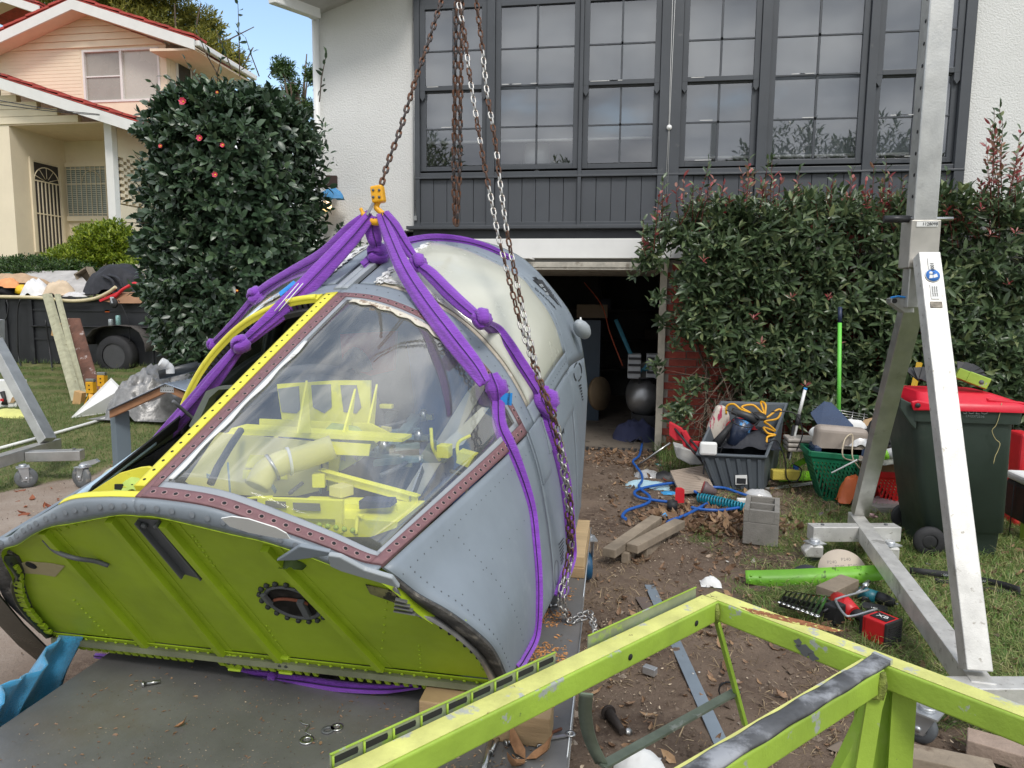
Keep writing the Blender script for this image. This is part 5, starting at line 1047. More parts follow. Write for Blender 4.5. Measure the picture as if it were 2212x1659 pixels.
_sec = [SF(2.12, v)*np.array([1, .955, .955])+np.array([0, 0, .01]) for v in np.linspace(.02, 1.98, 40)]; MB().prism([CW(1.52, p[1], p[2]) for p in _sec]+[CW(1.52, -p[1], p[2]) for p in _sec[::-1]], cS*.02).build('aft_wall', M('aft cockpit wall', (.06, .065, .06), .8, var=.4, scale=5), cap)
lb(1.55, 1.60, -.1, .1, .04, .5, M('aft post', (.05, .05, .05), .8), 'aft_post')
for sd_ in (1, -1):
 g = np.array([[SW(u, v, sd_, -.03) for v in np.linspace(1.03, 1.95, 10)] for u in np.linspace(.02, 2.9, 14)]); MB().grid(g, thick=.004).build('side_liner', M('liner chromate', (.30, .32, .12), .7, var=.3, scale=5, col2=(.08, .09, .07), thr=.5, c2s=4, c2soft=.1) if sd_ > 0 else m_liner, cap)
pn = MB();
def pl_poly(pix, T, mat, name, th=.008, ax=None):
 P_ = [CW(*on_t(x, y, T)) for x, y in pix]; return MB().prism(P_, (cT if ax is None else ax)*th).build(name, mat, cap)
def ps_poly(pix, S, mat, name, th=.01): return MB().prism([CW(*on_s(x, y, S)) for x, y in pix], cS*th).build(name, mat, cap)
ps_poly([(470, 935), (690, 955), (690, 1060), (640, 1072), (560, 1072), (430, 1062), (400, 1040)], .34, m_intp, 'console_wall')
ps_poly([(490, 938), (868, 955), (868, 948), (500, 925)], .345, m_int, 'console_ledge', .1)
for (x0, y0, x1, y1) in ((698-346+346, 870, 700, 871),): pass
for q in (((698, 953), (800, 960), (796, 985), (694, 981)),): ps_poly(q, .33, m_int, 'console_window', .006)
for q in (((540, 983), (614, 985), (618, 1012), (528, 1010)), ((525, 1015), (618, 1018), (620, 1036), (524, 1034))): ps_poly([(x, y) for x, y in q], .33, m_int, 'console_panel', .006)
def frame_s(pix_out, holes, S, mat, name, th=.012):
 for k_, h_ in enumerate(holes): ps_poly(h_, S-.004, M('opening grey', (.25, .25, .23), .7), 'frame_opening', .003)
 return ps_poly(pix_out, S, mat, name, th)
frame_s([(598, 830), (720, 822), (800, 822), (800, 935), (740, 960), (690, 930), (610, 915)], [((600, 840), (645, 834), (648, 885), (640, 893), (608, 890)), ((672, 832), (714, 830), (716, 880), (700, 893), (676, 880)), ((735, 832), (770, 832), (780, 880), (770, 893), (742, 890))], .62, m_int, 'glareshield_frame')
for (x0, y0, x1, y1, x2, y2) in ((660, 822, 640, 935, 668, 935), (765, 840, 735, 950, 752, 955), (812, 830, 790, 930, 804, 935)): pl_poly([(x0, y0), (x1, y1), (x2, y2)], .0+.001*x0-.62, m_int, 'frame_web')
ps_poly([(560, 905), (800, 915), (840, 935), (760, 1000), (735, 985), (700, 952), (560, 935)], .50, m_int, 'frame_base')
ps_poly([(700, 930), (716, 914), (770, 922), (815, 962), (775, 995), (735, 1018), (700, 1000)], .44, M('green gusset', (.38, .46, .14), .6), 'green_gusset')
ps_poly([(700, 955), (710, 1000), (706, 1060), (722, 1060), (735, 985)], .42, m_int, 'frame_leg')
hA = [CW(*on_s(x, y, .75)) for x, y in ((560, 845), (590, 815), (640, 800), (700, 798), (760, 812), (800, 850), (820, 905), (826, 950))]
MB().tube(cat_rom(hA, 5), .022, 8).build('instrument_hood', M('hood grey', (.09, .09, .09), .8), cap)
ps_poly([(575, 850), (640, 806), (720, 804), (790, 850), (812, 930), (800, 950), (770, 850), (600, 845)], .76, M('dusty hood', (.2, .2, .19), .9, var=.3, scale=20), 'hood_skin', .05)
cloth('leather_pouch', CW(*on_s(768, 800, .7)), .07, .05, .12, M('dark leather', (.035, .03, .03), .7), None, None, 6, parent=cap)
dk = cat_rom([CW(*on_s(x, y, S_)) for x, y, S_ in ((555, 1052, .12), (575, 1018, .16), (610, 1000, .20), (650, 990, .24), (720, 965, .3))], 6); MB().tube(dk, .045, 14).build('air_duct', m_intp, cap)
MB().tube([dk[8], dk[9]], .052, 14).build('duct_clamp', m_steel, cap); MB().tube([dk[14], dk[15]], .052, 14).build('duct_clamp', m_wtape, cap)
ps_poly([(556, 1076), (738, 1082), (738, 1152), (724, 1152), (724, 1122), (660, 1120), (600, 1105), (556, 1098)], -.02, m_int, 'nose_box', .02)
for q in (((573, 1082), (616, 1084), (618, 1098), (573, 1096)), ((632, 1086), (690, 1088), (692, 1104), (634, 1102))): ps_poly(q, -.03, M('cutout dark', (.13, .13, .09), .8), 'box_cutout', .003)
ps_poly([(590, 1115), (738, 1120), (860, 1128), (856, 1140), (800, 1160), (740, 1160), (660, 1140)], .0, m_int, 'nose_shelf', .25)
ps_poly([(722, 1088), (852, 1092), (856, 1108), (830, 1125), (722, 1122)], .10, m_int, 'nose_shelf', .02)
sb_ = ps_poly([(775, 1082), (840, 1084), (843, 1096), (776, 1100)], .05, M('navy block', (.02, .03, .09), .5), 'relay_block', .06)
for i in range(5): q = CW(*on_s(690+i*18, 1134+i*3, -.04)); inst(riv_me, 'rivet', cap, mat_from(cT*2, cN*2, -cS*2, q))
r = np.random.default_rng(19)
for i in range(46):
 x = r.uniform(450, 1000); y = r.uniform(860, 1120)+max(0, (x-850)*-.2); S_ = float(np.interp(y, [860, 1120], [.85, .03]))+r.uniform(-.05, .1); a_ = on_s(x, y, S_)
 if abs(a_[1]) > .66 or a_[2] < .08 or a_[2] > .62+.35*S_: continue
 p = CW(*a_); m_ = (m_int, m_int, m_teal, m_chan, m_intp, m_steel)[i % 6]
 if i % 3 == 0: q_ = p+r.normal(0, .07, 3); MB().tube(cat_rom([p, (p+q_)/2+r.normal(0, .02, 3), q_], 5), r.uniform(.004, .010), 7).build('conduit', m_, cap)
 elif i % 3 == 1: MB().box(p, r.uniform(.012, .07, 3), rz=r.uniform(-.6, .6)).build('bracket', m_, cap, bev=.002)
 else: MB().bar(p, p+r.normal(0, .08, 3), .006, r.uniform(.015, .04)).build('bracket', m_, cap)
def lbar(x0, y0, S0, x1, y1, S1, w_, h_, mat, name, m2=None): o = MB().bar(CW(*on_s(x0, y0, S0)), CW(*on_s(x1, y1, S1)), w_, h_).build(name, mat, cap, bev=.003); return o
lbar(692, 1014, .30, 905, 1072, .22, .03, .006, m_int, 'diagonal_beam'); lbar(694, 1022, .30, 903, 1078, .22, .006, .04, m_int, 'diagonal_beam')
lbar(800, 932, .8, 848, 895, 1.2, .05, .03, m_teal, 'seat_rail'); lbar(810, 972, .60, 905, 962, .72, .03, .025, m_teal, 'seat_rail'); lbar(900, 900, 1.0, 850, 965, .66, .05, .03, m_teal, 'seat_rail'); lbar(808, 1000, .5, 915, 990, .55, .05, .02, m_teal, 'seat_rail')
lbar(820, 935, .75, 905, 928, .9, .025, .02, m_teal, 'seat_rail'); lbar(825, 950, .7, 905, 944, .85, .02, .02, m_teal, 'seat_rail')
ps_poly([(780, 985), (905, 1000), (960, 1000), (955, 960), (925, 958), (905, 990), (780, 975)], .58, M('teal deck', (.14, .20, .20), .6), 'seat_base', .03)
for (x, y, S_) in ((915, 900, .9), (830, 968, .6), (905, 945, .75), (745, 960, .45), (870, 1000, .55)):
 c_ = CW(*on_s(x, y, S_)); MB().lathe([(0, -.02), (.02, -.018), (.022, .01), (.012, .03), (0, .035)], c_, cN, 12).box(c_+cT*.03, (.03, .03, .025)).build('pipe_fitting', m_steel, cap)
bd = [CW(*on_s(x, y, S_)) for x, y, S_ in ((985, 740, 1.35), (1010, 800, 1.3), (1030, 860, 1.2), (990, 950, 1.1))]
m_blue_refl = M('blue reflection', (.06, .13, .36), .5, var=.3, scale=3)
g = []
for i in range(14):
 row = []
 for j in range(16):
  x = 880+j*11; y = 740+i*27; row.append(CW(*on_s(x+ (i*3), y, 1.25-.03*i+.04*math.sin(j*1.3+i*.5)+.02*math.sin(j*2.9))))
 g.append(row)
g = np.array(g); lim = .78;
for i in range(14):
 for j in range(16):
  l_ = CL(g[i, j]); l_[1] = min(l_[1], .70+.005*math.sin(j)); l_[2] = max(.08, l_[2]); g[i, j] = CW(*l_)
MB().grid(g, thick=.004).build('blue_reflection_sheet', m_blue_refl, cap)  # blue sheet painted in for reflected sky and the blue side behind glass
MB().prism([CW(*on_s(x, y, .80)) for x, y in ((1010, 845), (1040, 818), (1052, 830), (960, 985), (905, 1075), (870, 1070))], cS*.012).build('white_panel', M('white panel', (.72, .72, .70), .6), cap)
MB().prism([CW(*on_s(x, y, .62)) for x, y in ((1040, 880), (1055, 882), (1000, 960), (965, 975), (950, 965))], cS*.012).build('white_panel', m_paper, cap)
MB().prism([CW(*on_s(x, y, .5)) for x, y in ((990, 975), (1025, 985), (1010, 1010), (985, 1000))], cS*.06).build('yellow_box', m_int, cap)
rc = ps_poly([(735, 722), (855, 715), (850, 800), (800, 812), (740, 790)], 1.3, M('red cloth', (.40, .06, .05), .8, var=.2), 'red_seat_cover', .03)
MB().tube([CW(*on_s(x, y, S_)) for x, y, S_ in ((455, 1045, .05), (470, 1010, .1), (500, 960, .2), (520, 930, .3))], .014, 8).build('wiring_loom', m_rubber, cap)
MB().prism([CW(*on_s(x, y, 1.3)) for x, y in ((470, 905), (640, 690), (690, 670), (690, 700), (560, 860), (520, 900))], cS*.02).build('seat_back', m_liner, cap)
MB().prism([CW(*on_s(x, y, 1.2)) for x, y in ((505, 885), (570, 820), (640, 715), (652, 712), (600, 820), (560, 870))], cS*.02).build('grey_seat_pad', M('grey pad', (.22, .22, .2), .8), cap)
MB().prism([CW(*on_s(x, y, .9)) for x, y in ((638, 702), (648, 698), (650, 712), (638, 714))], cS*.04).build('red_handle', M('red handle', (.5, .05, .02), .5), cap)
bq = [CW(*on_s(x, y, .45)) for x, y in ((408, 920), (445, 845), (470, 835), (520, 833), (520, 838), (472, 842), (452, 860), (420, 930))]; MB().prism(bq, cS*.05).build('side_bracket', M('olive grey', (.13, .15, .13), .5), cap)
pf = np.array([SW(2.55, 1.0+.08, 1, .0)]); c_ = CW(*on_s(1247, 708, 1.78));
fm = MB(); rings = []
for i, (f, rr) in enumerate(((0, .012), (.15, .045), (.4, .065), (.65, .07), (.85, .06), (1.0, .05))):
 rings.append((rr*.62, -.06+f*.13))
fm.lathe(rings, c_+cT*.02, nrm(cS*.7-cN*.5+cT*.25), 18).build('air_probe', m_greyl, cap)
MB().box(c_+cT*.02+cN*.03, (.008, .05, .03), rot=np.stack([cT, nrm(cS*.7-cN*.5), nrm(cN*.7+cS*.5)], 1)).build('probe_plate', m_wtape, cap)
m_ink = M('stencil black', (.02, .022, .025), .6, var=.1); m_inkw = M('stencil grey', (.45, .48, .5), .6)
_bv = None
sur = MB()
us_ = np.linspace(0, 3, 90); vs_ = np.linspace(0, 2.05, 110)
gS = np.array([[SW(u, v, 1, 0) for v in vs_] for u in us_]); fl2 = gS.reshape(-1, 3); nV = len(vs_)
faces = [(i*nV+j, i*nV+j+1, (i+1)*nV+j+1, (i+1)*nV+j) for i in range(len(us_)-1) for j in range(nV-1)]
CBV = BVHTree.FromPolygons([Vector(q) for q in fl2], faces)
def chit(x, y, lift=.004):
 """where the sight line through a measured point meets the capsule skin"""
 d = Vector(ray(x, y)).normalized(); h_ = CBV.ray_cast(Vector(ORG), d)
 if h_[0] is None:
  return chit(x-3, y, lift) if x > 1050 and y > 600 and (x-3) > 1050 else (None, None)
 n_ = h_[1]; n_ = n_ if n_.dot(d) < 0 else -n_
 return np.array(h_[0]+n_*lift), np.array(n_)
def skinmap(c, ex_pix, ey_hint, lift=.003):
 p, n_ = chit(*c); ex = nrm(np.array(ex_pix)); ex = nrm(ex-n_*np.dot(ex, n_)); ey = np.cross(n_, ex)
 def f(x, y, z):
  q = p+ex*x+ey*y; h_ = CBV.find_nearest(Vector(q)); nn = h_[1]; nn = nn if nn.dot(Vector(n_)) > 0 else -nn
  return np.array(h_[0]+nn*(lift+z))
 return f
def skinpoly(pix, mat, name, lift=.003, th=.001, par=cap):
 P_ = [chit(x, y, lift)[0] for x, y in pix]; n_ = chit(*pix[0])[1]; return MB().prism(P_, n_*th).build(name, mat, par)
tri = []
for (x0, y0), (x1, y1) in (((1153, 612), (1172, 608)), ((1172, 608), (1208, 661)), ((1208, 661), (1153, 612))):
 for i in range(8): f = i/8; tri.append((x0+(x1-x0)*f, y0+(y1-y0)*f))
patch(lambda b: 2.22+.32*b, lambda b: 2.74-.17*b, .592, .735, 1, 6, 12, .0025, .001).build('warning_triangle', m_ink, cap)
p_, n_ = chit(1160, 601)
ex_ = chit(1172, 609)[0]-chit(1153, 612)[0]
text('DANGER', .036, m_ink, cap, skinmap((1157, 603), ex_, None), ext=.0005, xs=.75)
for bd_, (x, y), s_ in (('EJECTABLE', (1168, 619), .026), ('CREW', (1175, 628), .026), ('MODULE', (1180, 637), .024)): text(bd_, s_, m_inkw, cap, skinmap((x, y), ex_, None, .0075), ext=.0004, xs=.7)
text('DANGER', .034, m_ink, cap, skinmap((1179, 645), chit(1196, 660)[0]-chit(1166, 630)[0], None), ext=.0005, xs=1.25)
text('WARNING', .030, m_ink, cap, skinmap((1197, 641), chit(1207, 656)[0]-chit(1186, 625)[0], None), ext=.0005, xs=1.1)
exn = chit(1222, 890)[0]-chit(1198, 915)[0]
text('LT Harley Jones', .045, m_ink, cap, skinmap((1206, 905), exn, None), ext=.0005, xs=.62)
text('Spacey', .038, m_ink, cap, skinmap((1214, 931), exn, None), ext=.0005, xs=.6, shear=.3)
skinpoly([(1203, 917), (1213, 906), (1214, 908), (1204, 920)], m_ink, 'stencil_line')
def skinring(x, y, rx, ry, w_, mat, name, gaps=(), lift=.003, n=40):
 for k_ in range(n):
  a0, a1 = 2*math.pi*k_/n, 2*math.pi*(k_+1)/n
  if any(g0 < (a0/(2*math.pi)) < g1 for g0, g1 in gaps): continue
  q = [(x+math.cos(a)*rx*f, y+math.sin(a)*ry*f) for a, f in ((a0, 1), (a1, 1), (a1, 1-w_), (a0, 1-w_))]
  P_ = [chit(*c, lift)[0] for c in q]; ringm.add(P_+[p+chit(*q[0])[1]*.0008 for p in P_], [(0, 1, 2, 3), (7, 6, 5, 4)])
ringm = MB(); skinring(1247, 803, 9, 21, .12, m_ink, '', gaps=((.0, .06), (.22, .30), (.47, .56), (.72, .8))); ringm.build('round_stencil', m_ink, cap)
ringm = MB(); skinring(1205, 1106+0+224*0-0+0, 0.1, .1, .1, m_ink, '');
ringm = MB(); skinring(737+1392/3, 1106+392/3, 4.5, 28, .06, m_ink, '', gaps=((.22, .28), (.72, .78))); ringm.build('round_stencil', m_ink, cap)
for i in range(6):
 text('RESCUE ARROW PAD'[:12-i], .014, m_ink, cap, skinmap((1252+i*1.2, 833+i*6), chit(1258, 838)[0]-chit(1248, 843)[0], None), 'small_print', ext=.0004, xs=.8) if chit(1255+i, 833+i*6)[0] is not None else None
for i in range(7): skinpoly([(1207+i*1.0-2, 1176+i*7), (1216, 1162+i*7), (1216.6, 1163+i*7), (1207.6+i-2, 1177.4+i*7)], m_ink, 'stencil_line') if chit(1216, 1162+i*7)[0] is not None else None
skinpoly([(1185, 870), (1190, 862), (1203, 853), (1206, 858), (1200, 868), (1192, 876)], m_wtape, 'paint_patch'); skinpoly([(1182, 868), (1190, 874), (1190, 884), (1184, 882)], m_chan, 'paint_patch')
patch(2.36, 2.46, .30, .44, 1, 6, 8, .0016, .001).build('slot_opening', m_ink, cap)
# ================================================================== TROLLEY, SLINGS, CHAINS, GANTRY
tr_t = thing('steel_trolley', (-1.0, 2.6, 0), 'low grey steel platform trolley carrying the cockpit capsule', 'trolley')
m_deck = M('trolley deck steel', (.17, .168, .165), .42, .3, var=.25, scale=2.5, bump=.1, bscale=60, col2=(.17, .15, .125), thr=.56, c2s=2.2, c2soft=.2, col3=(.05, .045, .04), thr3=.66, c3s=5)
DZ = .35
dk = MB(); dk.prism([(-1.885, .7, DZ-.012), (-.10, .7, DZ-.012), (-.152, 4.12, DZ-.012), (-1.875, 4.12, DZ-.012)], (0, 0, .012)); dk.build('deck', m_deck, tr_t, bev=.003)
MB().prism([(-.10, .7, DZ-.07), (-.152, 4.12, DZ-.07), (-.152, 4.12, DZ-.0125), (-.10, .7, DZ-.0125)], (-.012, 0, 0)).prism([(-1.885, .7, DZ-.07), (-1.875, 4.12, DZ-.07), (-1.875, 4.12, DZ-.0125), (-1.885, .7, DZ-.0125)], (.012, 0, 0)).build('side_channel', m_galv, tr_t)
MB().prism([(-1.87, 4.107, DZ-.07), (-.16, 4.107, DZ-.07), (-.16, 4.107, DZ-.0125), (-1.87, 4.107, DZ-.0125)], (0, .012, 0)).build('end_channel', m_galv, tr_t)
for k in range(3): MB().tube([(-.108-.015*k, .8+k*1.15, DZ+.002), (-.115-.015*k, 1.8+k*1.15, DZ+.002)], .003, 5).build('weld_seam', m_galv, tr_t)
def castor(par, p, r_=.095, w_=.04, yaw=0, top=.2, tyre=None, plate=True):
 """swivel castor, p = ground contact"""
 p = V3(p); ax = np.array([math.cos(yaw), math.sin(yaw), 0]); c_ = p+V3((0, 0, r_)); fwd = np.array([-ax[1], ax[0], 0])
 root = MB().lathe([(r_*.55, -w_*.4), (r_*.55, w_*.4)], c_, ax, 20).build('castor', M('castor hub', (.22, .23, .23), .5) if 'castor hub' not in bpy.data.materials else bpy.data.materials['castor hub'], par)
 MB().lathe([(r_*.5, -w_/2), (r_*.93, -w_/2), (r_, -w_*.3), (r_, w_*.3), (r_*.93, w_/2), (r_*.5, w_/2)], c_, ax, 26, cap=False).build('tyre', tyre or M('castor tyre', (.10, .11, .12), .6), root)
 q = MB()
 for s_ in (-1, 1):
  o_ = ax*s_*(w_/2+.006); q.prism([c_+o_-fwd*.02-V3((0, 0, .02)), c_+o_+fwd*.02-V3((0, 0, .02)), p+o_+fwd*(.05-.03)+V3((0, 0, top)), p+o_-fwd*.06+V3((0, 0, top))], ax*.004)
 q.box(p+V3((0, 0, top+.003))-fwd*.02, (.10, .10, .008), rz=yaw); q.lathe([(.03, 0), (.03, .02)], p+V3((0, 0, top+.005))-fwd*.02, n=14); q.lathe([(0, -w_/2-.012), (.012, -w_/2-.012), (.012, w_/2+.012), (0, w_/2+.012)], c_, ax, 8)
 for k in range(5):
  a_ = k*1.2566; q.bar(c_+(fwd*math.cos(a_)+_z*math.sin(a_))*r_*.15, c_+(fwd*math.cos(a_)+_z*math.sin(a_))*r_*.5, .012, w_*.9, up=ax)
 q.build('fork', m_galv, root); return root
m_tblue = M('blue castor tyre', (.01, .07, .15), .5)
p_ = G(1284, 1252); castor(tr_t, (p_[0]-.05, p_[1], 0), .085, .045, .25, .26, m_tblue); castor(tr_t, (-.25, 1.2, 0), .085, .045, .1, .26, m_tblue); castor(tr_t, (-1.7, 1.2, 0), .085, .045, .1, .26, m_tblue); castor(tr_t, (-1.7, 3.95, 0), .085, .045, .1, .26, m_tblue)
c_ = G(1289, 1200, .2);
a_ = G(905, 1577, DZ); b_ = G(1192, 1592, DZ)
MB
tag(MB().prism([(a_[0], a_[1], DZ+.001), (b_[0], a_[1]-.03, DZ+.001), (b_[0], a_[1]-.03, DZ+.098), (a_[0], a_[1], DZ+.098)], (0, .12, 0)).build('timber_block', m_wood, bev=.004), 'thick timber block lying under the front right of the green bulkhead', 'timber block')
q = G(1242, 1249, DZ);
tag(MB().span((q[0]-.05, q[1], DZ+.001), (q[0]+.045, q[1]+.62, DZ+.052)).build('timber_block', m_wood, bev=.003), 'lower timber block on the trolley beside the dangling chain', 'timber block')
tag(MB().span((q[0]-.048, q[1]+.01, DZ+.053), (q[0]+.043, q[1]+.60, DZ+.105)).build('timber_block', M('sawn pine pale', (.46, .33, .18), .75, var=.2, scale=4, stretch=(1, 5, 1)), bev=.003), 'upper timber block on the trolley beside the dangling chain', 'timber block')
tag(MB().span((-1.75, 2.6, DZ+.001), (-1.2, 2.72, DZ+.038)).build('timber_block', m_wood, bev=.003), 'timber packer hidden under the left of the capsule belly', 'timber block')
tw = MB(); g = []
for i in range(22):
 row = []; f = i/21
 for j in range(30):
  k = j/29; y_ = 1.62+.66*k; zt2 = .37+.10*ss(.0, .8, k)+.02*math.sin(k*19)-.02*(1-k)
  row.append((-1.93-.06*math.sin(f*3.1)-.04*f+.035*math.sin(k*23+f*2.5)*(.3+f)-.02*math.sin(k*49), y_-.16*f, zt2*(1-f)+.02*f))
 g.append(row)
towel = tw.grid(np.array(g), thick=.006).build('blue_towel', M('blue towelling', (.04, .33, .62), .95, var=.2, scale=12, bump=.8, bscale=260, sheen=.4))
tag(towel, 'bright blue towel hanging over the left edge of the trolley', 'towel')
def bolt(p, az, l_=.05, r_=.006, mat=None, parent=None, name='loose_bolt', label=None):
 d = np.array([math.cos(az), math.sin(az), .05]); q = MB().tube([p, p+d*l_], r_, 8).lathe([(r_*1.9, 0), (r_*1.9, r_*1.3)], p-d*r_*1.2, d, 6); o = q.build(name, mat or m_steel, parent);
 if label: tag(o, label, 'bolt')
 return o
for i, (x, y, az, l_, lb_) in enumerate(((312, 1478, .5, .05, 'single steel bolt lying on the left of the trolley deck'), (1060, 1625, 1.4, .09, 'long steel rod standing out at the front edge of the trolley deck'), (1130, 1600, .2, .03, 'short bolt in the hardware pile by the timber block'), (1165, 1612, 2.0, .03, 'second bolt in the hardware pile by the timber block'), (1095, 1605, .7, .03, 'outer bolt of the hardware pile by the timber block'), (1180, 1590, 2.8, .03, 'rightmost bolt of the hardware pile by the timber block'), (1073, 1465, 1.0, .03, 'bright bolt lying beside the capsule at the deck edge'), (1190, 1308, .3, .035, 'pair bolt lying on deck by the hull'))): bolt(G(x, y, DZ+.008), az, l_, label=lb_)
for i, (x, y, r_) in enumerate(((663, 1600, .022), (708, 1578, .02), (728, 1572, .02))):
 tag(MB().lathe([(r_*.5, 0), (r_, 0), (r_, .004), (r_*.5, .004), (r_*.5, 0)], G(x, y, DZ+.001), n=20).build('washer', m_steel if i != 1 else m_chan), ('large flat steel washer on the deck', 'black toothed ring on the deck', 'clear washer at the deck centre right')[i], 'washer')
tag(MB().tube(cat_rom([G(x, y, DZ+.004) for x, y in ((648, 1556), (655, 1563), (668, 1567), (660, 1580), (672, 1588))], 5), .0022, 5).build('bent_wire', m_steel), 'short bent wire squiggle on the trolley deck', 'wire')
tag(MB().bar(G(1165, 1598, DZ+.006), G(1228, 1588, DZ+.006), .012, .004).lathe([(.008, 0), (.016, 0), (.016, .005), (.008, .005), (.008, 0)], G(1232, 1587, DZ+.004), n=14).build('spanner', m_steel), 'small chrome spanner on the front right of the trolley deck', 'spanner')
tag(MB().tube([G(1045, 1665, DZ+.01), G(1060, 1600, DZ+.01)], .008, 8).build('steel_rod', m_steel), 'plain steel rod near the green frame on the deck', 'rod')
tag(MB().tube([G(1150, 1600, DZ+.01), G(1213, 1574, DZ+.01)], .005, 6).build('rusty_rod', M('rusty rod', (.12, .04, .02), .8)), 'thin rusty rod leaning by the timber block', 'rod')
r = np.random.default_rng(77)
def deck_bits(name, n, fX, fY, size, mat, label, dens=None):
 X = fX(r, n); Y = fY(r, n); k = (X > -1.85) & (X < -.17) & (Y < 4.05)
 if dens is not None: k &= r.random(n) < dens(X, Y)
 X, Y = X[k], Y[k]; n = len(X); az = r.uniform(0, 6.28, n); D = np.stack([np.cos(az), np.sin(az), r.normal(0, .1, n)], 1); Nn = np.tile([0, 0, 1.], (n, 1))+r.normal(0, .3, (n, 3)); s_ = size*r.uniform(.4, 1.8, n)
 vs, kk, F_ = leafcards(np.stack([X, Y, np.full(n, DZ+.003)], 1), D, Nn, s_, s_*r.uniform(.2, .6, n)); o = bpy.data.objects.new(name, mesh_np(name, vs, kk, F_, mat)); COL.objects.link(o); tag(o, label, name.replace('_', ' '), kind='stuff')
deck_bits('deck_grit', 2600, lambda r, n: r.normal(-1.05, .45, n), lambda r, n: r.normal(1.75, .3, n), .004, m_chips, 'fine grit and crumbs over the trolley deck')
deck_bits('wood_shavings', 2500, lambda r, n: r.normal(-.28, .09, n), lambda r, n: r.normal(2.65, .28, n), .012, M('orange shavings', (.55, .28, .11), .8), 'orange wood shavings on the right edge of the deck', lambda X, Y: ss(.45, .6, fb(X, Y, 9, 91)))
deck_bits('wood_shavings', 700, lambda r, n: r.normal(-.35, .1, n), lambda r, n: r.normal(1.75, .1, n), .01, m_chips, 'pale shavings by the hardware pile')
deck_bits('dark_crumbs', 500, lambda r, n: r.uniform(-1.8, -.2, n), lambda r, n: r.uniform(1.2, 2.3, n), .012, m_dleaf, 'dark crumbs and leaf scraps on the trolley deck')
m_petal = M('dry brown leaf', (.33, .17, .08), .8, var=.3, scale=30)
for i, (x, y, s_, lb_) in enumerate(((1135, 1640, .10, 'large curled brown leaf at the front of the deck'), (375, 1570, .045, 'slim orange leaf on the left of the deck'), (940, 1560, .03, 'small curled leaf near the deck front'))):
 q = MB(); c0 = G(x, y, DZ+.004)
 for k in range(3 if i == 0 else 1):
  d_ = np.array([math.cos(.4+k*1.9), math.sin(.4+k*1.9), .25]); v_, kk_, F__ = leafcards(c0[None], d_[None], np.array([[0, .1, 1.]]), np.array([s_]), np.array([s_*.45]), .15, -.35); q.add(v_, F__, 0, True)
 tag(q.build('dry_leaf', m_petal), lb_, 'leaf')
def chain_Y(pts, lift=.016):
 """(x, y, Y) rows -> world; anything that would dip inside the capsule is laid on its skin"""
 out = []
 for x, y, Y in pts:
  h_, n_ = chit(x, y, lift)
  if Y is None: out.append(h_ if h_ is not None else PY(x, y, 3.0)); continue
  p = PY(x, y, Y)
  if h_ is not None and h_[1] < Y: p = h_
  out.append(p)
 return out
def sling(root, P_, w, name='webbing', k=10, th=.5, pleat=4, seed=0, strand=0):
 C_ = cat_rom(P_, k); n = len(C_); w = [q*.84 for q in w]; ws = np.interp(np.linspace(0, 1, n), np.linspace(0, 1, len(w)), w) if hasattr(w, '__len__') else np.full(n, w)
 vs = []; m = 24; ref = None; rr = np.random.default_rng(seed); ph = rr.uniform(0, 6)
 for i, p in enumerate(C_):
  d = nrm(C_[min(i+1, n-1)]-C_[max(i-1, 0)]); view = nrm(ORG-p); s_ = nrm(np.cross(d, view)); b_ = np.cross(d, s_)
  for j in range(m):
   a_ = 2*math.pi*j/m; rip = 1+.16*math.sin(pleat*a_+ph+i*.05)+.06*math.sin(7*a_+i*.13)
   vs.append(p+s_*math.cos(a_)*ws[i]/2*rip+b_*math.sin(a_)*ws[i]/2*th*rip*(1-.45*abs(math.cos(a_*2+ph*.3))))
 q = MB(); fs = [(i*m+j, i*m+(j+1) % m, (i+1)*m+(j+1) % m, (i+1)*m+j) for i in range(n-1) for j in range(m)]; q.add(vs, fs+[tuple(range(m))[::-1], tuple((n-1)*m+j for j in range(m))], 0, True)
 o = q.build(name, m_purple, root)
 tl = []
 for i in range(n):
  p = C_[i]; d = nrm(C_[min(i+1, n-1)]-C_[max(i-1, 0)]); view = nrm(ORG-p); s_ = nrm(np.cross(d, view)); tl.append(p+s_*ws[i]*.10*math.sin(ph)+nrm(np.cross(s_, d)*(1 if np.dot(np.cross(s_, d), view) > 0 else -1))*ws[i]*th*.56)
 MB().tube(tl, .0022, 4).build('tracer_line', M('tracer', (.03, .01, .07), .8) if 'tracer' not in bpy.data.materials else bpy.data.materials['tracer'], o); return o
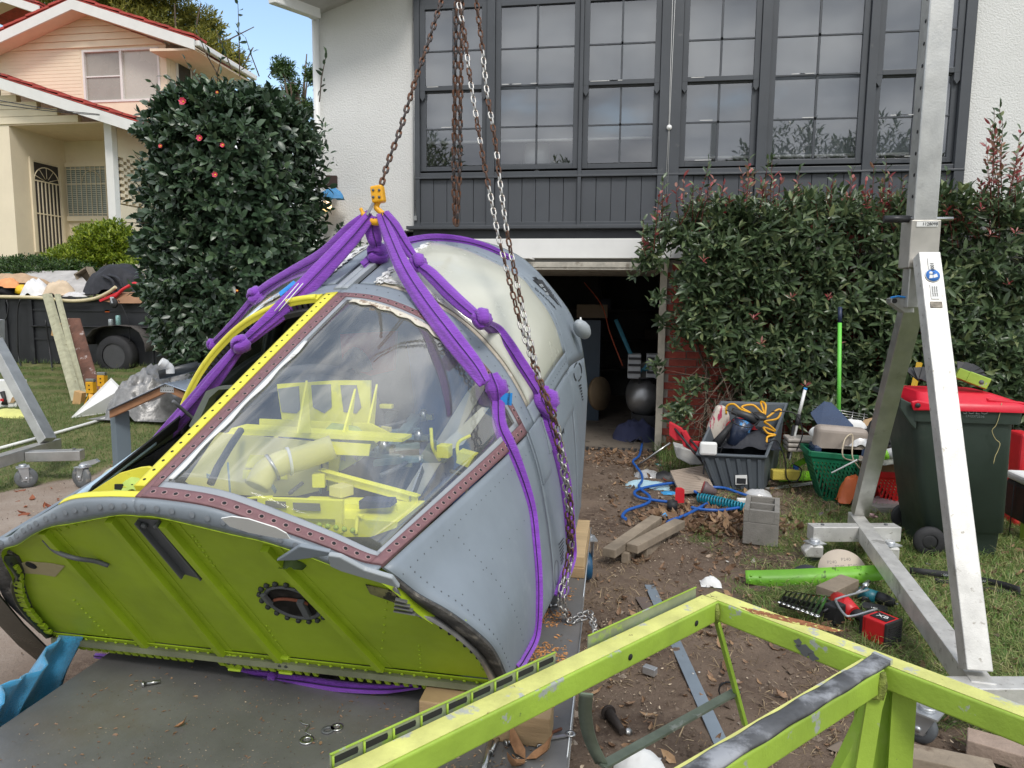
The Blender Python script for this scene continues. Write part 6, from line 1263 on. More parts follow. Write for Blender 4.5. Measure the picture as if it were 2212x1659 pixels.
def knot(root, c_, s_, ax, seed=0, name='knot', r_=.52):
 ax = nrm(ax); e1 = nrm(np.cross(ax, (.3, 1, .1))); e2 = np.cross(ax, e1); pts = []
 for t_ in np.linspace(0, 2*math.pi, 72)[:-1]:
  x = (math.sin(t_)+1.6*math.sin(2*t_))/2.6; y = (math.cos(t_)-1.6*math.cos(2*t_))/2.6; z_ = -math.sin(3*t_)*.55; pts.append(c_+(e1*x*.60+e2*y*.60+ax*z_*.9)*s_)
 pts.append(pts[0]); pts.append(pts[1]); q = MB(); m = 12; vs = []; n = len(pts)
 for i, p in enumerate(pts):
  d = nrm(pts[(i+1) % n if i < n-1 else 2]-pts[max(i-1, 0)]); o_ = nrm(p-c_); s2 = nrm(np.cross(d, o_)); b_ = np.cross(s2, d)
  for j in range(m):
   a_ = 2*math.pi*j/m; rip = 1+.17*math.sin(5*a_+i*.2); vs.append(p+s2*math.cos(a_)*s_*r_*1.1*rip+b_*math.sin(a_)*s_*r_*.62*rip)
 q.add(vs, [(i*m+j, i*m+(j+1) % m, (i+1)*m+(j+1) % m, (i+1)*m+j) for i in range(n-1) for j in range(m)], 0, True); return q.build(name, m_purple, root)
HY = 3.12
hook_p = PY(812, 462, HY)
s1 = thing('lifting_sling', hook_p, 'purple lifting sling running from the hook down over the left canopy to a far knot', 'sling', 'purple lifting slings on the capsule')
sling(s1, [PY(x, y, Y) for x, y, Y in ((800, 462, HY+.02), (765, 492, 3.14), (700, 552, 3.2), (630, 592, 3.28), (575, 625, 3.33), (548, 645, 3.36))], [.05, .085, .085, .08, .06], seed=1)
sling(s1, [PY(x, y, Y) for x, y, Y in ((550, 650, 3.36), (515, 690, 3.42), (480, 725, 3.5), (455, 748, 3.56))], [.06, .05, .035], seed=2); knot(s1, PY(553, 638, 3.35), .048, PY(500, 690, 3.4)-PY(600, 600, 3.3), 1); knot(s1, PY(460, 744, 3.55), .035, (0, 0, 1), 2)
s2_ = thing('lifting_sling', hook_p+V3((.01, 0, 0)), 'purple lifting sling crossing the yellow arch to a knot and the front left sill', 'sling', 'purple lifting slings on the capsule')
L2a = [PY(x, y, Y) for x, y, Y in ((802, 464, HY), (760, 515, 3.05), (690, 590, 2.92), (620, 660, 2.80), (560, 712, 2.72), (525, 742, 2.70))]; sling(s2_, L2a, [.05, .075, .085, .085, .06, .045], seed=3)
sling(s2_, [PY(x, y, Y) for x, y, Y in ((518, 750, 2.70), (470, 810, 2.70), (410, 880, 2.74), (350, 945, 2.80), (322, 974, 2.84), (300, 1000, 2.86))], [.05, .075, .075, .06, .05], seed=4); knot(s2_, PY(521, 744, 2.69), .042, L2a[-1]-L2a[-2], 3)
ct = PY(612, 690-20, 2.78); text('|||||||', .02, m_paper, s2_, planemap(PY(630, 648, 2.77), PY(600, 680, 2.76)-PY(640, 640, 2.8), UP), xs=1) if False else None
for o_ in (-.012, .012):
 MB().tube([PY(650+o_*400, 612, 2.83), PY(615+o_*400, 652, 2.765), PY(598+o_*400, 672, 2.745)], .0022, 4).build('white_stitching', m_paper, s2_)
m_tag = M('blue sling tag', (.02, .25, .68), .5)
MB().prism([PY(606, 640, 2.80), PY(640, 612, 2.87), PY(634, 606, 2.87), PY(602, 632, 2.80)], (0, .004, 0)).build('blue_tag', m_tag, s2_)
s3 = thing('lifting_sling', hook_p+V3((.03, 0, 0)), 'purple lifting sling lying over the windshield with GORILLA tag and knot', 'sling', 'purple lifting slings on the capsule')
L3 = chain_Y([(822, 462, HY), (840, 510, 3.05), (870, 578, 2.93), (912, 645, 2.82), (970, 722, 2.68), (1022, 788, 2.58), (1048, 828, 2.52)], .03); sling(s3, L3, [.05, .07, .08, .085, .085, .075, .05], seed=5)
kp = chit(1063, 848, .035)[0];
L3b = chain_Y([(x, y, None) for x, y in ((1064, 858), (1074, 915), (1092, 960), (1112, 1005), (1132, 1060), (1145, 1110), (1152, 1175), (1157, 1240), (1158, 1306), (1155, 1373), (1149, 1420), (1139, 1440))], .010); sling(s3, [kp]+L3b[1:], [.05, .065, .07, .055, .042, .036, .032, .03, .03, .03], th=.25, seed=6); knot(s3, kp, .044, (.5, 0, -1), 5)
sling(s3, [kp+V3((-.03, 0, .05)), kp+V3((-.005, -.03, 0)), kp+V3((.0, -.02, -.05))], [.07, .095, .06], th=.6, seed=9)
n_ = chit(1085, 856)[1]; tg0 = PY(1098, 860, kp[1]-.03)
tgm = planemap(tg0, UP*.97+RT*.22, np.cross(-fw, UP)*-1)
MB().prism([PY(1080, 850, kp[1]-.03), PY(1107, 849, kp[1]-.03), PY(1105, 876, kp[1]-.03), PY(1082, 873, kp[1]-.03)], (0, .002, 0)).build('blue_tag', m_tag, s3)
text('GORILLA', .0125, m_ink, s3, planemap(PY(1099, 861, kp[1]-.033), PY(1099.5, 852, kp[1]-.033)-PY(1098, 871, kp[1]-.033), PY(1093, 861, kp[1]-.033)-PY(1100, 861, kp[1]-.033)), xs=1.0)
s4 = thing('lifting_sling', hook_p+V3((.05, 0, 0)), 'purple lifting sling over the milky canopy with three knots and a blue tag', 'sling', 'purple lifting slings on the capsule')
sling(s4, chain_Y([(828, 462, HY), (850, 490, 3.1), (875, 530, 3.07), (897, 560, 3.04)], .03), [.06, .075, .065, .045], seed=7); knot(s4, chain_Y([(903, 567, 3.02)], .05)[0], .042, (.6, -.2, -.7), 7)
sling(s4, chain_Y([(908, 575, 3.0), (930, 592, 2.97), (970, 632, 2.9), (1015, 672, 2.82), (1032, 682, 2.8)], .03), [.045, .06, .065, .06, .045], seed=8); knot(s4, chain_Y([(1041, 688, 2.78)], .045)[0], .044, (.6, -.3, -.7), 8)
sling(s4, chain_Y([(1047, 698, 2.78), (1065, 722, None), (1088, 755, None), (1113, 795, None), (1137, 832, None), (1150, 852, None)], .022), [.045, .07, .075, .078, .075, .06], seed=10)
k4 = chit(1166, 871, .045)[0]; knot(s4, k4, .052, (.4, -.1, -.9), 11, r_=.5); sling(s4, [k4+V3((-.03, 0, .06)), k4+V3((-.03, -.035, .0)), k4+V3((.02, -.03, -.06))], [.07, .09, .06], th=.7, seed=13)
sling(s4, chain_Y([(x, y, None) for x, y in ((1170, 895), (1180, 930), (1195, 975), (1208, 1030), (1216, 1085), (1222, 1150), (1225, 1200), (1220, 1250), (1213, 1272), (1203, 1285))], .016), [.06, .075, .075, .07, .065, .06, .06, .05, .05], th=.4, seed=14); knot(s4, chit(1212, 1270, .02)[0], .035, (0, 0, 1), 15)
MB().prism([PY(x, y, k4[1]-.0) for x, y in ((1138, 846), (1155, 836), (1164, 856), (1147, 868))], (0, .002, 0)).build('blue_tag', m_tag, s4)
text('GORILLA', .011, m_ink, s4, planemap(PY(1150, 852, k4[1]-.004), PY(1156, 848, k4[1])-PY(1144, 857, k4[1]), UP), xs=1.0)
s5 = thing('lifting_sling', hook_p+V3((.02, .03, 0)), 'short purple sling hanging from the hook to a knot on the canopy spine', 'sling', 'purple lifting slings on the capsule')
sling(s5, chain_Y([(806, 468, HY), (804, 495, HY+.02), (810, 520, HY+.03), (814, 536, 3.18)], .03), [.06, .085, .08, .05], seed=16); kk = chain_Y([(816, 548, 3.2)], .04)[0]; knot(s5, kk, .055, (1, .2, .1), 17)
sling(s5, [kk]+chain_Y([(x, y, None) for x, y in ((845, 552), (872, 540), (882, 532))], .012), [.06, .07, .08, .07], th=.25, seed=18)
s6 = thing('lifting_sling', PY(960, 518, 3.8), 'flat purple sling laid across the roof behind the milky canopy', 'sling', 'purple lifting slings on the capsule')
rf = [chit(x, y, .008)[0] if chit(x, y)[0] is not None else None for x, y in ((872, 541), (900, 530), (930, 526))]
rr_ = [SW(u, v, sd_, .012) for u, v, sd_ in ((1.9, .30, -1), (2.1, .12, -1), (2.25, .05, 1), (2.3, .2, 1), (2.3, .34, 1), (2.28, .46, 1))]
g = []
for p in cat_rom([SW(u, v, 1, .012) for u, v in ((1.75, .02), (2.0, .10), (2.15, .20), (2.28, .30), (2.38, .42), (2.45, .52))], 6): g.append(p)
sling(s6, [SW(1.35, .0, -1, .02), SW(1.7, .0, 1, .02), SW(2.05, .10, 1, .014), SW(2.25, .22, 1, .014), SW(2.35, .34, 1, .014), SW(2.4, .45, 1, .012)], [.045, .055, .055, .055, .05, .03], th=.08, seed=19)
s7 = thing('lifting_sling', G(560, 1470, .36), 'dark purple sling bight squeezed beneath the green bulkhead', 'sling', 'purple lifting slings on the capsule')
bl_ = [PY(x, y, Y) for x, y, Y in ((205, 1416, 2.42), (300, 1428, 2.36), (430, 1447, 2.28), (560, 1459, 2.23), (590, 1463, 2.22))]; sling(s7, bl_, [.02, .035, .04, .045, .03], th=.7, seed=20); knot(s7, bl_[-1], .022, (1, 0, 0), 21)
sling(s7, [PY(x, y, Y) for x, y, Y in ((590, 1463, 2.22), (660, 1472, 2.2), (740, 1483, 2.18), (830, 1488, 2.17), (910, 1482, 2.18))], [.03, .04, .04, .035, .02], th=.7, seed=22)
hk = thing('lifting_hook', hook_p, 'yellow swivel hook holding the purple slings', 'hook')
m_hook = M('hook yellow', (.78, .38, .01), .4, var=.1, scale=20, col2=(.3, .15, .03), thr=.66, c2s=30)
hb = PY(817, 420, HY);
MB().box(hb, (.055, .05, .075), rot=np.array(Matrix.Rotation(R(-8), 3, 'Y'))).build('clevis_block', m_hook, hk, bev=.008)
for i in range(4): MB().lathe([(0, .003), (.006, .003), (.006, 0)], hb+V3((-.014+.028*(i % 2), -.026, -.015+.03*(i//2))), (0, -1, 0), 8).build('rivet', m_chan, hk)
MB().tube(cat_rom([PY(x, y, HY) for x, y in ((817, 436), (813, 448), (820, 456), (828, 464), (826, 474), (812, 480), (796, 474), (786, 464), (779, 450))], 5), [.012]*5+[.013]*12+[.016]*12+[.012]*8+[.008]*4, 10).build('hook', m_hook, hk)
MB().bar(PY(807, 438, HY-.02), PY(793, 464, HY-.02), .012, .006, up=(0, 1, 0)).build('safety_latch', m_steel, hk)
m_chd = M('dark chain steel', (.06, .055, .055), .55, .6, var=.4, scale=30, col2=(.20, .09, .05), thr=.5, c2s=26, c2soft=.1)
m_chr = M('rusty chain steel', (.10, .065, .05), .7, .5, var=.4, scale=30, col2=(.16, .075, .045), thr=.5, c2s=30)
m_chl = M('bright chain steel', (.42, .41, .39), .4, .8, var=.3, scale=30, col2=(.22, .13, .09), thr=.58, c2s=18)
def link_mesh(L_, W_, r_, mat):
 pts = []; n = 14; h = (L_-W_)/2
 for i in range(n):
  a_ = 2*math.pi*i/n; pts.append(V3((math.cos(a_)*(W_/2-r_)*1.0, 0, math.sin(a_)*(W_/2-r_)+(h if math.sin(a_) > 0 else -h))))
 pts.append(pts[0]); pts.append(pts[1]); return MB().tube(pts, r_, 7, cap=False).mesh('link', mat)
def chain(name, P_, L_, W_, r_, mats, label, group, seed=0, k=10):
 C_ = cat_rom(P_, k); d = np.r_[0, np.cumsum([np.linalg.norm(C_[i+1]-C_[i]) for i in range(len(C_)-1)])]; C_ = np.array(C_); pitch = L_-2*r_-.0008; n = int(d[-1]/pitch)
 ro = thing(name, C_[-1], label, 'chain', group); ms = [link_mesh(L_, W_, r_, m_) for m_ in mats]; rr = np.random.default_rng(seed)
 for i in range(n):
  s_ = (i+.5)*pitch; p = np.array([np.interp(s_, d, C_[:, j]) for j in range(3)]); q0 = np.array([np.interp(s_-.01, d, C_[:, j]) for j in range(3)]); q1 = np.array([np.interp(s_+.01, d, C_[:, j]) for j in range(3)])
  z_ = nrm(q1-q0); x_ = nrm(np.cross(z_, (0.35, 1, 0))); y_ = np.cross(z_, x_); a_ = (R(40) if i % 2 else R(130))+rr.normal(0, .12); x2 = x_*math.cos(a_)+y_*math.sin(a_); y2 = np.cross(z_, x2)
  mi = int(rr.random() < .5+.5*math.sin(i*.35+seed)) if len(ms) > 1 else 0
  inst(ms[mi], 'link', ro, mat_from(x2, y2, z_, p))
 return ro
top = lambda x, y, Y: PY(x, y, Y)
chain('load_chain', [top(x, y, Y) for x, y, Y in ((975, -60, 3.65), (954, 0, 3.55), (927, 87, 3.46), (904, 152, 3.4), (881, 227, 3.32), (861, 290, 3.26), (841, 343, 3.2), (823, 402, HY))], .046, .030, .0058, [m_chd, m_chr], 'dark load chain slanting down to the yellow hook', 'hoist chains', 1)
for i, dx in enumerate((-6, 6)):
 chain('load_chain', [top(990+dx+x, y, 3.5-.02*i) for x, y in ((3, -60), (2, 0), (0, 120), (-2, 250), (-4, 380), (-5-dx*.8, 490))], .046, .030, .0058, [m_chd, m_chr], ['left strand of the rusty slack chain hanging in front of the windows', 'right strand of the rusty slack chain hanging in front of the windows'][i], 'hoist chains', 2+i)
pbot = G(1226, 1338, DZ+.01)
cpts = [(985, -60, 3.3), (990, 0, 3.3), (1004, 77, 3.25), (1014, 160, 3.2), (1031, 267, 3.15), (1042, 333, 3.1), (1061, 430, 3.05), (1077, 513, 3.0), (1087, 553, 2.98), (1107, 632, 2.9), (1127, 710, 2.85), (1144, 760, 2.8), (1164, 822, 2.7), (1180, 868, 2.66), (1196, 918, 2.66), (1216, 1020, 2.7), (1226, 1106, 2.76), (1227, 1200, 2.82), (1226, 1290, 2.86)]
chain('hand_chain', chain_Y(cpts, .03)+[pbot], .042, .027, .0040, [m_chl, m_chr], 'left bright hand chain strand draping over the canopy to the deck', 'hoist chains', 5)
cpts2 = [(1026, -60, 3.3), (1029, 0, 3.3), (1041, 97, 3.25), (1052, 200, 3.2), (1069, 300, 3.12), (1081, 400, 3.06), (1094, 493, 3.0), (1105, 553, 2.97), (1121, 632, 2.9), (1137, 703, 2.84), (1151, 760, 2.78), (1168, 826, 2.68), (1186, 872, 2.64), (1204, 922, 2.66), (1223, 1020, 2.7), (1234, 1106, 2.76), (1234, 1200, 2.82), (1231, 1290, 2.86)]
chain('hand_chain', chain_Y(cpts2, .045)+[pbot+V3((.01, .01, 0))], .042, .027, .0040, [m_chl, m_chr], 'right bright hand chain strand draping over the canopy to the deck', 'hoist chains', 6)
chain('hand_chain', [pbot+V3((.0, -.02, 0)), G(1250, 1330, DZ+.012), G(1272, 1322, DZ+.012), G(1284, 1345, DZ+.01), PY(1286, 1368, 2.72), PY(1287, 1395, 2.72)], .042, .027, .0040, [m_chl], 'loose tail of the hand chain hanging off the deck edge', 'hoist chains', 7)
chain('hand_chain', [G(1228, 1340, DZ+.01), G(1240, 1343, DZ+.012), G(1262, 1335, DZ+.012), G(1277, 1340, DZ+.012), PY(1282, 1372, 2.75)], .042, .027, .0040, [m_chl], 'second loose tail of the hand chain beside the first', 'hoist chains', 8)
ga = thing('gantry_frame', G(1975, 1300), 'aluminium gantry A-frame with tall mast and castors on the right', 'gantry')
BA = G(1852, 1112, .23); BB = G(2112, 1462, .23); AP = PY(2003, 545, 3.72)
BA[2] -= .05; BB[2] -= .05
MB().bar(BA+V3((0, .05, .004)), BB-V3((0, .05, -.004)), .09, .10).build('base_beam', m_aluw, ga, bev=.004)
MB().bar(PY(1857, 1108, BA[1]), PY(1990, 580, 3.86), .10, .075, up=(0, 1, .2)).build('rear_leg', m_alu, ga, bev=.004)
MB().bar(PY(2108, 1448, BB[1]+.0), PY(2001, 552, 3.66), .095, .075, up=(0, 1, .2)).build('front_leg', m_aluw, ga, bev=.004)
mx, my = AP[0]-.02, AP[1]+.05
mt = MB().span((mx-.053, my-.053, 1.90), (mx+.053, my+.053, 4.6)).build('mast', m_alu, ga, bev=.006)
MB().span((mx-.066, my-.066, 1.86), (mx+.066, my+.066, PY(2003, 478, my)[2])).build('mast_sleeve', M('dull sleeve', (.46, .44, .40), .5, .7, var=.12, scale=8), ga, bev=.004)
pin_me = MB().lathe([(0, .001), (.009, .001), (.009, 0)], (0, 0, 0), n=10).mesh('pin_hole', m_dark)
for i in range(26): inst(pin_me, 'pin_hole', mt, mat_from(np.array([0, 1., 0]), np.array([0, 0, 1.]), np.array([-1., 0, 0]), V3((mx-.0535, my-.02, 2.1+i*.1))))
pz = PY(1978, 472, my-.05)[2]; MB().tube([(mx-.18, my-.03, pz), (mx-.065, my-.03, pz)], .017, 10).build('pin_grip', m_black, ga); MB().tube([(mx-.065, my-.03, pz), (mx+.13, my-.03, pz)], .009, 8).build('locking_pin', m_steel, ga)
MB().span((mx-.05, my-.045, PY(2003, 665, my)[2]), (mx-.0, my+.045, 1.86)).build('mast_foot', m_alu, ga, bev=.004)
hc = PY(1945, 655, my); MB().prism([PY(1975, 643, my), PY(1975, 676, my), PY(1955, 676, my), PY(1925, 655, my), PY(1925, 645, my), PY(1940, 640, my)], (0, .07, 0)).build('bracket_cheek', m_alu, ga, bev=.003); MB().lathe([(.012, 0), (.012, .08)], PY(1933, 650, my-.005), (0, 1, 0), 10).build('bracket_pin', m_black, ga); MB().tube([PY(1924, 643, my-.01), PY(1940, 640, my-.01), PY(1975, 645, my-.01)], .005, 6).build('blue_tie', m_tag, ga)
def on_leg(p, mat, w_, h_, name, ex, ey, th=.0015):
 ex = nrm(ex); ey = nrm(ey); return MB().prism([p-ex*w_/2-ey*h_/2, p+ex*w_/2-ey*h_/2, p+ex*w_/2+ey*h_/2, p-ex*w_/2+ey*h_/2], np.cross(ex, ey)*th).build(name, mat, ga)
X_ = np.array([1., 0, 0]); Z_ = np.array([0, 0, 1.])
p = PY(2003, 484, my-.068); on_leg(p, m_paper, .095, .024, 'serial_sticker', X_, Z_); text('1128098', .022, m_ink, ga, planemap(p+V3((.012, -.003, 0)), X_, Z_), xs=.9)
f0 = PY(2108, 1448, BB[1]); f1 = PY(2001, 552, 3.66); ld = nrm(f1-f0); lx = nrm(np.cross(ld, np.cross((0, 1, .2), ld)))
sidev = nrm(np.cross(ld, (0, 1, .2))); nv = nrm(np.cross(sidev, ld)); nv = nv if nv[1] < 0 else -nv; sidev = sidev if sidev[0] > 0 else -sidev
def legp(y, dx=0):
 f = (1448-y)/(1448-552); return f0+(f1-f0)*f+nv*.040+sidev*dx
on_leg(legp(593), m_paper, .03, .10, 'capacity_sticker', sidev, ld); text('1000 kg', .022, m_ink, ga, planemap(legp(598)+nv*.003, -ld, sidev), xs=1)
q = legp(613); MB().lathe([(0, .0015), (.034, .0015), (.034, 0)], q, nv, 24).build('manual_sticker', m_paper, ga); MB().lathe([(0, .0025), (.030, .0025), (.030, 0)], q, nv, 24).build('blue_disc', M('sign blue', (.04, .18, .55), .5), ga)
MB().lathe([(0, .0035), (.008, .0035), (.008, 0)], q+ld*.012-sidev*.008, nv, 12).build('white_head', m_paper, ga); MB().prism([q-sidev*.018-ld*.016+nv*.002, q-sidev*.002-ld*.014+nv*.002, q-sidev*.001+ld*.001+nv*.002, q-sidev*.014+ld*.002+nv*.002], nv*.0015).prism([q+sidev*.001-ld*.014+nv*.002, q+sidev*.02-ld*.008+nv*.002, q+sidev*.017+ld*.008+nv*.002, q+sidev*.001+ld*.001+nv*.002], nv*.0015).build('white_book', m_paper, ga)
on_leg(legp(653), m_paper, .036, .075, 'maker_sticker', sidev, ld)
for i in range(3): text('Aluminium gantry', .007, m_ink, ga, planemap(legp(653, -.009+i*.009)+nv*.003, -ld, sidev), 'small_print')
on_leg(legp(685), M('torn label', (.25, .22, .18), .8, var=.5, scale=50), .05, .03, 'torn_label', sidev, ld)
rb0, rb1 = G(1750, 1150, .18), G(1938, 1150, .18); MB().bar(rb0, rb1, .095, .10).build('rear_cross_bar', m_aluw, ga, bev=.004)
fb0 = BB+V3((.02, -.10, 0)); MB().bar(G(2040, 1500, .18), G(2300, 1500, .18), .095, .10).build('front_cross_bar', m_aluw, ga, bev=.004)
for p in (G(1757, 1218), G(1920, 1222)): castor(ga, (p[0], p[1]+.05, 0), .065, .05, .5, .13); MB().prism([p+V3(q) for q in ((-.06, -.03, .05), (.05, -.03, .05), (.05, -.03, .13), (-.03, -.03, .13), (-.07, -.03, .09))], (0, .1, 0)).build('castor_cover', m_aluw, ga, bev=.01)
for p in (G(1985, 1600),): castor(ga, (p[0], p[1], 0), .06, .045, .9, .13)
for p in (rb0+nrm(rb1-rb0)*.08, rb1-nrm(rb1-rb0)*.08): MB().lathe([(0, .008), (.012, .008), (.012, 0)], p+V3((0, 0, .05)), n=6).build('bolt_head', m_chan, ga)
gl = thing('gantry_frame', G(60, 1055), 'aluminium gantry leg on grey castors at the left edge', 'gantry')
w1, w2 = G(58, 1053), G(178, 1053)
c_ = G(120, 952, .33); bz = .26
L0 = PY(103, 948, c_[1]); L1 = PY(-65, 640, c_[1]+.3)
MB().bar(G(-130, 1035, .26), G(122, 958, .26), .10, .10).build('base_beam', m_alu, gl, bev=.004)
MB().bar(L0+V3((0, .0, -.02)), L1, .10, .12, up=(0, 1, 0)).build('leg', m_alu, gl, bev=.004)
MB().bar(G(60, 985, .24), G(178, 982, .24), .11, .09).build('cross_bar', m_alu, gl, bev=.004)
MB().lathe([(0, .008), (.014, .008), (.014, 0)], G(160, 970, .29), n=6).build('bolt_head', m_chan, gl)
MB().bar(PY(-5, 690, c_[1]+.25), PY(-5, 780, c_[1]+.25), .08, .08, up=(0, 1, 0)).build('mast_foot', m_galv, gl)
m_tg = M('grey castor tyre', (.13, .14, .145), .6, var=.2, scale=14, col2=(.25, .24, .22), thr=.6)
castor(gl, (w1[0], w1[1], 0), .088, .06, -.75, .185, m_tg); castor(gl, (w2[0], w2[1], 0), .098, .045, 1.35, .185, m_tg)
MB().prism([PY(x, y, w2[1]) for x, y in ((172, 1000), (205, 992), (212, 998), (200, 1004), (175, 1006))], (0, .03, 0)).build('brake_lever', m_galv, gl)
# ================================================================== FOREGROUND STEEL FRAME
HF = .75
m_lime_s = M('lime painted steel', (.30, .44, .05), .55, var=.2, scale=4, bump=.15, bscale=60, col2=(.33, .36, .32), thr=.61, c2s=9, c2soft=.03, col3=(.09, .11, .05), thr3=.68, c3s=26)
m_lime_y = M('yellow-lime chipped top', (.60, .60, .19), .65, var=.2, scale=8, bump=.2, bscale=90, col2=(.42, .43, .38), thr=.58, c2s=12, c2soft=.05, col3=(.13, .09, .04), thr3=.66, c3s=34)  # paler, yellower tone for the tube tops, with grey chips and dark specks
ff = thing('lime_trestle', G(1908, 1600), 'lime green welded steel frame in the right foreground', 'frame')
TW = .066
def tubeb(a_, b_, w_=TW, h_=TW, name='frame_tube', e0=0, e1=0):
 a_ = V3(a_); b_ = V3(b_); d = nrm(b_-a_); a_ = a_-d*e0; b_ = b_+d*e1; dn = V3((0, 0, h_/2))
 o = MB().bar(a_-dn, b_-dn, w_, h_).build(name, m_lime_s, ff, bev=.006, seg=3); s_ = nrm(np.cross(d, (0, 0, 1)))
 MB().prism([a_+s_*w_*.42+V3((0, 0, .0008)), b_+s_*w_*.42+V3((0, 0, .0008)), b_-s_*w_*.42+V3((0, 0, .0008)), a_-s_*w_*.42+V3((0, 0, .0008))], (0, 0, .0012)).build('pale_top', m_lime_y, o); return o
A1, A2 = G(1538, 1290, HF), G(740, 1674, HF)
B1, B2 = G(1552, 1289, HF), G(2260, 1556, HF)
C1, C2 = G(1893, 1428, HF), G(1440, 1700, HF)
tubeb(A1, A2, e0=-.012, e1=.2); tubeb(B1, B2, e0=.03, e1=.1); tubeb(C1, C2, e0=-.02, e1=.2)
MB().tube([B1+V3((-.012, -.045, -.004)), B1+V3((-.008, -.05, -.035)), B1+V3((-.01, -.048, -.066))], [.007, .009, .006], 8).build('weld_bead', M('weld bead', (.22, .26, .05), .8, var=.5, scale=60, bump=1, bscale=120), ff)
wj = G(1906, 1450, HF); MB().tube([wj+V3((0, 0, -.003)), wj+V3((.002, -.003, -.035)), wj+V3((0, 0, -.07)), wj+V3((-.03, .0, -.072))], [.009, .013, .011, .006], 8).build('weld_bead', bpy.data.materials['weld bead'], ff)
dB = nrm(B2-B1); rs = B1+dB*.14+V3((0, 0, .0022)); MB().prism([rs+V3(q) for q in ((-.05, .022, 0), (.03, -.008, 0), (.12, -.045, 0), (.22, -.095, 0), (.19, -.108, 0), (.08, -.068, 0), (-.02, -.02, 0))], (0, 0, .0008)).build('rust_patch', M('rust patch', (.26, .10, .04), .95, var=.4, scale=60, col2=(.58, .58, .18), thr=.56, c2s=70), ff)
sB = nrm(np.cross(dB, (0, 0, 1)))
for (f_, z_, w_, h_) in ((.31, -.045, .05, .03), (.335, -.055, .03, .02), (.29, -.03, .022, .022)):
 q = B1+dB*f_+sB*(TW/2+.0008)+V3((0, 0, z_)); pts = [q+dB*w_*.5*math.cos(a_)*(1+.3*math.sin(a_*3+f_*40))+V3((0, 0, 1))*h_*.5*math.sin(a_)*(1+.3*math.cos(a_*4)) for a_ in np.linspace(0, 6.28, 14)[:-1]]; MB().prism(pts, sB*.0006).build('paint_chip', m_chan, ff)
dC = nrm(C2-C1); sC = nrm(np.cross(dC, (0, 0, 1)))
a_ = C1+dC*.0+V3((0, 0, .004)); b_ = C2+dC*.1+V3((0, 0, .004)); g = []
for i in range(40):
 p = a_+(b_-a_)*i/39; g.append([p+sC*o_+V3((0, 0, h_+.002*math.sin(i*.9+o_*90))) for o_, h_ in ((-.034, .0), (-.033, .009), (-.012, .012), (.008, .009), (.016, .004))])
MB().grid(np.array(g)[::-1], thick=.006).build('rubber_strip', M('perished rubber', (.085, .087, .092), .6, var=.45, scale=12, col2=(.30, .31, .33), thr=.49, c2s=6, c2soft=.12), ff)
MB().prism([a_+sC*o_+V3((0, 0, h_)) for o_, h_ in ((-.036, -.002), (-.036, .013), (.012, .015), (.018, .0))], -dC*.012).build('strip_end', m_galv, ff)
dA = nrm(A2-A1); sA = nrm(np.cross(dA, (0, 0, 1))); sA = sA if sA[1] > 0 else -sA
m_fl = M('scraped flange', (.30, .33, .25), .5, .5, var=.2, scale=9, col2=(.36, .50, .10), thr=.55, c2s=6, c2soft=.06)
def flange(x0, y0, x1, y1, h_, slots, lbl):
 p0 = G(x0, y0, HF+.0); p1 = G(x1, y1, HF+.0);
 f0_ = A1+dA*np.dot(p0-A1, dA)+sA*(TW/2+.004); f1_ = A1+dA*np.dot(p1-A1, dA)+sA*(TW/2+.004); o = MB().prism([f0_+V3((0, 0, -.03)), f1_+V3((0, 0, -.03)), f1_+V3((0, 0, h_)), f0_+V3((0, 0, h_))], sA*.003).build('flange_plate', m_fl, ff)
 MB().bar(f0_+V3((0, 0, h_+.0015)), f1_+V3((0, 0, h_+.0015)), .005, .002).build('flange_lip', m_lime_s, o)
 L_ = np.linalg.norm(f1_-f0_); d_ = nrm(f1_-f0_)
 for i in range(slots):
  c_ = f0_+d_*((i+.5)*L_/slots)+V3((0, 0, h_*.45)); MB().prism([c_+d_*q0-sA*.0012+V3((0, 0, q1)) for q0, q1 in ((-.026, -.007), (.026, -.007), (.028, 0), (.026, .007), (-.026, .007), (-.028, 0))], sA*.001).build('slot', m_dark, o)
  MB().tube([c_+d_*.030-sA*.002+V3((0, 0, q1)) for q1 in (.012, 0, -.02)], .003, 5).build('slot_bead', m_lime_s, o)
flange(1218, 1440, 735, 1680, .026, 9, ''); flange(1512, 1292, 1280, 1402, .03, 0, '')
for (x, y) in ((1365, 1418), (1508, 1345)):
 t_ = np.dot(G(x, y, HF-.03)-A1, dA); q = A1+dA*t_-sA*(TW/2+.0006)+V3((0, 0, -.034)); MB().lathe([(0, .0012), (.009, .0012), (.009, 0)], q, -sA, 14).build('bolt_hole', m_dark, ff)
jp = G(1905, 1470, HF-TW)
m_ldk = M('dusty lime plate', (.30, .47, .05), .5, var=.18, scale=5, col2=(.42, .50, .14), thr=.55, c2s=5, c2soft=.2)
MB().prism([jp+V3((-.055, .02, -.002)), jp+V3((.055, -.01, -.002)), jp+V3((.06, -.02, -.66)), jp+V3((-.05, .0, -.66))], (0, .012, 0)).build('leg_plate', m_ldk, ff);
MB().prism([jp+V3((-.03, -.01, -.002)), jp+V3((-.02, -.06, -.002)), jp+V3((-.15, -.10, -.66)), jp+V3((-.26, -.02, -.66))], (.012, .0, 0)).build('leg_gusset', m_ldk, ff)
MB().bar(jp+V3((.045, -.03, -.002)), jp+V3((.05, -.045, -.66)), .012, .06, up=(1, 0, 0)).build('leg_flange', m_lime_s, ff)
MB().bar(jp+V3((-.035, -.06, -.002)), jp+V3((-.11, -.12, -.66)), .012, .04, up=(1, 0, 0)).build('leg_flange', m_lime_s, ff)
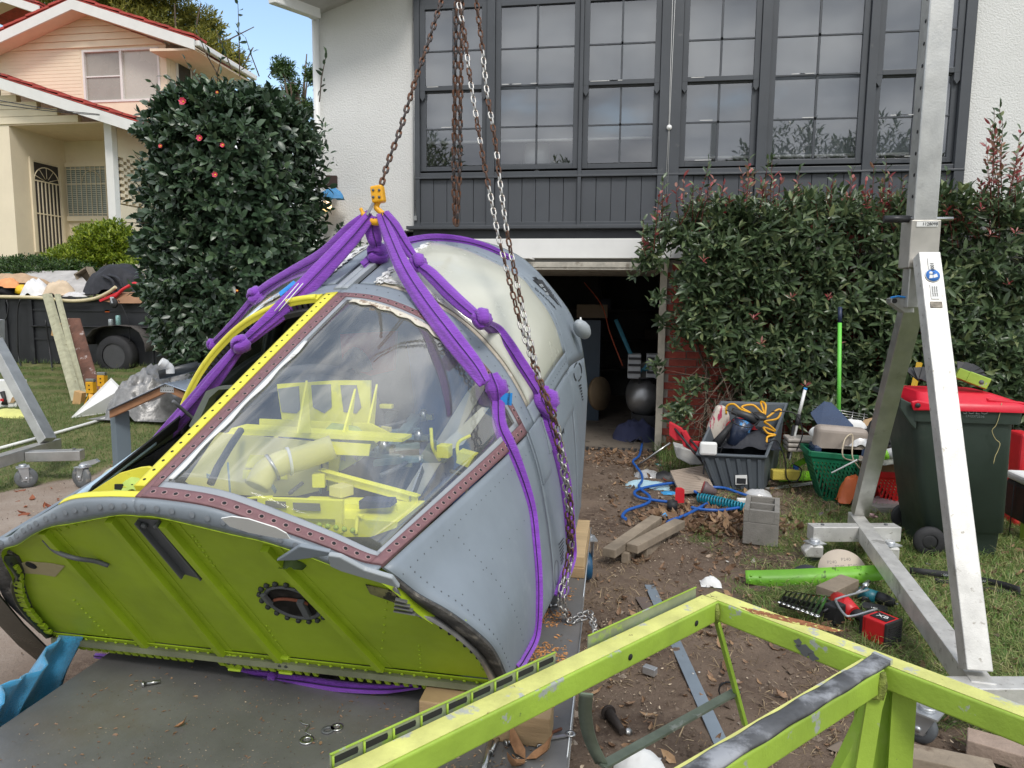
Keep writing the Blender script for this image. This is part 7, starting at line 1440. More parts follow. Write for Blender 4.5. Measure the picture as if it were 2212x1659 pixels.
m_oxi = M('oxidised plate', (.15, .18, .14), .5, .5, var=.2, scale=14, col2=(.27, .29, .26), thr=.6)
pa = G(1549, 1342, HF-TW); pb = G(1610, 1568, .30); MB().bar(pa, pb, .022, .012).build('thin_post', m_ldk, ff, bev=.002)
q = G(1573, 1492, .42); MB().tube([q+V3((math.cos(a_)*.03, 0, math.sin(a_)*.03)) for a_ in np.linspace(0, 6.0, 14)], .003, 6).build('cable_tie_loop', m_black, ff)
ca = [G(x, y, z) for x, y, z in ((1266, 1500, HF-TW), (1264, 1545, .60), (1275, 1600, .50), (1300, 1652, .42))]
g = [[p-V3((.018, 0, 0)), p+V3((.018, 0, 0))] for p in cat_rom(ca, 6)]; MB().grid(np.array(g), thick=.005).build('drop_bracket', m_oxi, ff)
MB().bar(G(1300, 1655, .42), G(1592, 1492, .42), .03, .008).build('flat_stay', m_oxi, ff)
# ================================================================== THINGS ON THE DIRT, RIGHT
def plank(name, p0, p1, w_, h_, mat, label, cat, bev=.004, up=(0, 0, 1)): return tag(MB().bar(p0, p1, w_, h_, up).build(name, mat, bev=bev), label, cat)
m_flat = M('bluish flat bar', (.26, .31, .36), .5, .4, var=.1, scale=5)
fb_ = MB().bar(G(1403, 1264, .012)+V3((0, 0, .0)), G(1566, 1625, .012), .058, .006).build('flat_bar', m_flat, bev=.001); tag(fb_, 'long blue grey flat bar lying on the dirt beyond the lime frame', 'metal bar')
for (x, y) in ((1418, 1288), (1497, 1455), (1510, 1452)): MB().lathe([(0, .002), (.006, .002), (.006, 0)], G(x, y, .016), n=8).build('rivet', m_aluw, fb_)
tag(MB().bar(G(1385, 1290, .01), G(1420, 1345, .01), .07, .004).build('rusty_plate', M('brown plate', (.13, .10, .085), .7)), 'short brown metal scrap beside the flat bar', 'metal scrap')
oc = G(1404, 1448, .02); tag(MB().box(oc, (.06, .035, .035), rz=-.5).build('tube_offcut', m_galv, bev=.003), 'small square steel tube offcut on the dirt', 'offcut')
cyl = G(1330, 1555, .02); tag(MB().tube([G(1312, 1535, .03), G(1345, 1580, .03)], [.022, .014], 12).lathe([(.03, 0), (.03, .012)], G(1313, 1537, .03), nrm(G(1345, 1580, .03)-G(1312, 1535, .03)), 14).build('old_bolt', M('dirty iron', (.05, .04, .035), .7, .4)), 'dark oily bolt on the dirt under the lime frame', 'bolt')
tag(MB().lathe([(0, 0), (.016, 0), (.016, .02), (0, .02)], G(1353, 1582, .006), (.5, -.5, .5), 6).build('hex_nut', m_steel), 'bright hex nut next to the oily bolt', 'nut')
w = [(G(1315, 1195, .10), G(1418, 1122, .10), .085, .055, 'left top timber offcut of the small stack on the dirt'), (G(1365, 1185, .10), G(1468, 1130, .10), .085, .055, 'right top timber offcut of the small stack on the dirt'), (G(1350, 1206, .035), G(1385, 1165, .035), .05, .07, 'upright short timber offcut under the small stack'), (G(1385, 1192, .035), G(1440, 1150, .035), .085, .065, 'bottom right timber offcut of the small stack'), (G(1335, 1190, .03), G(1352, 1170, .03), .06, .06, 'bottom left timber offcut of the small stack')]
for p0, p1, a_, b_, lb_ in w: plank('timber_offcut', p0, p1, a_, b_, m_woodg, lb_, 'timber')
cbk = thing('cinder_block', G(1660, 1178), 'grey concrete hollow block standing on end on the dirt', 'block')
p0 = G(1655, 1180); bw, bd, bh = .19, .20, .36; rot = R(-12)
Rb = np.array([[math.cos(rot), -math.sin(rot), 0], [math.sin(rot), math.cos(rot), 0], [0, 0, 1]]); bh = .25; bw = .235; bd = .40
def bb(lo, hi, q): lo = np.array(lo); hi = np.array(hi); q.box(p0+V3((0, bd/2, 0))+Rb@((lo+hi)/2), hi-lo, rot=Rb)
q = MB(); bb((-bw/2, -bd/2, 0), (bw/2, bd/2, bh-.09), q); q.build('block_body', m_conc, cbk, bev=.006)
q = MB(); bb((-bw/2, -bd/2, bh-.09), (-bw/2+.035, bd/2, bh), q); bb((bw/2-.035, -bd/2, bh-.09), (bw/2, bd/2, bh), q)
for y_ in (-bd/2, -.015, bd/2-.03): bb((-bw/2+.035, y_, bh-.09), (bw/2-.035, y_+.03, bh), q)
q.build('block_web', m_conc, cbk, bev=.003)
m_limep = M('lime panel', (.16, .42, .03), .45, var=.15, scale=4, col2=(.06, .12, .02), thr=.66, c2s=8)
lp_ = thing('curved_panel', G(1700, 1265), 'curved lime green riveted sheet panel propped on a timber block', 'panel')
g = []; TP = [(1610, 1232, 1612, 1260), (1660, 1231, 1662, 1268), (1720, 1229, 1722, 1268), (1800, 1225, 1805, 1263), (1860, 1222, 1866, 1258), (1908, 1220, 1912, 1252)]
for i, (x0, y0, x1, y1) in enumerate(TP): Y = 4.28+.02*i; g.append([PY(x1, y1, Y-.03), PY(x0, y0, Y+.02)])
g = np.array([[*q] for q in g]); gg = []
for k in range(2): gg.append(cat_rom(list(g[:, k]), 6))
MB().grid(np.array(gg).transpose(1, 0, 2), thick=.004).build('sheet', m_limep, lp_)
rl = MB().lathe([(0, .005), (.007, .003), (.009, 0)], (0, 0, 0), n=8).mesh('rivet', m_limep)
for (x, y, Y) in ((1622, 1244, 4.27), (1620, 1255, 4.27), (1642, 1246, 4.28), (1643, 1256, 4.28), (1665, 1255, 4.29), (1718, 1262, 4.31), (1755, 1258, 4.33), (1812, 1244, 4.34), (1858, 1240, 4.35), (1872, 1238, 4.36)): inst(rl, 'rivet', lp_, mat_from(np.array([1., 0, 0]), Z_, np.array([0, -1., 0]), PY(x, y, Y-.035)))
p0 = G(1770, 1300); plank('timber_offcut', G(1782, 1288, .05), G(1835, 1262, .05), .11, .09, m_woodg, 'brown timber block under the lime curved panel', 'timber')
tag(MB().lathe([(0, .012), (.14, .012), (.14, .0), (0, 0)], PY(1820, 1225, 4.50)-V3((0, 0, .03)), (-.1, -.75, .6), 40).build('sanding_disc', M('sanding disc', (.55, .47, .38), .9, var=.05)), 'large round beige sanding disc behind the lime panel', 'sanding disc')
for i, (x, y) in enumerate(((1795, 1212), (1825, 1206), (1812, 1222), (1840, 1220))):
 p = PY(x, y, 4.47); text('P240', .028, M('disc print', (.25, .22, .2), .8), bpy.data.objects['sanding_disc'], planemap(PY(x, y, 4.5-.03-(1225-y)*.0021*.0)+V3((0, -.02, 0)), V3((1, .0, .1)), V3((0, .6, .75))))
cp = PY(1745, 1232, 4.42); cpo = MB().lathe([(.09, 0), (.09, .02), (.075, .05), (.045, .07), (0, .075)], cp-V3((0, 0, .05)), n=20).build('baseball_cap', M('navy felt', (.035, .037, .05), .95)); tag(cpo, 'dark navy cap lying behind the lime panel', 'cap')
MB().prism([cp+V3((.08, -.05, -.045)), cp+V3((.17, -.05, -.04)), cp+V3((.19, .02, -.04)), cp+V3((.15, .07, -.04)), cp+V3((.08, .06, -.045))], (0, 0, .006)).build('brim', bpy.data.materials['navy felt'], cpo)
cloth('paper_scrap', G(1535, 1262, .0), .06, .05, .06, m_paper, 'crumpled white paper on the dirt at the corner of the lime frame', 'paper', 4, 14); cloth('paper_ball', G(1382, 1662, .0), .09, .08, .09, m_paper, 'white paper lump on the dirt at the bottom edge behind the long lime tube', 'paper', 9, 14)
wr = thing('wrench_set', G(1730, 1330), 'chrome combination wrench set in a black rack on the grass', 'wrench set');
wc = G(1732, 1318, .045); ex = nrm(V3((.80, -.38, 0))); ey = nrm(V3((.38, .8, 0)));
for s_ in (-.035, .045): MB().box(wc+ey*s_+V3((0, 0, .022)), (.22, .016, .03), rot=np.stack([ex, ey, Z_], 1)).build('rack_bar', m_black, wr, bev=.002)
MB().tube(cat_rom([wc+ex*.11-ey*.03+V3((0, 0, .03)), wc+ex*.15+ey*.03+V3((0, 0, .06)), wc+ex*.11+ey*.09+V3((0, 0, .05))], 5), .008, 7).build('rack_handle', m_black, wr)
m_chrome = M('chrome', (.62, .62, .62), .15, 1, var=.1)
for i in range(9):
 c_ = wc+ex*(-.10+.025*i)+V3((0, 0, .048)); L_ = .075+.007*i; q = MB(); q.bar(c_-ey*L_, c_+ey*L_, .009+.0006*i, .005)
 q.lathe([(.004, 0), (.010+.0008*i, 0), (.010+.0008*i, .007), (.004, .007), (.004, 0)], c_-ey*(L_+.008)-V3((0, 0, .004)), (0, 0, 1), 12)
 e_ = c_+ey*(L_+.006)
 for sg in (-1, 1): q.bar(e_, e_+ey*.018+ex*sg*.010, .007, .006)
 q.build('wrench', m_chrome, wr)
rd = thing('cordless_tool', G(1850, 1370), 'red and black cordless tool with big square battery lying on the grass', 'power tool')
m_rt = M('tool red', (.58, .015, .02), .35, var=.08); m_bt = M('tool black', (.02, .02, .022), .55)
bc = G(1905, 1358, .065); ax_ = nrm(G(1905, 1358, .05)-G(1815, 1320, .05)); sx_ = nrm(np.cross(ax_, Z_)); RB = np.stack([ax_, sx_, Z_], 1)
MB().box(bc, (.11, .13, .12), rot=RB).build('battery', m_rt, rd, bev=.008); MB().box(bc+ax_*.058, (.014, .135, .125), rot=RB).build('battery_end', m_bt, rd, bev=.004)
for i in range(7): MB().box(bc+ax_*.067+V3((0, 0, -.036+i*.012)), (.004, .10, .005), rot=RB).build('battery_rib', m_dark, rd)
MB().box(bc+V3((0, 0, .061)), (.085, .08, .004), rot=RB).build('battery_label', m_black, rd); text('XB', .045, m_paper, rd, planemap(bc+V3((0, 0, .0645)), ax_*.8+sx_*-.1, -sx_)); MB().box(bc-ax_*.072, (.03, .11, .10), rot=RB).build('battery_clip', m_bt, rd, bev=.004); MB().box(bc-ax_*.063, (.012, .115, .105), rot=RB).build('battery_clip', m_rt, rd, bev=.003)
MB().tube([G(1880, 1345, .05), G(1858, 1330, .055), G(1838, 1322, .06)], [.032, .028, .036], 14).build('grip', m_bt, rd); MB().tube([G(1845, 1326, .06), G(1822, 1308, .07), G(1808, 1295, .07)], [.04, .055, .045], 14).build('motor_housing', m_rt, rd); MB().box(G(1803, 1325, .06), (.07, .09, .11), rot=RB).build('gear_head', m_bt, rd, bev=.008)
MB().box(G(1796, 1322, .055)-sx_*0, (.012, .02, .06), rot=RB).build('nameplate', m_paper, rd); MB().box(G(1812, 1335, .04), (.014, .074, .08), rot=RB).build('red_collar', m_rt, rd, bev=.003)
tag(MB().tube(cat_rom([G(1876, 1274, .11), G(1845, 1283, .12), G(1812, 1292, .13), G(1806, 1299, .13), G(1822, 1325, .12), G(1840, 1331, .115), G(1893, 1316, .10)], 6), .0065, 8).build('bent_rod', m_galv), 'bent grey steel rod resting across the red tool', 'rod')
dl = thing('cordless_drill', G(1890, 1310), 'teal and black cordless drill lying on the grass', 'drill'); m_tl = M('tool teal', (.01, .13, .17), .4)
MB().tube([G(1858, 1280, .06), G(1895, 1292, .06)], [.038, .038], 14).build('body', m_tl, dl); MB().tube([G(1895, 1291, .06), G(1912, 1296, .06), G(1932, 1303, .055)], [.036, .034, .022], 14).build('chuck', m_bt, dl); MB().tube([G(1932, 1303, .055), G(1940, 1306, .055)], .006, 8).build('bit', m_steel, dl)
MB().box(G(1888, 1318, .03), (.13, .075, .05), rz=-.35).build('battery', m_bt, dl, bev=.006); text('18V', .022, m_paper, dl, planemap(G(1888, 1313, .057), V3((.95, -.35, 0)), V3((.35, .95, 0)))); MB().tube([G(1862, 1282, .05), G(1872, 1300, .04)], .022, 10).build('handle', m_bt, dl)
tag(MB().tube([G(1848, 1285, .08), G(1866, 1268, .10)], .010, 10).tube([G(1866, 1268, .10), G(1876, 1258, .105)], .017, 12).build('socket_extension', m_chrome), 'chrome socket and extension leaning on the teal drill', 'socket')
tag(MB().tube([G(1778, 1296, .03), G(1786, 1325, .03)], .013, 10).build('steel_pin', m_galv), 'short grey steel pin beside the wrench set', 'pin'); tag(MB().lathe([(0, 0), (.018, 0), (.018, .02), (0, .02)], G(1788, 1295, .03), n=10).build('steel_pin', m_galv), 'stubby steel plug behind the red tool', 'pin')
tag(MB().box(G(1825, 1290, .04)+V3((0, .06, 0)), (.055, .03, .05)).build('clear_case', M('clear case', (.4, .42, .4), .3), bev=.006), 'small clear plastic case behind the red tool', 'case')
strap('printed_strap', [G(x, y, z) for x, y, z in ((1965, 1232, .04), (2000, 1236, .05), (2060, 1243, .03), (2110, 1252, .03), (2160, 1262, .05), (2200, 1275, .06), (2198, 1282, .02), (2150, 1278, .01), (2080, 1266, .01), (2020, 1255, .01))], .04, M('strap black', (.02, .02, .022), .7), 'long black printed webbing strap looped on the grass', 'strap', side=(0, .25, 1))
for i, (x, y) in enumerate(((2035, 1240), (2110, 1252))): text('PINK GEAR', .018, m_inkw, bpy.data.objects['printed_strap'], planemap(G(x, y, .035)+V3((0, -.012, 0)), V3((.95, -.25, .02)), V3((0, .25, 1))))
plank('rough_plank', G(1925, 1625, .05), G(2150, 1672, .05), .10, .05, m_woodg, 'weathered plank at the bottom right under the lime frame', 'plank'); plank('rough_plank', G(2088, 1600, .06), G(2260, 1650, .06), .10, .06, M('pale weathered plank', (.32, .24, .19), .9, var=.25, scale=6, bump=.4), 'pinkish plank end in the bottom right corner', 'plank')
# ================================================================== LEFT LAWN: TRAILER AND CLUTTER
YT = 9.7
tl = thing('box_trailer', PY(254, 812, YT), 'black box trailer piled with rubbish on the neighbouring lawn', 'trailer')
m_tb = M('trailer black', (.016, .017, .02), .5, var=.35, scale=3, col2=(.04, .042, .045), thr=.62, c2s=4, c2soft=.15)
xa, xb = PY(-120, 700, YT)[0], PY(334, 700, YT)[0]; zt_, zb_ = PY(150, 646, YT)[2], PY(60, 783, YT)[2]
q = MB(); q.span((xa, YT, zb_), (xb, YT+.03, zt_)); q.span((xa, YT+1.2, zb_), (xb, YT+1.23, zt_)); q.span((xb-.03, YT+.03, zb_), (xb, YT+1.2, zt_-.05)); q.span((xa, YT+.03, zb_), (xb, YT+1.2, zb_+.03)); q.build('tub', m_tb, tl)
q = MB(); q.span((xa, YT-.03, zt_-.02), (xb, YT+.04, zt_+.03)); q.build('top_rail', m_tb, tl, bev=.006)
for x in (PY(70, 700, YT)[0], PY(14, 700, YT)[0], PY(326, 700, YT)[0]): MB().span((x-.035, YT-.03, zb_-.03), (x+.035, YT-.001, zt_-.021)).build('side_post', m_tb, tl, bev=.003)
for z in (PY(0, 702, YT)[2], PY(0, 730, YT)[2], PY(0, 668, YT)[2]): MB().span((PY(74, 700, YT)[0], YT-.018, z-.012), (xb-.06, YT-.001, z+.012)).build('press_rib', m_tb, tl)
MB().tube([(PY(72, 703, YT)[0], YT-.04, PY(0, 703, YT)[2]), (xb-.02, YT-.04, PY(0, 702, YT)[2])], .013, 8).build('rope_rail', m_galv if False else m_black, tl)
wc_ = PY(254, 768, YT-.10); wr_ = np.linalg.norm(wc_-PY(254, 811, YT-.10)); tyr = MB().lathe([(wr_*.62, -.09), (wr_*.95, -.085), (wr_, -.05), (wr_, .05), (wr_*.95, .085), (wr_*.62, .09)], wc_, (0, 1, 0), 36, cap=False).build('wheel', m_rubber, tl)
MB().lathe([(0, -.03), (wr_*.25, -.035), (wr_*.32, -.01), (wr_*.5, -.02), (wr_*.62, -.075)], wc_, (0, 1, 0), 30).build('rim', M('rim dark', (.07, .07, .075), .45), tyr)
for k in range(8): a_ = k*.785; MB().lathe([(0, .003), (.022, .003), (.022, 0)], wc_+V3((math.cos(a_)*wr_*.42, -.03, math.sin(a_)*wr_*.42)), (0, -1, 0), 8).build('rim_slot', m_dark, tyr)
for k in range(5): a_ = k*1.2566; MB().lathe([(0, .012), (.01, .012), (.01, 0)], wc_+V3((math.cos(a_)*wr_*.2, -.035, math.sin(a_)*wr_*.2)), (0, -1, 0), 6).build('wheel_nut', m_steel, tyr)
g = []
for px, py in ((184, 745), (186, 727), (200, 712), (222, 705), (252, 703), (282, 706), (300, 718), (311, 740), (314, 760)): p = PY(px, py, YT-.22); g.append([p, p+V3((0, .22, 0))])
MB().grid(np.array(g)[::-1], thick=.006).build('mudguard', M('dusty guard', (.07, .062, .058), .9, var=.4, scale=40), tl)
MB().prism([PY(x, y, YT-.005) for x, y in ((184, 745), (186, 727), (200, 712), (222, 705), (252, 703), (282, 706), (300, 718), (311, 740), (290, 745), (218, 745))], (0, .003, 0)).build('guard_back', m_tb, tl)
MB().box(PY(232, 672, YT-.012), (.075, .012, .03)).build('side_reflector', M('orange reflector', (.7, .12, .01), .3), tl)
MB().span((xa, YT+.1, zb_-.12), (xb-.1, YT+.16, zb_)).build('chassis_rail', m_tb, tl)
for i, (x, y, h_, c_, lb_) in enumerate(((240, 705, .11, (.35, .38, .38), 'short pale can standing on the trailer mudguard'), (256, 703, .15, (.25, .42, .40), 'tall blue green can standing on the trailer mudguard'))):
 p = PY(x, y, YT-.14); o = MB().lathe([(.0, 0), (.032, 0), (.035, .006), (.035, h_-.01), (.028, h_), (0, h_)], p, n=16).build('drink_can', M('can '+str(i), c_, .25, .5, var=.2, scale=30)); tag(o, lb_, 'can')
ztop = zt_
def pyq(pts, Y, dY=.0): return [PY(x, y, Y+(dY*i)) for i, (x, y) in enumerate(pts)]
tag(MB().prism([PY(52, 588, YT+.95), PY(165, 587, YT+.95), PY(207, 638, YT+.1), PY(100, 645, YT+.1)], (0, .02, .02)).build('board_sheet', M('weathered sheet', (.42, .40, .38), .8, var=.2, scale=4, col2=(.22, .19, .18), thr=.6, c2s=5, c2soft=.1)), 'large pale weathered board sloping across the trailer load', 'board')
def lump(name, px, py, Y, sx, sy, sz, col, label, cat, seed, rough=.85):
 c_ = PY(px, py, Y); return cloth(name, c_, sx, sy, sz, M(label[:20], col, rough, var=.12, scale=8), label, cat, seed, 20)
lump('brown_paper', 35, 612, YT+.5, .42, .3, .22, (.46, .31, .19), 'crumpled brown paper at the left of the trailer load', 'paper', 1)
lump('cardboard_piece', 75, 615, YT+.45, .25, .2, .14, (.44, .30, .18), 'brown cardboard piece behind the white bag', 'cardboard', 2)
lump('orange_cloth', 20, 622, YT+.2, .19, .15, .2, (.75, .33, .14), 'orange cloth on the trailer load', 'cloth', 3)
lump('white_bag', 78, 640, YT+.15, .22, .16, .34, (.74, .73, .72), 'white plastic bag on the trailer load', 'bag', 4, .4)
lump('paper_bag', 130, 638, YT+.2, .24, .18, .32, (.60, .47, .33), 'tan crumpled paper bag on the trailer load', 'bag', 5)
lump('tan_sack', 300, 620, YT+.9, .28, .2, .45, (.33, .30, .23), 'tan fabric cover showing behind the backpack', 'cover', 6)
lump('white_film', 165, 641, YT+.12, .2, .12, .1, (.6, .58, .57), 'clear film crumpled beside the sloping board', 'film', 16, .3)
tag(MB().prism([PY(4, 590, YT+.5), PY(58, 612, YT+.5), PY(58, 618, YT+.35), PY(4, 600, YT+.35)], (0, .15, .02)).build('green_mat', M('green mat', (.03, .10, .05), .9)), 'dark green mat strip on the trailer load', 'mat')
tag(MB().lathe([(.09, -.08), (.16, -.09), (.19, -.04), (.19, .04), (.16, .09), (.09, .08)], PY(18, 636, YT+.25), (.1, .6, .6), 28, cap=False).build('spare_tyre', m_rubber), 'spare tyre half buried at the left of the trailer load', 'tyre')
o = MB().lathe([(.11, 0), (.105, .06), (.07, .11), (0, .13)], PY(50, 632, YT+.2), (.3, -.2, .9), 18).build('hard_hat', M('hat yellow', (.7, .45, .01), .4)); tag(o, 'yellow hard hat between orange cloth and white bag', 'hat')
wb_ = thing('wooden_box', PY(188, 600, YT+.7), 'small open wooden box tilted on the trailer load', 'box')
rt_ = np.array(Matrix.Rotation(R(-28), 3, 'Y')); c_ = PY(188, 600, YT+.7)
for d_, s_ in (((0, 0, .12), (.24, .15, .02)), ((0, 0, -.12), (.24, .15, .02)), ((-.12, 0, 0), (.02, .15, .26)), ((.12, 0, 0), (.02, .15, .26)), ((0, .07, 0), (.24, .01, .26))): MB().box(c_+rt_@np.array(d_), s_, rot=rt_).build('side_board', m_woodg, wb_)
bp_ = thing('backpack', PY(250, 630, YT+.25), 'black backpack lying on the trailer load beside red clamp', 'backpack'); m_bpk = M('pack nylon', (.022, .023, .03), .75, var=.4, scale=8)
cloth('pack_body', PY(256, 636, YT+.35), .52, .28, .62, m_bpk, None, None, 22, 24, .4, bp_)
for (x0, y0, x1, y1) in ((222, 592, 250, 628), (235, 590, 265, 622)): MB().tube(cat_rom([PY(x0, y0+4, YT+.1), PY((x0+x1)/2+6, (y0+y1)/2-4, YT+.02), PY(x1, y1, YT+.0)], 6), .022, 8).build('shoulder_strap', m_bpk, bp_)
rdl = thing('wooden_dolly', PY(262, 645, YT), 'red edged wooden dolly with two castors overhanging the trailer rail', 'dolly')
MB().prism([PY(218, 650, YT-.1), PY(262, 632, YT-.05), PY(318, 640, YT-.05), PY(304, 655, YT-.1), PY(250, 655, YT-.12)], (0, .4, .03)).build('board', M('dolly wood', (.33, .18, .10), .7), rdl); MB().bar(PY(216, 650, YT-.13), PY(262, 630, YT-.08), .03, .035).build('red_edge', m_red, rdl)
for x in (246, 318): p = PY(x, 655, YT-.16); MB().lathe([(.0, -.02), (.07, -.018), (.075, 0), (.07, .018), (0, .02)], p, (0.3, 1, 0), 18).build('castor_wheel', m_rubber, rdl); MB().bar(p+V3((0, -.02, 0)), p+V3((-.03, 0, .09)), .05, .01).build('castor_fork', m_galv, rdl)
tag(MB().tube(cat_rom([PY(248, 642, YT-.1), PY(262, 628, YT-.1), PY(275, 620, YT-.08), PY(292, 612, YT-.05), PY(300, 622, YT-.05)], 5), .024, 8).build('red_clamp', m_red), 'red plastic clamp lying against the backpack', 'clamp')
tag(MB().tube(cat_rom([PY(x, y, Y) for x, y, Y in ((-60, 640, YT-.1), (0, 641, YT-.1), (85, 643, YT-.1), (150, 650, YT-.1), (200, 646, YT-.08), (232, 633, YT-.1), (250, 620, YT-.1))], 6), .026, 10).build('cream_pipe', M('cream pipe', (.62, .53, .33), .45)), 'long cream flexible pipe lying along the trailer rail', 'pipe')
for i, (pts, lb_) in enumerate((((44, 646, 38, 670, 38, 730, 42, 780, 62, 818, 100, 846, 130, 850), 'black cable dropping from the trailer rail to the grass'), ((98, 690, 108, 760, 116, 820, 120, 850), 'black cable behind the leaning posts'), ((256, 648, 276, 690, 280, 730, 278, 760), 'thin black cord hanging over the trailer wheel'), ((14, 648, 18, 665, 12, 690, 0, 692), 'rope knotted on the trailer side'))):
 P_ = [PY(pts[k], pts[k+1], YT-.1-.9*max(0, (pts[k+1]-785)/80)) for k in range(0, len(pts), 2)]; tag(MB().tube(cat_rom(P_, 6), .011 if i != 2 else .007, 6).build('cable', m_black), lb_, 'cable')
def lean(name, x0, y0, x1, y1, w_, h_, mat, label, cat='timber', Y0=None): b_ = GT(x1, y1); b_[2] += .02; t_ = PY(x0, y0, Y0 or YT-.12); q = V3((w_/2, 0, 0)); return tag(MB().prism([b_-q, b_+q, t_+q, t_-q], (0, h_, h_*.2)).build(name, mat, bev=.005), label, cat)
m_tpost = M('treated pine', (.34, .33, .22), .8, var=.2, scale=4, bump=.2, stretch=(3, 3, .6), col2=(.22, .2, .12), thr=.62)
lean('timber_post', 97, 636, 162, 870, .105, .08, m_tpost, 'square greenish timber post leaning on the trailer, left one'); lean('timber_post', 121, 636, 178, 862, .07, .05, m_tpost, 'thinner weathered timber post leaning on the trailer, middle one'); lean('bark_plank', 157, 688, 202, 850, .20, .03, M('peeling bark plank', (.13, .06, .04), .9, var=.4, scale=6, bump=.5, col2=(.38, .32, .30), thr=.6, c2s=7, c2soft=.06), 'wide brown plank with peeling paint leaning beside the posts', 'plank', 9.3)
m_blk = M('new pine block', (.55, .34, .15), .7, var=.15, stretch=(6, 1, 1))
for (x, y, Y, lb_) in ((124, 712, 9.15, 'upper pale block wedged between the leaning posts'), (171, 862, 7.95, 'lower pale block wedged between the leaning posts')): tag(MB().box(PY(x, y, Y), (.11, .08, .20), rot=np.array(Matrix.Rotation(R(14), 3, 'Y'))).build('spacer_block', m_blk, bev=.004), lb_, 'block')
m_jk = M('jack yellow', (.75, .38, .01), .45)
for i, (x, y, lb_) in enumerate(((200, 884, 'yellow axle stand in front, partly behind the white sheet'), (224, 868, 'second yellow axle stand behind the first'))):
 b_ = GT(x, y); js = thing('axle_stand', b_, lb_, 'axle stand'); q = MB(); Rj = .11
 for k in range(4): a_ = k*1.571+.5; q.bar(b_+V3((math.cos(a_)*Rj, math.sin(a_)*Rj, 0)), b_+V3((0, 0, .24)), .045, .012, up=(math.cos(a_), math.sin(a_), .3))
 q.build('leg_frame', m_jk, js); MB().box(b_+V3((0, 0, .27)), (.10, .07, .14)).build('sleeve', m_jk, js, bev=.005); MB().box(b_+V3((0, 0, .36)), (.11, .05, .035)).build('saddle', m_steel, js, bev=.004)
 for z in (.25, .30): MB().lathe([(0, .002), (.010, .002), (.010, 0)], b_+V3((0, -.036, z)), (0, -1, 0), 8).build('pin_hole', m_dark, js)
w0 = [GT(152, 905)+V3((0, 0, .01)), GT(235, 893)+V3((0, 0, .01)), PY(283, 862, 7.5), PY(262, 838, 7.6), PY(240, 816, 7.7)]
tag(MB().add([*w0], [(0, 1, 2, 3, 4)]).add([q+V3((0, .012, -.01)) for q in w0], [(4, 3, 2, 1, 0)]).build('white_sheet', m_white), 'bent white triangular plastic sheet on the lawn', 'sheet')
m_tarp2 = M('silver tarp', (.27, .265, .26), .4, .4, var=.4, scale=8, bump=1, bscale=16)
c_ = PY(326, 800, 7.75); cloth('silver_tarp', V3((c_[0], 7.75, hgt(c_[0], 7.75)-.03)), .47, .5, .74, m_tarp2, 'big crumpled silver tarp heaped by the trailer wheel', 'tarp', 30, 44, 1.2); c_ = PY(400, 800, 8.2); cloth('silver_tarp', V3((c_[0], 8.2, hgt(c_[0], 8.2)-.03)), .5, .5, .72, m_tarp2, 'lower fold of silver tarp running under the camellia', 'tarp', 31, 34, 1.2)
cloth('black_bag', GT(275, 868)-V3((0, 0, .02)), .26, .2, .22, M('black film', (.03, .03, .032), .3), 'dark plastic bag between white sheet and silver tarp', 'bag', 32, 22)
pc_ = thing('pet_carrier', PY(365, 745, 8.6), 'cream slatted plastic carrier on the silver tarp', 'carrier'); p = PY(366, 738, 8.5); MB().box(p, (.30, .25, .26)).build('shell', M('cream plastic', (.66, .64, .52), .4), pc_, bev=.04, seg=4)
for i in range(9): MB().box(p+V3((-.11+i*.027, -.127, -.02)), (.010, .008, .13)).build('slat', m_dark, pc_)
lbx = thing('roofed_post', GT(268, 1010), 'grey post carrying a small gabled roof beside the capsule', 'post')
YP = 4.9; m_pg = M('slate paint', (.14, .18, .21), .5, var=.08, scale=3)
b_ = PY(267, 1045, YP); t_ = PY(264, 888, YP+.0); MB().bar(V3((b_[0], YP, 0)), V3((b_[0]-.0, YP, t_[2])), .105, .105, up=(.55, .85, 0)).build('post', m_pg, lbx, bev=.004)
m_bm = M('oiled beam', (.30, .15, .075), .6, var=.25, scale=4, stretch=(1, 1, 5)); rdg = PY(361, 836, YP-.12); lf_ = PY(236, 895, YP-.12); rg_ = PY(412, 862, YP-.12)
MB().prism([lf_+V3((0, 0, -.03)), rdg+V3((0, 0, -.035)), rdg+V3((0, 0, .02)), lf_+V3((0, 0, .025))], (0, .045, 0)).build('left_rafter', m_bm, lbx, bev=.003); MB().prism([rdg+V3((0, 0, -.035)), rg_+V3((0, 0, -.03)), rg_+V3((0, 0, .02)), rdg+V3((0, 0, .02))], (0, .045, 0)).build('right_rafter', m_bm, lbx, bev=.003)
MB().box(rdg+V3((0, -.002, -.01)), (.11, .004, .06)).build('nail_plate', m_galv, lbx)
for k in range(12): MB().lathe([(0, .001), (.004, .001), (.004, 0)], rdg+V3((-.045+.018*(k % 6), -.0045, -.025+.03*(k//6))), (0, -1, 0), 6).build('plate_hole', m_dark, lbx)
m_cor = M('corrugated zinc', (.36, .42, .50), .4, .6, var=.08)
for s_, A_, B_ in ((0, rdg, lf_), (1, rdg, rg_+V3((.10, 0, -.01)))):
 g = []; n_ = 48
 for i in range(n_+1): y_ = -.03+i*.55/n_; g.append([A_+V3((0, y_, .028+.004*math.sin(i*1.6))), B_+V3((0, y_, .033+.004*math.sin(i*1.6)))])
 MB().grid(np.array(g), thick=.003).build('roof_sheet', m_cor, lbx)
gq = MB(); g = []
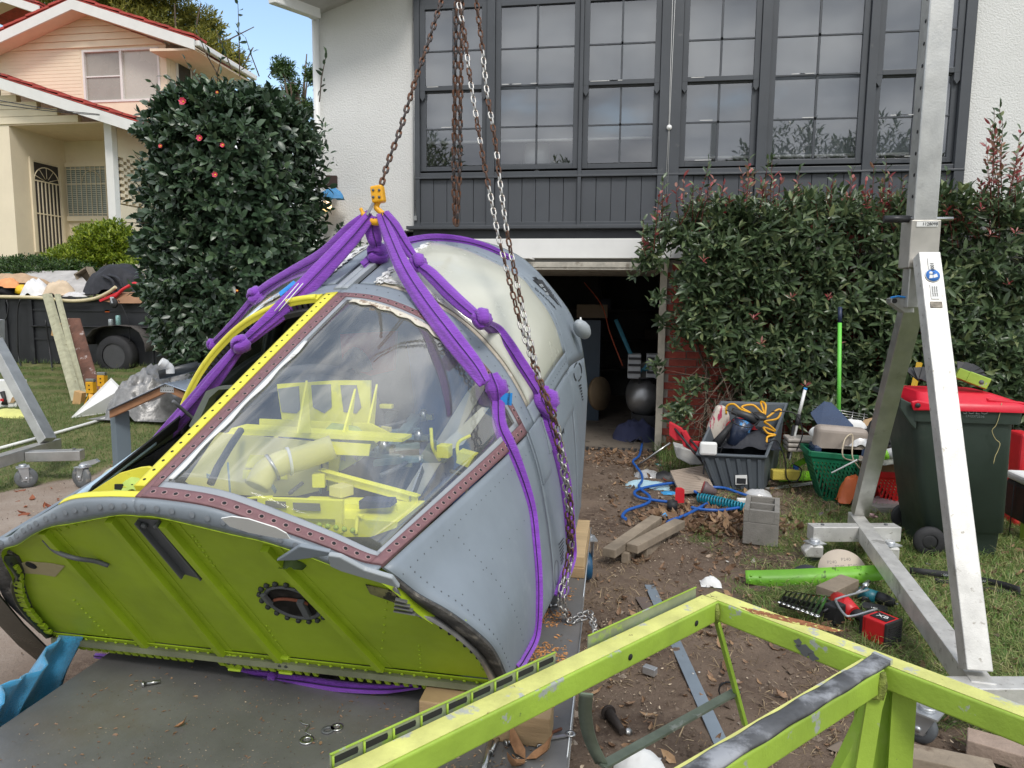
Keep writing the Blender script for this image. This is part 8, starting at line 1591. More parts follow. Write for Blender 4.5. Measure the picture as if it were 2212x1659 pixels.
for x, y, Y in ((352, 808, YP+.0), (400, 796, YP+.12), (436, 788, YP+.2)): c_ = PY(x, y, Y); g.append([c_+V3((-.005, -.05, .03)), c_+V3((0, -.045, -.03)), c_+V3((.0, .03, -.035)), c_+V3((0, .04, .02))])
tag(gq.grid(np.array(g), thick=.005).build('gutter_piece', M('slate gutter', (.03, .034, .038), .4)), 'short dark gutter length lying on the small gabled roof', 'gutter')
el = PY(365, 798, YP-.06); tag(MB().tube(cat_rom([el+V3((.01, 0, -.03)), el+V3((.008, 0, .01)), el+V3((-.005, -.02, .035)), el+V3((-.03, -.05, .06))], 5), [.030]*8+[.030]*3+[.036]*5, 18, cap=False).lathe([(.026, .001), (.036, .0), (.026, -.001)], el+V3((-.03, -.05, .06)), (-.03, -.035, .03), 18).build('pipe_elbow', M('pvc grey', (.60, .61, .62), .35)), 'white pvc elbow standing on the small roof gutter', 'elbow')
MB().lathe([(0, 0), (.027, 0)], el+V3((-.024, -.043, .054)), (-.03, -.035, .03), 16).build('elbow_bore', M('bore', (.2, .2, .2), .6), bpy.data.objects['pipe_elbow'])
tag(MB().tube([GT(-10, 977)+V3((0, 0, .03)), GT(118, 942)+V3((0, 0, .03)), GT(315, 884)+V3((0, 0, .03))], .017, 8).build('long_conduit', m_white), 'long white conduit lying along the edge of the lawn', 'conduit')
cloth('yellow_bag', GT(15, 895)-V3((0, 0, .02)), .33, .14, .12, M('pale yellow bag', (.62, .62, .20), .6), 'pale yellow bag flattened on the lawn at the left edge', 'bag', 41, 20)
cx_ = GT(12, 880); ct_ = thing('tool_carton', cx_, 'white carton printed with a cordless tool at the left edge', 'carton'); MB().box(cx_+V3((-.08, .1, .16)), (.42, .2, .34), rz=.1).build('carton', m_paper, ct_); MB().tube([cx_+V3((-.02, -.012, .20)), cx_+V3((.01, -.012, .10)), cx_+V3((0, -.012, .04))], [.03, .02, .04], 8).build('printed_tool', m_bt, ct_); MB().box(cx_+V3((.0, -.045, .10)), (.04, .01, .03)).build('printed_badge', m_red, ct_)
tag(MB().prism([PY(x, y, 3.35) for x, y in ((165, 1064), (222, 1028), (227, 1036), (176, 1074))], (0, .006, -.004)).build('blue_offcut', M('blue sheet', (.03, .18, .55), .4)), 'blue plastic offcut poking out left of the capsule sill', 'offcut')
cloth('pale_rag', GT(243, 1022), .07, .06, .07, M('pale rag', (.5, .5, .36), .9), 'small pale rag at the foot of the grey post', 'rag', 43, 14)
cloth('grey_box', PY(48, 868, 7.8), .12, .1, .26, m_card, 'brown carton scrap behind the left gantry leg', 'carton', 45, 12)
# ================================================================== CLUTTER ALONG THE HEDGE
m_tubg = M('slate tub plastic', (.085, .10, .115), .5, var=.06)
tb_ = thing('storage_tub', G(1600, 1058), 'large slate grey storage tub tipped forward and overflowing with tools', 'tub')
RF = [PY(1510, 979, 6.42), PY(1652, 985, 6.42), PY(1696, 875, 7.02), PY(1560, 871, 7.02)]; BF = [PY(1541, 1054, 6.46), PY(1650, 1060, 6.46), PY(1680, 1002, 6.98), PY(1590, 1000, 6.98)]
def shell(top, bot, th, mat, par, name='body', rim=None):
 c_ = sum(top)/4; q = MB();
 for i in range(4):
  j = (i+1) % 4; n_ = nrm(np.cross(top[j]-top[i], bot[i]-top[i])); n_ = n_ if np.dot(n_, c_-top[i]) > 0 else -n_
  q.prism([top[i], top[j], bot[j], bot[i]], n_*th)
 q.prism(bot, nrm(np.cross(bot[1]-bot[0], bot[3]-bot[0]))*th); o = q.build(name, mat, par)
 if rim:
  e = [c_+(p-c_)*rim for p in top]; u = nrm(np.cross(top[1]-top[0], top[3]-top[0])); g = [[p-u*.008 for p in e+[e[0]]], [p+u*.008 for p in e+[e[0]]], [p+u*.008 for p in top+[top[0]]], [p-u*.022 for p in top+[top[0]]]]
  r_ = MB().tube([*e, e[0], e[1]], .014, 6).grid(np.array(g)).build('rim', mat, par)
 return o
shell(RF, BF, .004, m_tubg, tb_, rim=1.05)
for k in range(6):
 f = (k+.5)/6; a_ = RF[0]*(1-f)+RF[1]*f; b_ = BF[0]*(1-f)+BF[1]*f; MB().bar(a_*.9+b_*.1-V3((0, .008, 0)), b_-V3((0, .008, 0)), .035, .014, up=(0, 1, 0)).build('rib', m_tubg, tb_, bev=.004)
lb0 = (RF[0]*.42+RF[1]*.58)*.3+(BF[0]*.42+BF[1]*.58)*.7; MB().box(lb0-V3((0, .022, .0)), (.10, .004, .085), rot=np.array(Matrix.Rotation(R(-4), 3, 'Y'))).build('paper_label', m_paper, tb_); MB().box(lb0-V3((0, .026, .01)), (.08, .003, .05)).build('label_print', m_ink, tb_)
def TP_(x, y, Y=6.7): return PY(1324.8+x*.2083, 806.4+y*.2083, Y)
tag(MB().prism([TP_(*q) for q in ((1080, 340), (1180, 350), (1210, 450), (1190, 780), (960, 760), (985, 560))], (0, .12, 0)).build('striped_bag', M('cream striped bag', (.62, .56, .48), .7, var=.1, col2=(.45, .04, .10), thr=.55, c2s=7, stretch=(3, 1, .6)), bev=.03, seg=3), 'cream and red patterned bag standing in the grey tub', 'bag')
tag(MB().tube([TP_(1070, 730, 6.55), TP_(1170, 600, 6.6), TP_(1250, 500, 6.65)], [.045, .03, .022], 12).build('heat_gun', m_bt), 'black handled tool lying over the front of the grey tub', 'tool')
tag(MB().box(TP_(985, 780, 6.4), (.15, .05, .12)).build('white_cup', m_white, bev=.02), 'white plastic piece at the front left of the grey tub', 'plastic')
tag(MB().lathe([(.0, 0), (.075, .02), (.09, .26), (0, .28)], TP_(1240, 770, 6.6), (.35, .1, .9), 14).build('patterned_helmet', M('dark blue print', (.02, .03, .06), .3, var=.2, col2=(.05, .25, .55), thr=.58, c2s=10, col3=(.5, .55, .55), thr3=.66, c3s=16)), 'black blue and white patterned shin guard in the grey tub', 'shin guard')
gr2 = MB().tube([TP_(1230, 390, 6.6), TP_(1380, 440, 6.6), TP_(1500, 500, 6.6)], [.03, .035, .045], 12).lathe([(0, -.02), (.06, -.02), (.06, .01), (0, .01)], TP_(1520, 440, 6.6), (.2, -.3, 1), 16).build('angle_grinder', M('grinder grey', (.035, .037, .04), .5)); tag(gr2, 'dark angle grinder on top of the tub contents', 'grinder')
cloth('red_cloth', TP_(1320, 560, 6.7), .13, .1, .12, M('red fabric', (.5, .02, .03), .8), 'red cloth tucked in the middle of the grey tub', 'cloth', 51, 16)
cloth('dark_contents', TP_(1380, 730, 6.75), .27, .25, .26, M('mixed dark', (.02, .022, .03), .7, col2=(.03, .12, .3), thr=.66, c2s=9), 'dark straps and pads filling the grey tub', 'straps', 52, 26, 1.4)
m_ycab = M('yellow lead', (.72, .36, .01), .4); rr = np.random.default_rng(5)
pts = [TP_(x, y, Y) for x, y, Y in ((1170, 420, 6.7), (1180, 340, 6.7), (1250, 320, 6.68), (1330, 380, 6.66), (1420, 410, 6.7), (1330, 350, 6.72), (1450, 330, 6.75), (1560, 420, 6.7), (1530, 300, 6.8), (1580, 330, 6.75), (1580, 460, 6.7), (1700, 380, 6.75), (1740, 390, 6.75), (1700, 470, 6.7), (1570, 500, 6.66), (1620, 540, 6.62), (1680, 600, 6.62), (1560, 560, 6.62), (1600, 620, 6.6), (1680, 640, 6.6), (1600, 660, 6.58), (1590, 720, 6.55))]
tag(MB().tube(cat_rom(pts, 6), .010, 6).build('yellow_lead', m_ycab), 'tangled yellow extension lead over the back of the grey tub', 'lead')
for i, (p_, lb_) in enumerate((((1170, 380, 1280, 430, 1230, 500, 1400, 560, 1520, 480, 1440, 400), 'black cord looped over the tub tools'), ((1170, 680, 1110, 840, 1150, 1000, 1150, 1120, 1260, 1220, 1400, 1230), 'black cord hanging down the front of the grey tub'), ((1600, 720, 1700, 700, 1780, 900, 1800, 1090, 1900, 1120, 1950, 1000, 1850, 930), 'black cord looping right of the grey tub'), ((1640, 400, 1840, 400, 1930, 480, 1960, 640, 1900, 800), 'black cord arching from tub to broom'), ((120, 690, 200, 720, 280, 660, 300, 720), 'black lead on the garage floor by the jacket'))):
 tag(MB().tube(cat_rom([TP_(p_[k], p_[k+1], 6.5 if i < 4 else 8.3) for k in range(0, len(p_), 2)], 6), .006, 5).build('extension_lead', m_black), lb_, 'cord')
tag(MB().bar(TP_(945, 900, 6.38), TP_(935, 1045, 6.38), .03, .012).build('buckle_strap', m_black), 'black buckle strap hanging at the left of the grey tub', 'strap')
rc_ = thing('camp_chair', TP_(800, 900, 6.7)*V3((1, 1, 0)), 'collapsed red camping chair with black tubes left of the grey tub', 'chair')
m_rf = M('red canvas', (.55, .02, .035), .75, var=.15)
for k, (x0, y0, x1, y1) in enumerate(((570, 490, 990, 1000), (680, 660, 980, 940), (750, 640, 900, 800))): MB().tube([TP_(x0, y0, 6.75+.03*k), TP_(x1, y1, 6.5)], .011, 8).build('frame_tube', m_bt, rc_)
for pl in (((575, 500), (700, 570), (760, 700), (640, 700), (575, 640)), ((690, 600), (740, 590), (800, 700), (800, 800), (720, 760)), ((780, 700), (890, 710), (880, 760), (840, 850), (800, 800))): MB().prism([TP_(x, y, 6.70) for x, y in pl], (.02, .03, 0)).build('seat_fabric', m_rf, rc_, bev=.008)
tag(MB().prism([TP_(x, y, 6.9) for x, y in ((630, 750), (900, 820), (930, 950), (800, 950), (660, 880))], (0, .2, .0)).build('plastic_tray', M('milky plastic', (.5, .5, .48), .4), bev=.01), 'milky plastic tray under the red chair', 'tray')
gp = MB(); pa_, pb_, pc2, pd_ = TP_(590, 1010, 6.6), TP_(930, 955, 6.75), TP_(1050, 1200, 6.25), TP_(690, 1230, 6.15)
for k in range(14): f0_, f1_ = k/14, (k+.8)/14; a0 = pa_*(1-f0_)+pd_*f0_; a1 = pa_*(1-f1_)+pd_*f1_; b0_ = pb_*(1-f0_)+pc2*f0_; b1_ = pb_*(1-f1_)+pc2*f1_; gp.prism([a0, b0_, b1_, a1], (0, 0, -.012))
gpo = gp.prism([pa_-V3((0, 0, .01)), pb_-V3((0, 0, .01)), pc2-V3((0, 0, .01)), pd_-V3((0, 0, .01))], (0, 0, -.012)).build('grooved_panel', M('grooved board', (.36, .29, .23), .8, var=.15)); tag(gpo, 'pale brown grooved board leaning in front of the grey tub', 'board')
tag(MB().lathe([(0, .0), (.06, .0), (.065, .015), (.045, .05), (.025, .11), (0, .115)], TP_(930, 1190, 6.05), (.9, -.1, -.25), 22).build('orbital_sander', M('sander', (.14, .10, .10), .5)), 'small sander with a red disc lying on the dirt by the hose', 'sander'); MB().lathe([(0, .0), (.062, .0), (.062, .004)], TP_(930, 1190, 6.05)-nrm((.9, -.1, -.25))*.006, (.9, -.1, -.25), 22).build('sanding_pad', M('red disc', (.30, .05, .05), .9), bpy.data.objects['orbital_sander'])
def gh(x, y, z=.045): p = G(1324.8+x*.2083, 806.4+y*.2083, z); return p
for i, (p_, lb_) in enumerate(((((290, 730), (270, 850), (205, 910), (240, 970), (290, 1040), (300, 1110), (265, 1170), (300, 1215), (370, 1270), (375, 1330), (300, 1370), (150, 1420), (95, 1480), (130, 1510)), 'blue air hose running out of the garage and curling on the dirt'), (((870, 1240), (700, 1150), (600, 1140), (400, 1170), (250, 1210), (220, 1250), (280, 1290), (450, 1320), (590, 1335)), 'wide loop of blue hose left of the coil'), (((1000, 1180), (1150, 1190), (1300, 1240), (1440, 1285)), 'blue hose end behind the coiled teal hose'), (((560, 1545), (600, 1525), (750, 1470), (900, 1390), (970, 1350)), 'blue hose length in front of the dry leaves'), (((810, 1390), (900, 1410), (1100, 1420), (1330, 1390)), 'blue hose length lying under the teal coil'))):
 P_ = [gh(x, y) for x, y in p_]
 if i == 0: P_[0] = np.array([P_[1][0]+.05, 8.3, .03])
 tag(MB().tube(cat_rom(P_, 6), .0125, 8).build('air_hose', m_blueh), lb_, 'hose', 'blue air hose lengths')
c0, c1 = gh(885, 1290, .05), gh(1420, 1400, .05); ax_ = nrm(c1-c0); e2_ = np.cross(ax_, Z_); n_ = 18
tag(MB().tube([c0+(c1-c0)*t_+(Z_*math.cos(t_*n_*2*math.pi)+e2_*math.sin(t_*n_*2*math.pi))*.034*(1+.15*math.sin(t_*5)) for t_ in np.linspace(0, 1, n_*12)], .0085, 6).build('coiled_hose', M('teal coil', (.005, .19, .27), .35)), 'coiled teal spiral hose behind the concrete block', 'hose')
tag(MB().prism([gh(640, 1345), gh(735, 1345), gh(700, 1320), gh(650, 1320)], (0, .01, .11)).build('red_scrap', m_red), 'small red plastic piece on the leaf litter', 'scrap'); tag(MB().lathe([(0, 0), (.042, 0), (.042, .08), (.036, .08), (.034, .01)], gh(610, 1425, 0), n=18).build('black_cup', m_bt), 'short black cylinder cap on the leaf litter', 'cap')
cloth('pale_blue_rag', gh(350, 1170, 0), .2, .1, .07, M('pale blue rag', (.38, .55, .62), .9), 'pale blue rag lying over the blue hose', 'rag', 55, 18); cloth('clear_bag', gh(350, 1070, 0), .12, .1, .09, M('clear film', (.4, .4, .4), .15), 'crumpled clear plastic bag near the garage', 'bag', 56, 16); cloth('clear_bag', gh(1500, 1270, 0), .12, .08, .08, M('clear film2', (.5, .5, .5), .15), 'crumpled clear plastic bag behind the concrete block', 'bag', 57, 16); tag(MB().box(gh(1360, 1330, .03), (.12, .05, .05), rz=.1).build('white_packet', m_paper, bev=.004), 'small white packet behind the teal coil', 'packet')
cloth('black_pipe_scrap', gh(520, 1080, 0), .16, .08, .08, m_bt, 'black pipe scraps near the grooved board', 'scrap', 58, 14)
m_lit = [('map_scrap', 500, 1200, (.3, .45, .5), 'torn blue and yellow printed paper on the dirt'), ('blue_packet', 580, 1245, (.05, .3, .6), 'little blue wrapper on the dirt'), ('blue_packet', 600, 1470, (.1, .35, .65), 'blue foil wrapper among the dry leaves'), ('teal_scrap', 455, 955, (.03, .25, .25), 'teal plastic scrap by the garage door')]
for nm, x, y, c_, lb_ in m_lit: cloth(nm, gh(x, y, 0), .07, .05, .025, M(nm+str(x), c_, .6, var=.4, scale=30), lb_, nm.split('_')[1], x, 10)
tag(MB().tube([gh(250, 960, .02), TP_(590, 720, 7.2)], .012, 8).build('steel_tube', m_steel), 'thin steel tube leaning from the dirt to the red chair', 'tube')
bm_ = thing('floor_brush', TP_(1830, 960, 6.6)*V3((1, 1, 0)), 'white handled brush with yellow sponge head right of the grey tub', 'brush')
MB().tube([TP_(1990, 165, 6.9), TP_(1925, 430, 6.85)], .015, 10).build('white_handle', m_white, bm_); MB().tube([TP_(1995, 150, 6.9), TP_(1990, 172, 6.9)], .017, 10).build('blue_tip', m_tag, bm_); MB().tube([TP_(1925, 430, 6.85), TP_(1905, 540, 6.82)], .020, 10).build('collar', m_bt, bm_); MB().tube([TP_(1905, 540, 6.82), TP_(1825, 900, 6.6)], .012, 10).build('metal_rod', m_aluw, bm_); MB().tube([TP_(1870, 540, 6.80), TP_(1810, 880, 6.6)], .012, 8).build('scrub_back', m_bt, bm_)
MB().box(TP_(1780, 1050, 6.55), (.24, .08, .09), rz=.1).build('sponge_head', M('yellow sponge', (.55, .45, .08), .95, bump=.6), bm_, bev=.01); MB().box(TP_(1890, 1020, 6.6), (.03, .08, .1)).build('blue_edge', m_blueh, bm_)
m_lg = M('lime plastic', (.25, .62, .03), .4)
tag(MB().prism([TP_(x, y, 6.75) for x, y in ((1840, 970), (1960, 900), (2080, 820), (2100, 880), (1990, 940), (1880, 1000))], (0, .03, .01)).build('lime_scoop', m_lg, bev=.006), 'lime green plastic dustpan handle beside the sponge brush', 'dustpan'); tag(MB().prism([gh(1720, 1120, .02), gh(2080, 1110, .02), gh(2070, 1000, .04), gh(1900, 1000, .04), gh(1690, 990, .04)], (0, 0, .01)).build('lime_board', m_lg), 'lime green flat dustpan lying behind the yellow sponge', 'dustpan')
tag(MB().bar(gh(1590, 1200, .015), gh(2085, 1135, .015), .05, .012).build('aluminium_strip', m_aluw), 'bright aluminium strip in front of the green basket', 'metal strip')
J = lambda x, y, Y: PY(1474.7+x/3, 553.3+y/3, Y)
mo = thing('green_mop', J(1012, 1080, 7.0)*V3((1, 1, 0)), 'tall bright green mop handle standing against the hedge', 'mop'); MB().tube([J(1010, 1150, 6.95), J(1018, 430, 7.08)], .018, 12).build('green_handle', M('bright green', (.16, .60, .08), .45, var=.05), mo); MB().tube([J(1018, 432, 7.08), J(1020, 330, 7.1)], .019, 12).build('navy_grip', M('navy grip', (.02, .03, .07), .5), mo)
tag(MB().tube([J(1340, 990, 6.5), J(1430, 935, 6.6)], .022, 10).build('green_tube', m_lg), 'short lime green handle poking out by the wheelie bin', 'handle');
wrk = MB();
for k in range(6): wrk.tube([J(840, 970+k*18, 7.0), J(1200, 1030+k*16, 6.9)], .004, 5)
for k in range(5): wrk.tube([J(880+k*75, 965+k*12, 7.0), J(860+k*75, 1075+k*12, 6.95)], .004, 5)
tag(wrk.build('wire_rack', m_steel), 'bent steel wire rack behind the blue lid', 'rack', kind='thing')
def basket(tx0, ty0, tx1, ty1, bx0, bx1, by, Y, dep, mat, label, nm):
 t0_, t1_ = PY(tx0, ty0, Y), PY(tx1, ty1, Y); b0_ = G(bx0, by, .01); b1_ = G(bx1, by, .01); zt2 = t0_[2]; o_ = thing('shopping_basket', (b0_+b1_)/2, label, 'basket')
 Yf = b0_[1]; top = [V3((t0_[0], Y, zt2)), V3((t1_[0], Y, t1_[2])), V3((t1_[0], Y+dep, t1_[2])), V3((t0_[0], Y+dep, zt2))]; bot = [V3((b0_[0], Y+.03, .01)), V3((b1_[0], Y+.03, .01)), V3((b1_[0], Y+dep-.03, .01)), V3((b0_[0], Y+dep-.03, .01))]
 rm = MB()
 for i in range(4): rm.bar(top[i], top[(i+1) % 4], .02, .05)
 rm.build('rim_band', mat, o_, bev=.006)
 q = MB(); nu_, nv_ = 12, 6
 for f_ in range(4):
  A, B, C_, D = top[f_], top[(f_+1) % 4], bot[(f_+1) % 4], bot[f_]
  P = lambda a_, b_: (A*(1-a_)+B*a_)*(1-b_)+(D*(1-a_)+C_*a_)*b_
  n2_ = nrm(np.cross(B-A, D-A))
  q.prism([P(0, .0), P(1, .0), P(1, .16), P(0, .16)], n2_*.004); q.prism([P(0, .92), P(1, .92), P(1, 1), P(0, 1)], n2_*.004)
  for i in range(nu_+nv_): # diagonal ribs both ways leave oval openings
   for sg in (1, -1):
    a0 = (i-nv_*.5)/nu_; a1 = a0+.35*sg; b_0, b_1 = .16, .92
    if a0 < 0 or a0 > 1: continue
    t_ = 1.0 if 0 <= a1 <= 1 else ((-a0)/(a1-a0) if a1 < 0 else (1-a0)/(a1-a0)); q.bar(P(a0, b_0), P(a0+(a1-a0)*t_, b_0+(b_1-b_0)*t_), .013, .004, up=n2_)
 q.prism(bot, (0, 0, .006)); wo_ = q.build('lattice_side', mat, o_); tag(wo_, kind='stuff')
 return o_, (top, bot)
m_gb = M('basket green', (.005, .13, .06), .45); m_rb = M('basket red', (.60, .015, .015), .45)
o_, (tp, bt_) = basket(1750, 980, 1853, 990, 1763, 1845, 1066, 6.2, .32, m_gb, 'dark green shopping basket full of plastic tubs', 'g')
c_ = (tp[0]*.25+tp[1]*.75)*.35+(bt_[0]*.25+bt_[1]*.75)*.65-V3((0, .012, 0)); MB().box(c_, (.22, .004, .10)).build('plain_plate', m_gb, o_); text('CHASE MARKET', .030, m_paper, o_, planemap(c_-V3((0, .004, -.015)), X_, Z_), xs=.8); text('FEED YOUR FAMILY', .012, m_paper, o_, planemap(c_-V3((0, .004, .012)), X_, Z_))
o_, (tp2, bt2) = basket(1888, 1024, 1990, 1030, 1892, 1985, 1080, 6.1, .32, m_rb, 'bright red shopping basket holding a cardboard box', 'r')
m_bl = M('navy translucent lid', (.03, .05, .10), .25)
tag(MB().prism([J(830, 1030, 6.5), J(920, 955, 6.55), J(970, 965, 6.55), J(1110, 1110, 6.35), J(1070, 1150, 6.3), J(890, 1120, 6.35)], (0, .02, .02)).build('navy_cover', m_bl, bev=.01), 'navy translucent box lid sticking out of the green basket', 'lid'); tag(MB().box(J(1015, 1215, 6.3), (.42, .16, .30), rot=np.array(Matrix.Rotation(R(3), 3, 'Y'))).build('beige_tub', M('dirty beige', (.34, .29, .25), .6), bev=.05, seg=4), 'dirty beige plastic container in the green basket', 'container')
tag(MB().box(J(1000, 1252, 6.32), (.42, .2, .09)).build('navy_box', m_bl, bev=.02), 'navy plastic box under the beige container', 'box'); tag(MB().tube([J(840, 1130, 6.4), J(920, 1195, 6.3)], .042, 14).build('white_bottle', m_white), 'white plastic bottle beside the beige container', 'bottle')
for i, (y, lb_) in enumerate(((1185, 'top clear takeaway container beside the green basket'), (1215, 'middle clear takeaway container beside the green basket'), (1245, 'bottom clear takeaway container beside the green basket'))): tag(MB().box(J(800-i*8, y, 6.7), (.36-.02*i, .22, .035)).build('takeaway_container', M('clear tub', (.42, .38, .34), .3) if i == 0 else bpy.data.materials['clear tub'], bev=.012), lb_, 'container')
cloth('foil_ball', J(1130, 1220, 6.3), .12, .1, .16, M('foil', (.6, .6, .6), .35, .5), 'crumpled foil beside the beige container', 'foil', 61, 18); cloth('white_scrap', J(1110, 1110, 6.5), .1, .05, .10, m_paper, 'white paper behind the foil', 'paper', 62, 10)
tag(MB().tube(cat_rom([J(1130, 1330, 6.1), J(1040, 1300, 6.0), J(1050, 1190, 6.1), J(1100, 1160, 6.2), J(1100, 1300, 6.1), J(1150, 1380, 6.1)], 6), .006, 5).build('beige_wire', M('beige wire', (.5, .42, .3), .6)), 'beige looped wire hanging over the green basket', 'wire'); tag(MB().tube([J(965, 1405, 6.0), J(1130, 1320, 6.05)], .007, 6).build('white_stick', m_white), 'thin white stick across the green basket', 'stick')
cloth('pink_lid', J(1085, 1590, 6.15), .1, .08, .3, M('orange tool', (.62, .14, .04), .5), 'orange power tool on the ground beside the green basket', 'tool', 63, 14, .3)
cb1 = thing('cardboard_box', tp2[0], 'open brown cardboard box sitting in the red basket', 'carton'); shell([tp2[0]+V3((.02, .03, .20)), tp2[1]+V3((.05, .03, .22)), tp2[2]+V3((.05, -.03, .22)), tp2[3]+V3((.02, -.03, .20))], [tp2[0]+V3((.03, .04, -.05)), tp2[1]+V3((0, .04, -.05)), tp2[2]+V3((0, -.04, -.05)), tp2[3]+V3((.03, -.04, -.05))], .005, m_card, cb1)
tag(MB().prism([J(1260, 1060, 6.7), J(1490, 985, 6.7), J(1500, 1060, 6.6), J(1130, 1110, 6.5), J(1180, 1060, 6.6)], (0, .01, 0)).build('carton_flap', m_card), 'torn brown carton flap behind the shoes', 'cardboard')
cloth('black_cloth', J(1420, 1210, 6.35), .3, .2, .36, m_bt, 'black clothing piled above the cardboard box', 'clothing', 64, 20); cloth('striped_cloth', J(1440, 1130, 6.4), .20, .14, .24, M('ticking', (.55, .55, .54), .8, col2=(.2, .2, .2), thr=.5, c2s=3, stretch=(30, 1, 1)), 'grey and white striped cloth by the wheelie bin', 'cloth', 65, 20)
tag(MB().prism([J(x, y, 6.15) for x, y in ((1300, 1110), (1340, 1040), (1375, 1060), (1385, 1160), (1420, 1220), (1380, 1235), (1320, 1200))], (0, .06, 0)).build('shoe_sole', M('shoe dark', (.04, .042, .045), .6), bev=.012), 'dark upturned shoe above the carton', 'shoe'); tag(MB().prism([J(x, y, 6.13) for x, y in ((1385, 1085), (1400, 1080), (1440, 1180), (1410, 1215), (1390, 1205))], (0, .02, 0)).build('white_tag_card', m_paper), 'white card next to the upturned shoe', 'card')
tb2 = thing('sealant_tube', J(1390, 1270, 6.05), 'white and lime cylinder resting on the cardboard box', 'tube'); MB().tube([J(1325, 1283, 6.05), J(1500, 1245, 6.05)], .042, 16).build('white_body', m_white, tb2); MB().tube([J(1295, 1290, 6.05), J(1325, 1283, 6.05)], .043, 16).build('lime_cap', m_lg, tb2); cloth('clutter', J(1330, 1340, 6.1), .2, .1, .1, M('mixed clutter', (.3, .3, .25), .6, var=.6, scale=20, col2=(.5, .3, .02), thr=.6), 'small mixed rubbish in the top of the carton', 'rubbish', 66, 14)
cloth('plastic_bag', G(1900, 1098, .0), .2, .12, .12, M('pink film', (.30, .22, .22), .2), 'thin plastic bag under the red basket', 'bag', 67, 18); tag(MB().tube([G(1866, 1112, .03), G(1888, 1116, .03)], .022, 12).tube([G(1888, 1116, .03), G(1896, 1118, .03)], .01, 8).build('spray_bottle', M('pink label', (.6, .35, .35), .5, var=.3, scale=40)), 'small pink labelled bottle lying behind the gantry base', 'bottle'); tag(MB().box(G(1915, 1098, .03), (.25, .14, .06), rz=.2).build('paver', m_conc, bev=.006), 'low concrete paver by the bin wheel', 'paver')
tag(MB().bar(J(1535, 690, 6.9), J(1460, 1010, 6.8), .04, .03).build('yellow_rail', M('yellow ladder', (.6, .36, .02), .5)), 'yellow ladder rail between hedge and wheelie bin', 'rail')
bn = thing('wheelie_bin', G(2090, 1195), 'dark green wheelie bin with bright red lid', 'bin'); m_bin = M('bin green', (.026, .04, .032), .5, var=.2, scale=3, col2=(.06, .065, .055), thr=.62, c2s=4, c2soft=.2); m_lid = M('lid red', (.62, .008, .03), .35, var=.05)
Yb0, Yb1 = 5.02, 5.56; zt3 = PY(2080, 880, Yb0)[2]; xl, xr = PY(1973, 900, Yb0)[0], PY(2203, 900, Yb0)[0]; xl2, xr2 = PY(2000, 1180, Yb0)[0], PY(2163, 1185, Yb0)[0]
def loftbox(levels, mat, par, name, rad=.05):
 q = MB(); rings = []
 for (x0, x1, y0, y1, z, rd) in levels:
  ring = []
  for cx2, cy2, a0 in ((x1-rd, y0+rd, -90), (x1-rd, y1-rd, 0), (x0+rd, y1-rd, 90), (x0+rd, y0+rd, 180)):
   for k in range(5): a_ = R(a0+k*22.5); ring.append((cx2+math.cos(a_)*rd, cy2+math.sin(a_)*rd, z))
  rings.append(ring)
 n_ = len(rings[0]); vs = [p for r_ in rings for p in r_]; q.add(vs, [(i*n_+j, i*n_+(j+1) % n_, (i+1)*n_+(j+1) % n_, (i+1)*n_+j) for i in range(len(rings)-1) for j in range(n_)], 0, True); q.add(rings[0], [tuple(range(n_))[::-1]]); q.add(rings[-1], [tuple(range(n_))]); return q.build(name, mat, par)
loftbox([(xl2+.02, xr2-.0, Yb0+.04, Yb1-.06, .0, .04), (xl2+.0, xr2+.01, Yb0+.035, Yb1-.05, .16, .04), (xl2-.01, xr2+.03, Yb0+.02, Yb1-.045, .17, .05), (xl+.0, xr-.02, Yb0, Yb1, zt3-.10, .06)], m_bin, bn, 'body')
loftbox([(xl-.02, xr+.015, Yb0-.02, Yb1+.02, zt3-.10, .05), (xl-.025, xr+.02, Yb0-.025, Yb1+.025, zt3-.005, .05)], m_bin, bn, 'rim_collar')
loftbox([(xl+.02, xr+.035, Yb0-.04, Yb1+.04, zt3-.02, .05), (xl+.02, xr+.035, Yb0-.04, Yb1+.04, zt3+.02, .05), (xl+.03, xr-.0, Yb0+.0, Yb1-.0, zt3+.045, .06), (xl+.05, xr-.12, Yb0+.08, Yb1-.08, zt3+.085, .06)], m_lid, bn, 'lid')
MB().bar(V3((xr-.2, Yb0+.02, zt3+.052)), V3((xr+.02, Yb0+.02, zt3+.035)), .05, .02).build('lid_grip', m_lid, bn, bev=.006)
MB().tube([(xl-.075, Yb0+.02, zt3+.03), (xl-.08, Yb1-.02, zt3+.05)], .018, 10).build('handle_bar', m_bin, bn); MB().prism([(xl-.09, Yb0-.01, zt3+.05), (xl+.02, Yb0-.01, zt3-.0), (xl+.02, Yb0-.01, zt3-.16), (xl-.02, Yb0-.01, zt3-.12), (xl-.09, Yb0-.01, zt3-.02)], (0, .03, 0)).build('hinge_cheek', m_bin, bn, bev=.006)
MB().prism([(xl-.04, Yb0-.05, zt3+.035), (xl+.0, Yb0-.05, zt3+.045), (xl+.12, Yb0-.05, zt3+.02), (xl+.12, Yb0-.05, zt3-.02), (xl-.02, Yb0-.05, zt3-.025)], (0, .02, 0)).build('lid_hinge', m_lid, bn, bev=.008); MB().lathe([(0, .012), (.016, .012), (.016, 0)], (xl-.0, Yb0-.051, zt3+.012), (0, -1, 0), 12).build('hinge_pin', m_bt, bn)
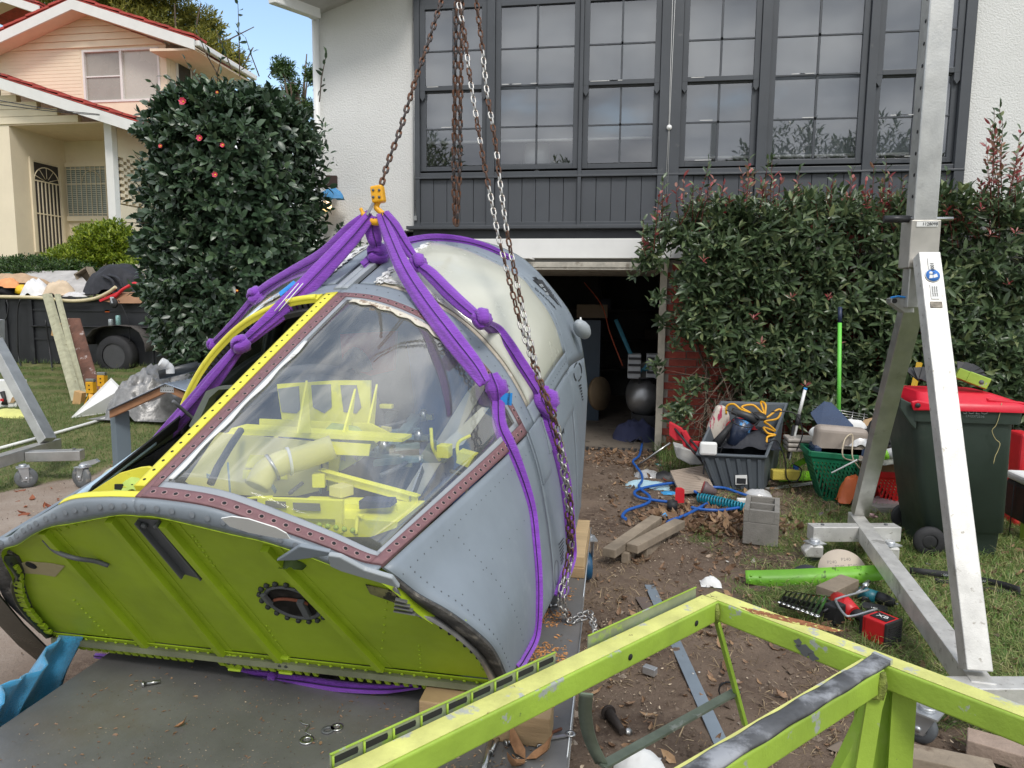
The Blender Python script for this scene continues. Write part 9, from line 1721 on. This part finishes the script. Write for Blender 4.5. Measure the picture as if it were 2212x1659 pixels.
for y_, x_ in ((Yb0-.03, PY(2004, 1153, Yb0)[0]), (Yb1+.0, PY(1957, 1100, Yb1)[0]-.0)):
 wh = MB().lathe([(.05, -.02), (.095, -.022), (.103, 0), (.095, .022), (.05, .02)], (x_, y_, .103), (0, 1, 0), 28, cap=False).build('wheel', m_rubber, bn); MB().lathe([(0, -.015), (.035, -.018), (.06, -.01), (.065, .01), (0, .012)], (x_, y_, .103), (0, 1, 0), 20).build('hub', m_bt, wh)
text('SULO', .05, M('faded print', (.13, .15, .145), .6), bn, planemap(PY(2106, 889, Yb0-.02)+V3((0, -.012, 0)), X_, Z_), xs=1.25); text('1712372536', .022, bpy.data.materials['faded print'], bn, planemap(PY(2104, 899, Yb0-.02)+V3((0, -.012, 0)), X_, Z_), xs=1.05)
tag(MB().tube(cat_rom([PY(x, y, Yb0-.03) for x, y in ((2164, 870), (2160, 893), (2152, 918), (2143, 930), (2150, 948), (2160, 958), (2155, 975), (2150, 985), (2146, 1002))], 4), .0025, 4).build('dry_root', M('dry root', (.45, .38, .18), .8)), 'dry vine dangling down the wheelie bin side', 'vine')
lbk = thing('lime_casting', PY(2105, 835, 5.2), 'lime green metal casting lying on the red bin lid', 'metal part'); rt_ = np.array(Matrix.Rotation(R(22), 3, 'Y')) @ np.array(Matrix.Rotation(R(-20), 3, 'Z')); c_ = PY(2112, 822, 5.2); MB().box(c_, (.13, .10, .075), rot=rt_).build('block', m_lime_s, lbk, bev=.006); MB().lathe([(0, .002), (.015, .002), (.015, 0)], c_+rt_@np.array([.02, -.051, -.005]), -(rt_@np.array([0, 1, 0])), 12).build('cast_hole', m_chan, lbk); MB().box(c_+rt_@np.array([-.09, .02, 0]), (.08, .12, .07), rot=rt_).build('casting_arm', m_lime_s, lbk, bev=.004)
for i, (px, py, lb_) in enumerate(((1990, 812, 'black slotted blade fan standing at the left of the bin lid'), (2075, 800, 'black slotted blade fan lying behind the lime casting'))):
 fb2 = thing('blade_fan', PY(px, py, 5.25), lb_, 'blades')
 for k in range(4 if i == 0 else 5):
  a_ = R((50+k*22) if i == 0 else (10+k*18)); c_ = PY(px, py+12, 5.25+.02*k); d_ = V3((math.cos(a_), .3, math.sin(a_)*.55)); MB().bar(c_+d_*.02, c_+d_*.17, .035, .006, w1=.06, up=(0, -.6, 1)).build('blade', m_bt, fb2)
mc = thing('garden_machine', G(2205, 1200), 'lime and black garden machine cut by the right edge behind the bin', 'machine'); p = PY(2206, 1100, 5.5)
MB().box(p+V3((.05, 0, .06)), (.20, .3, .28)).build('black_body', m_bt, mc, bev=.03); MB().box(V3((p[0]+.03, p[1]-.1, (p[2]-.05)/2)), (.12, .1, p[2]-.05)).build('lime_guard', m_lime_s, mc, bev=.02); MB().box(p+V3((.05, .0, .23)), (.22, .28, .06)).build('pale_deck', m_paper, mc, bev=.02); MB().tube([p+V3((-.06, 0, .2)), p+V3((-.065, 0, -.32))], .004, 5).build('stake', m_bt, mc)
tag(MB().box(PY(2207, 950, 5.9)*V3((1, 1, 0))+V3((0, 0, .36)), (.1, .2, .72)).build('red_container', m_red, bev=.02), 'red container at the right edge behind the bin', 'container')
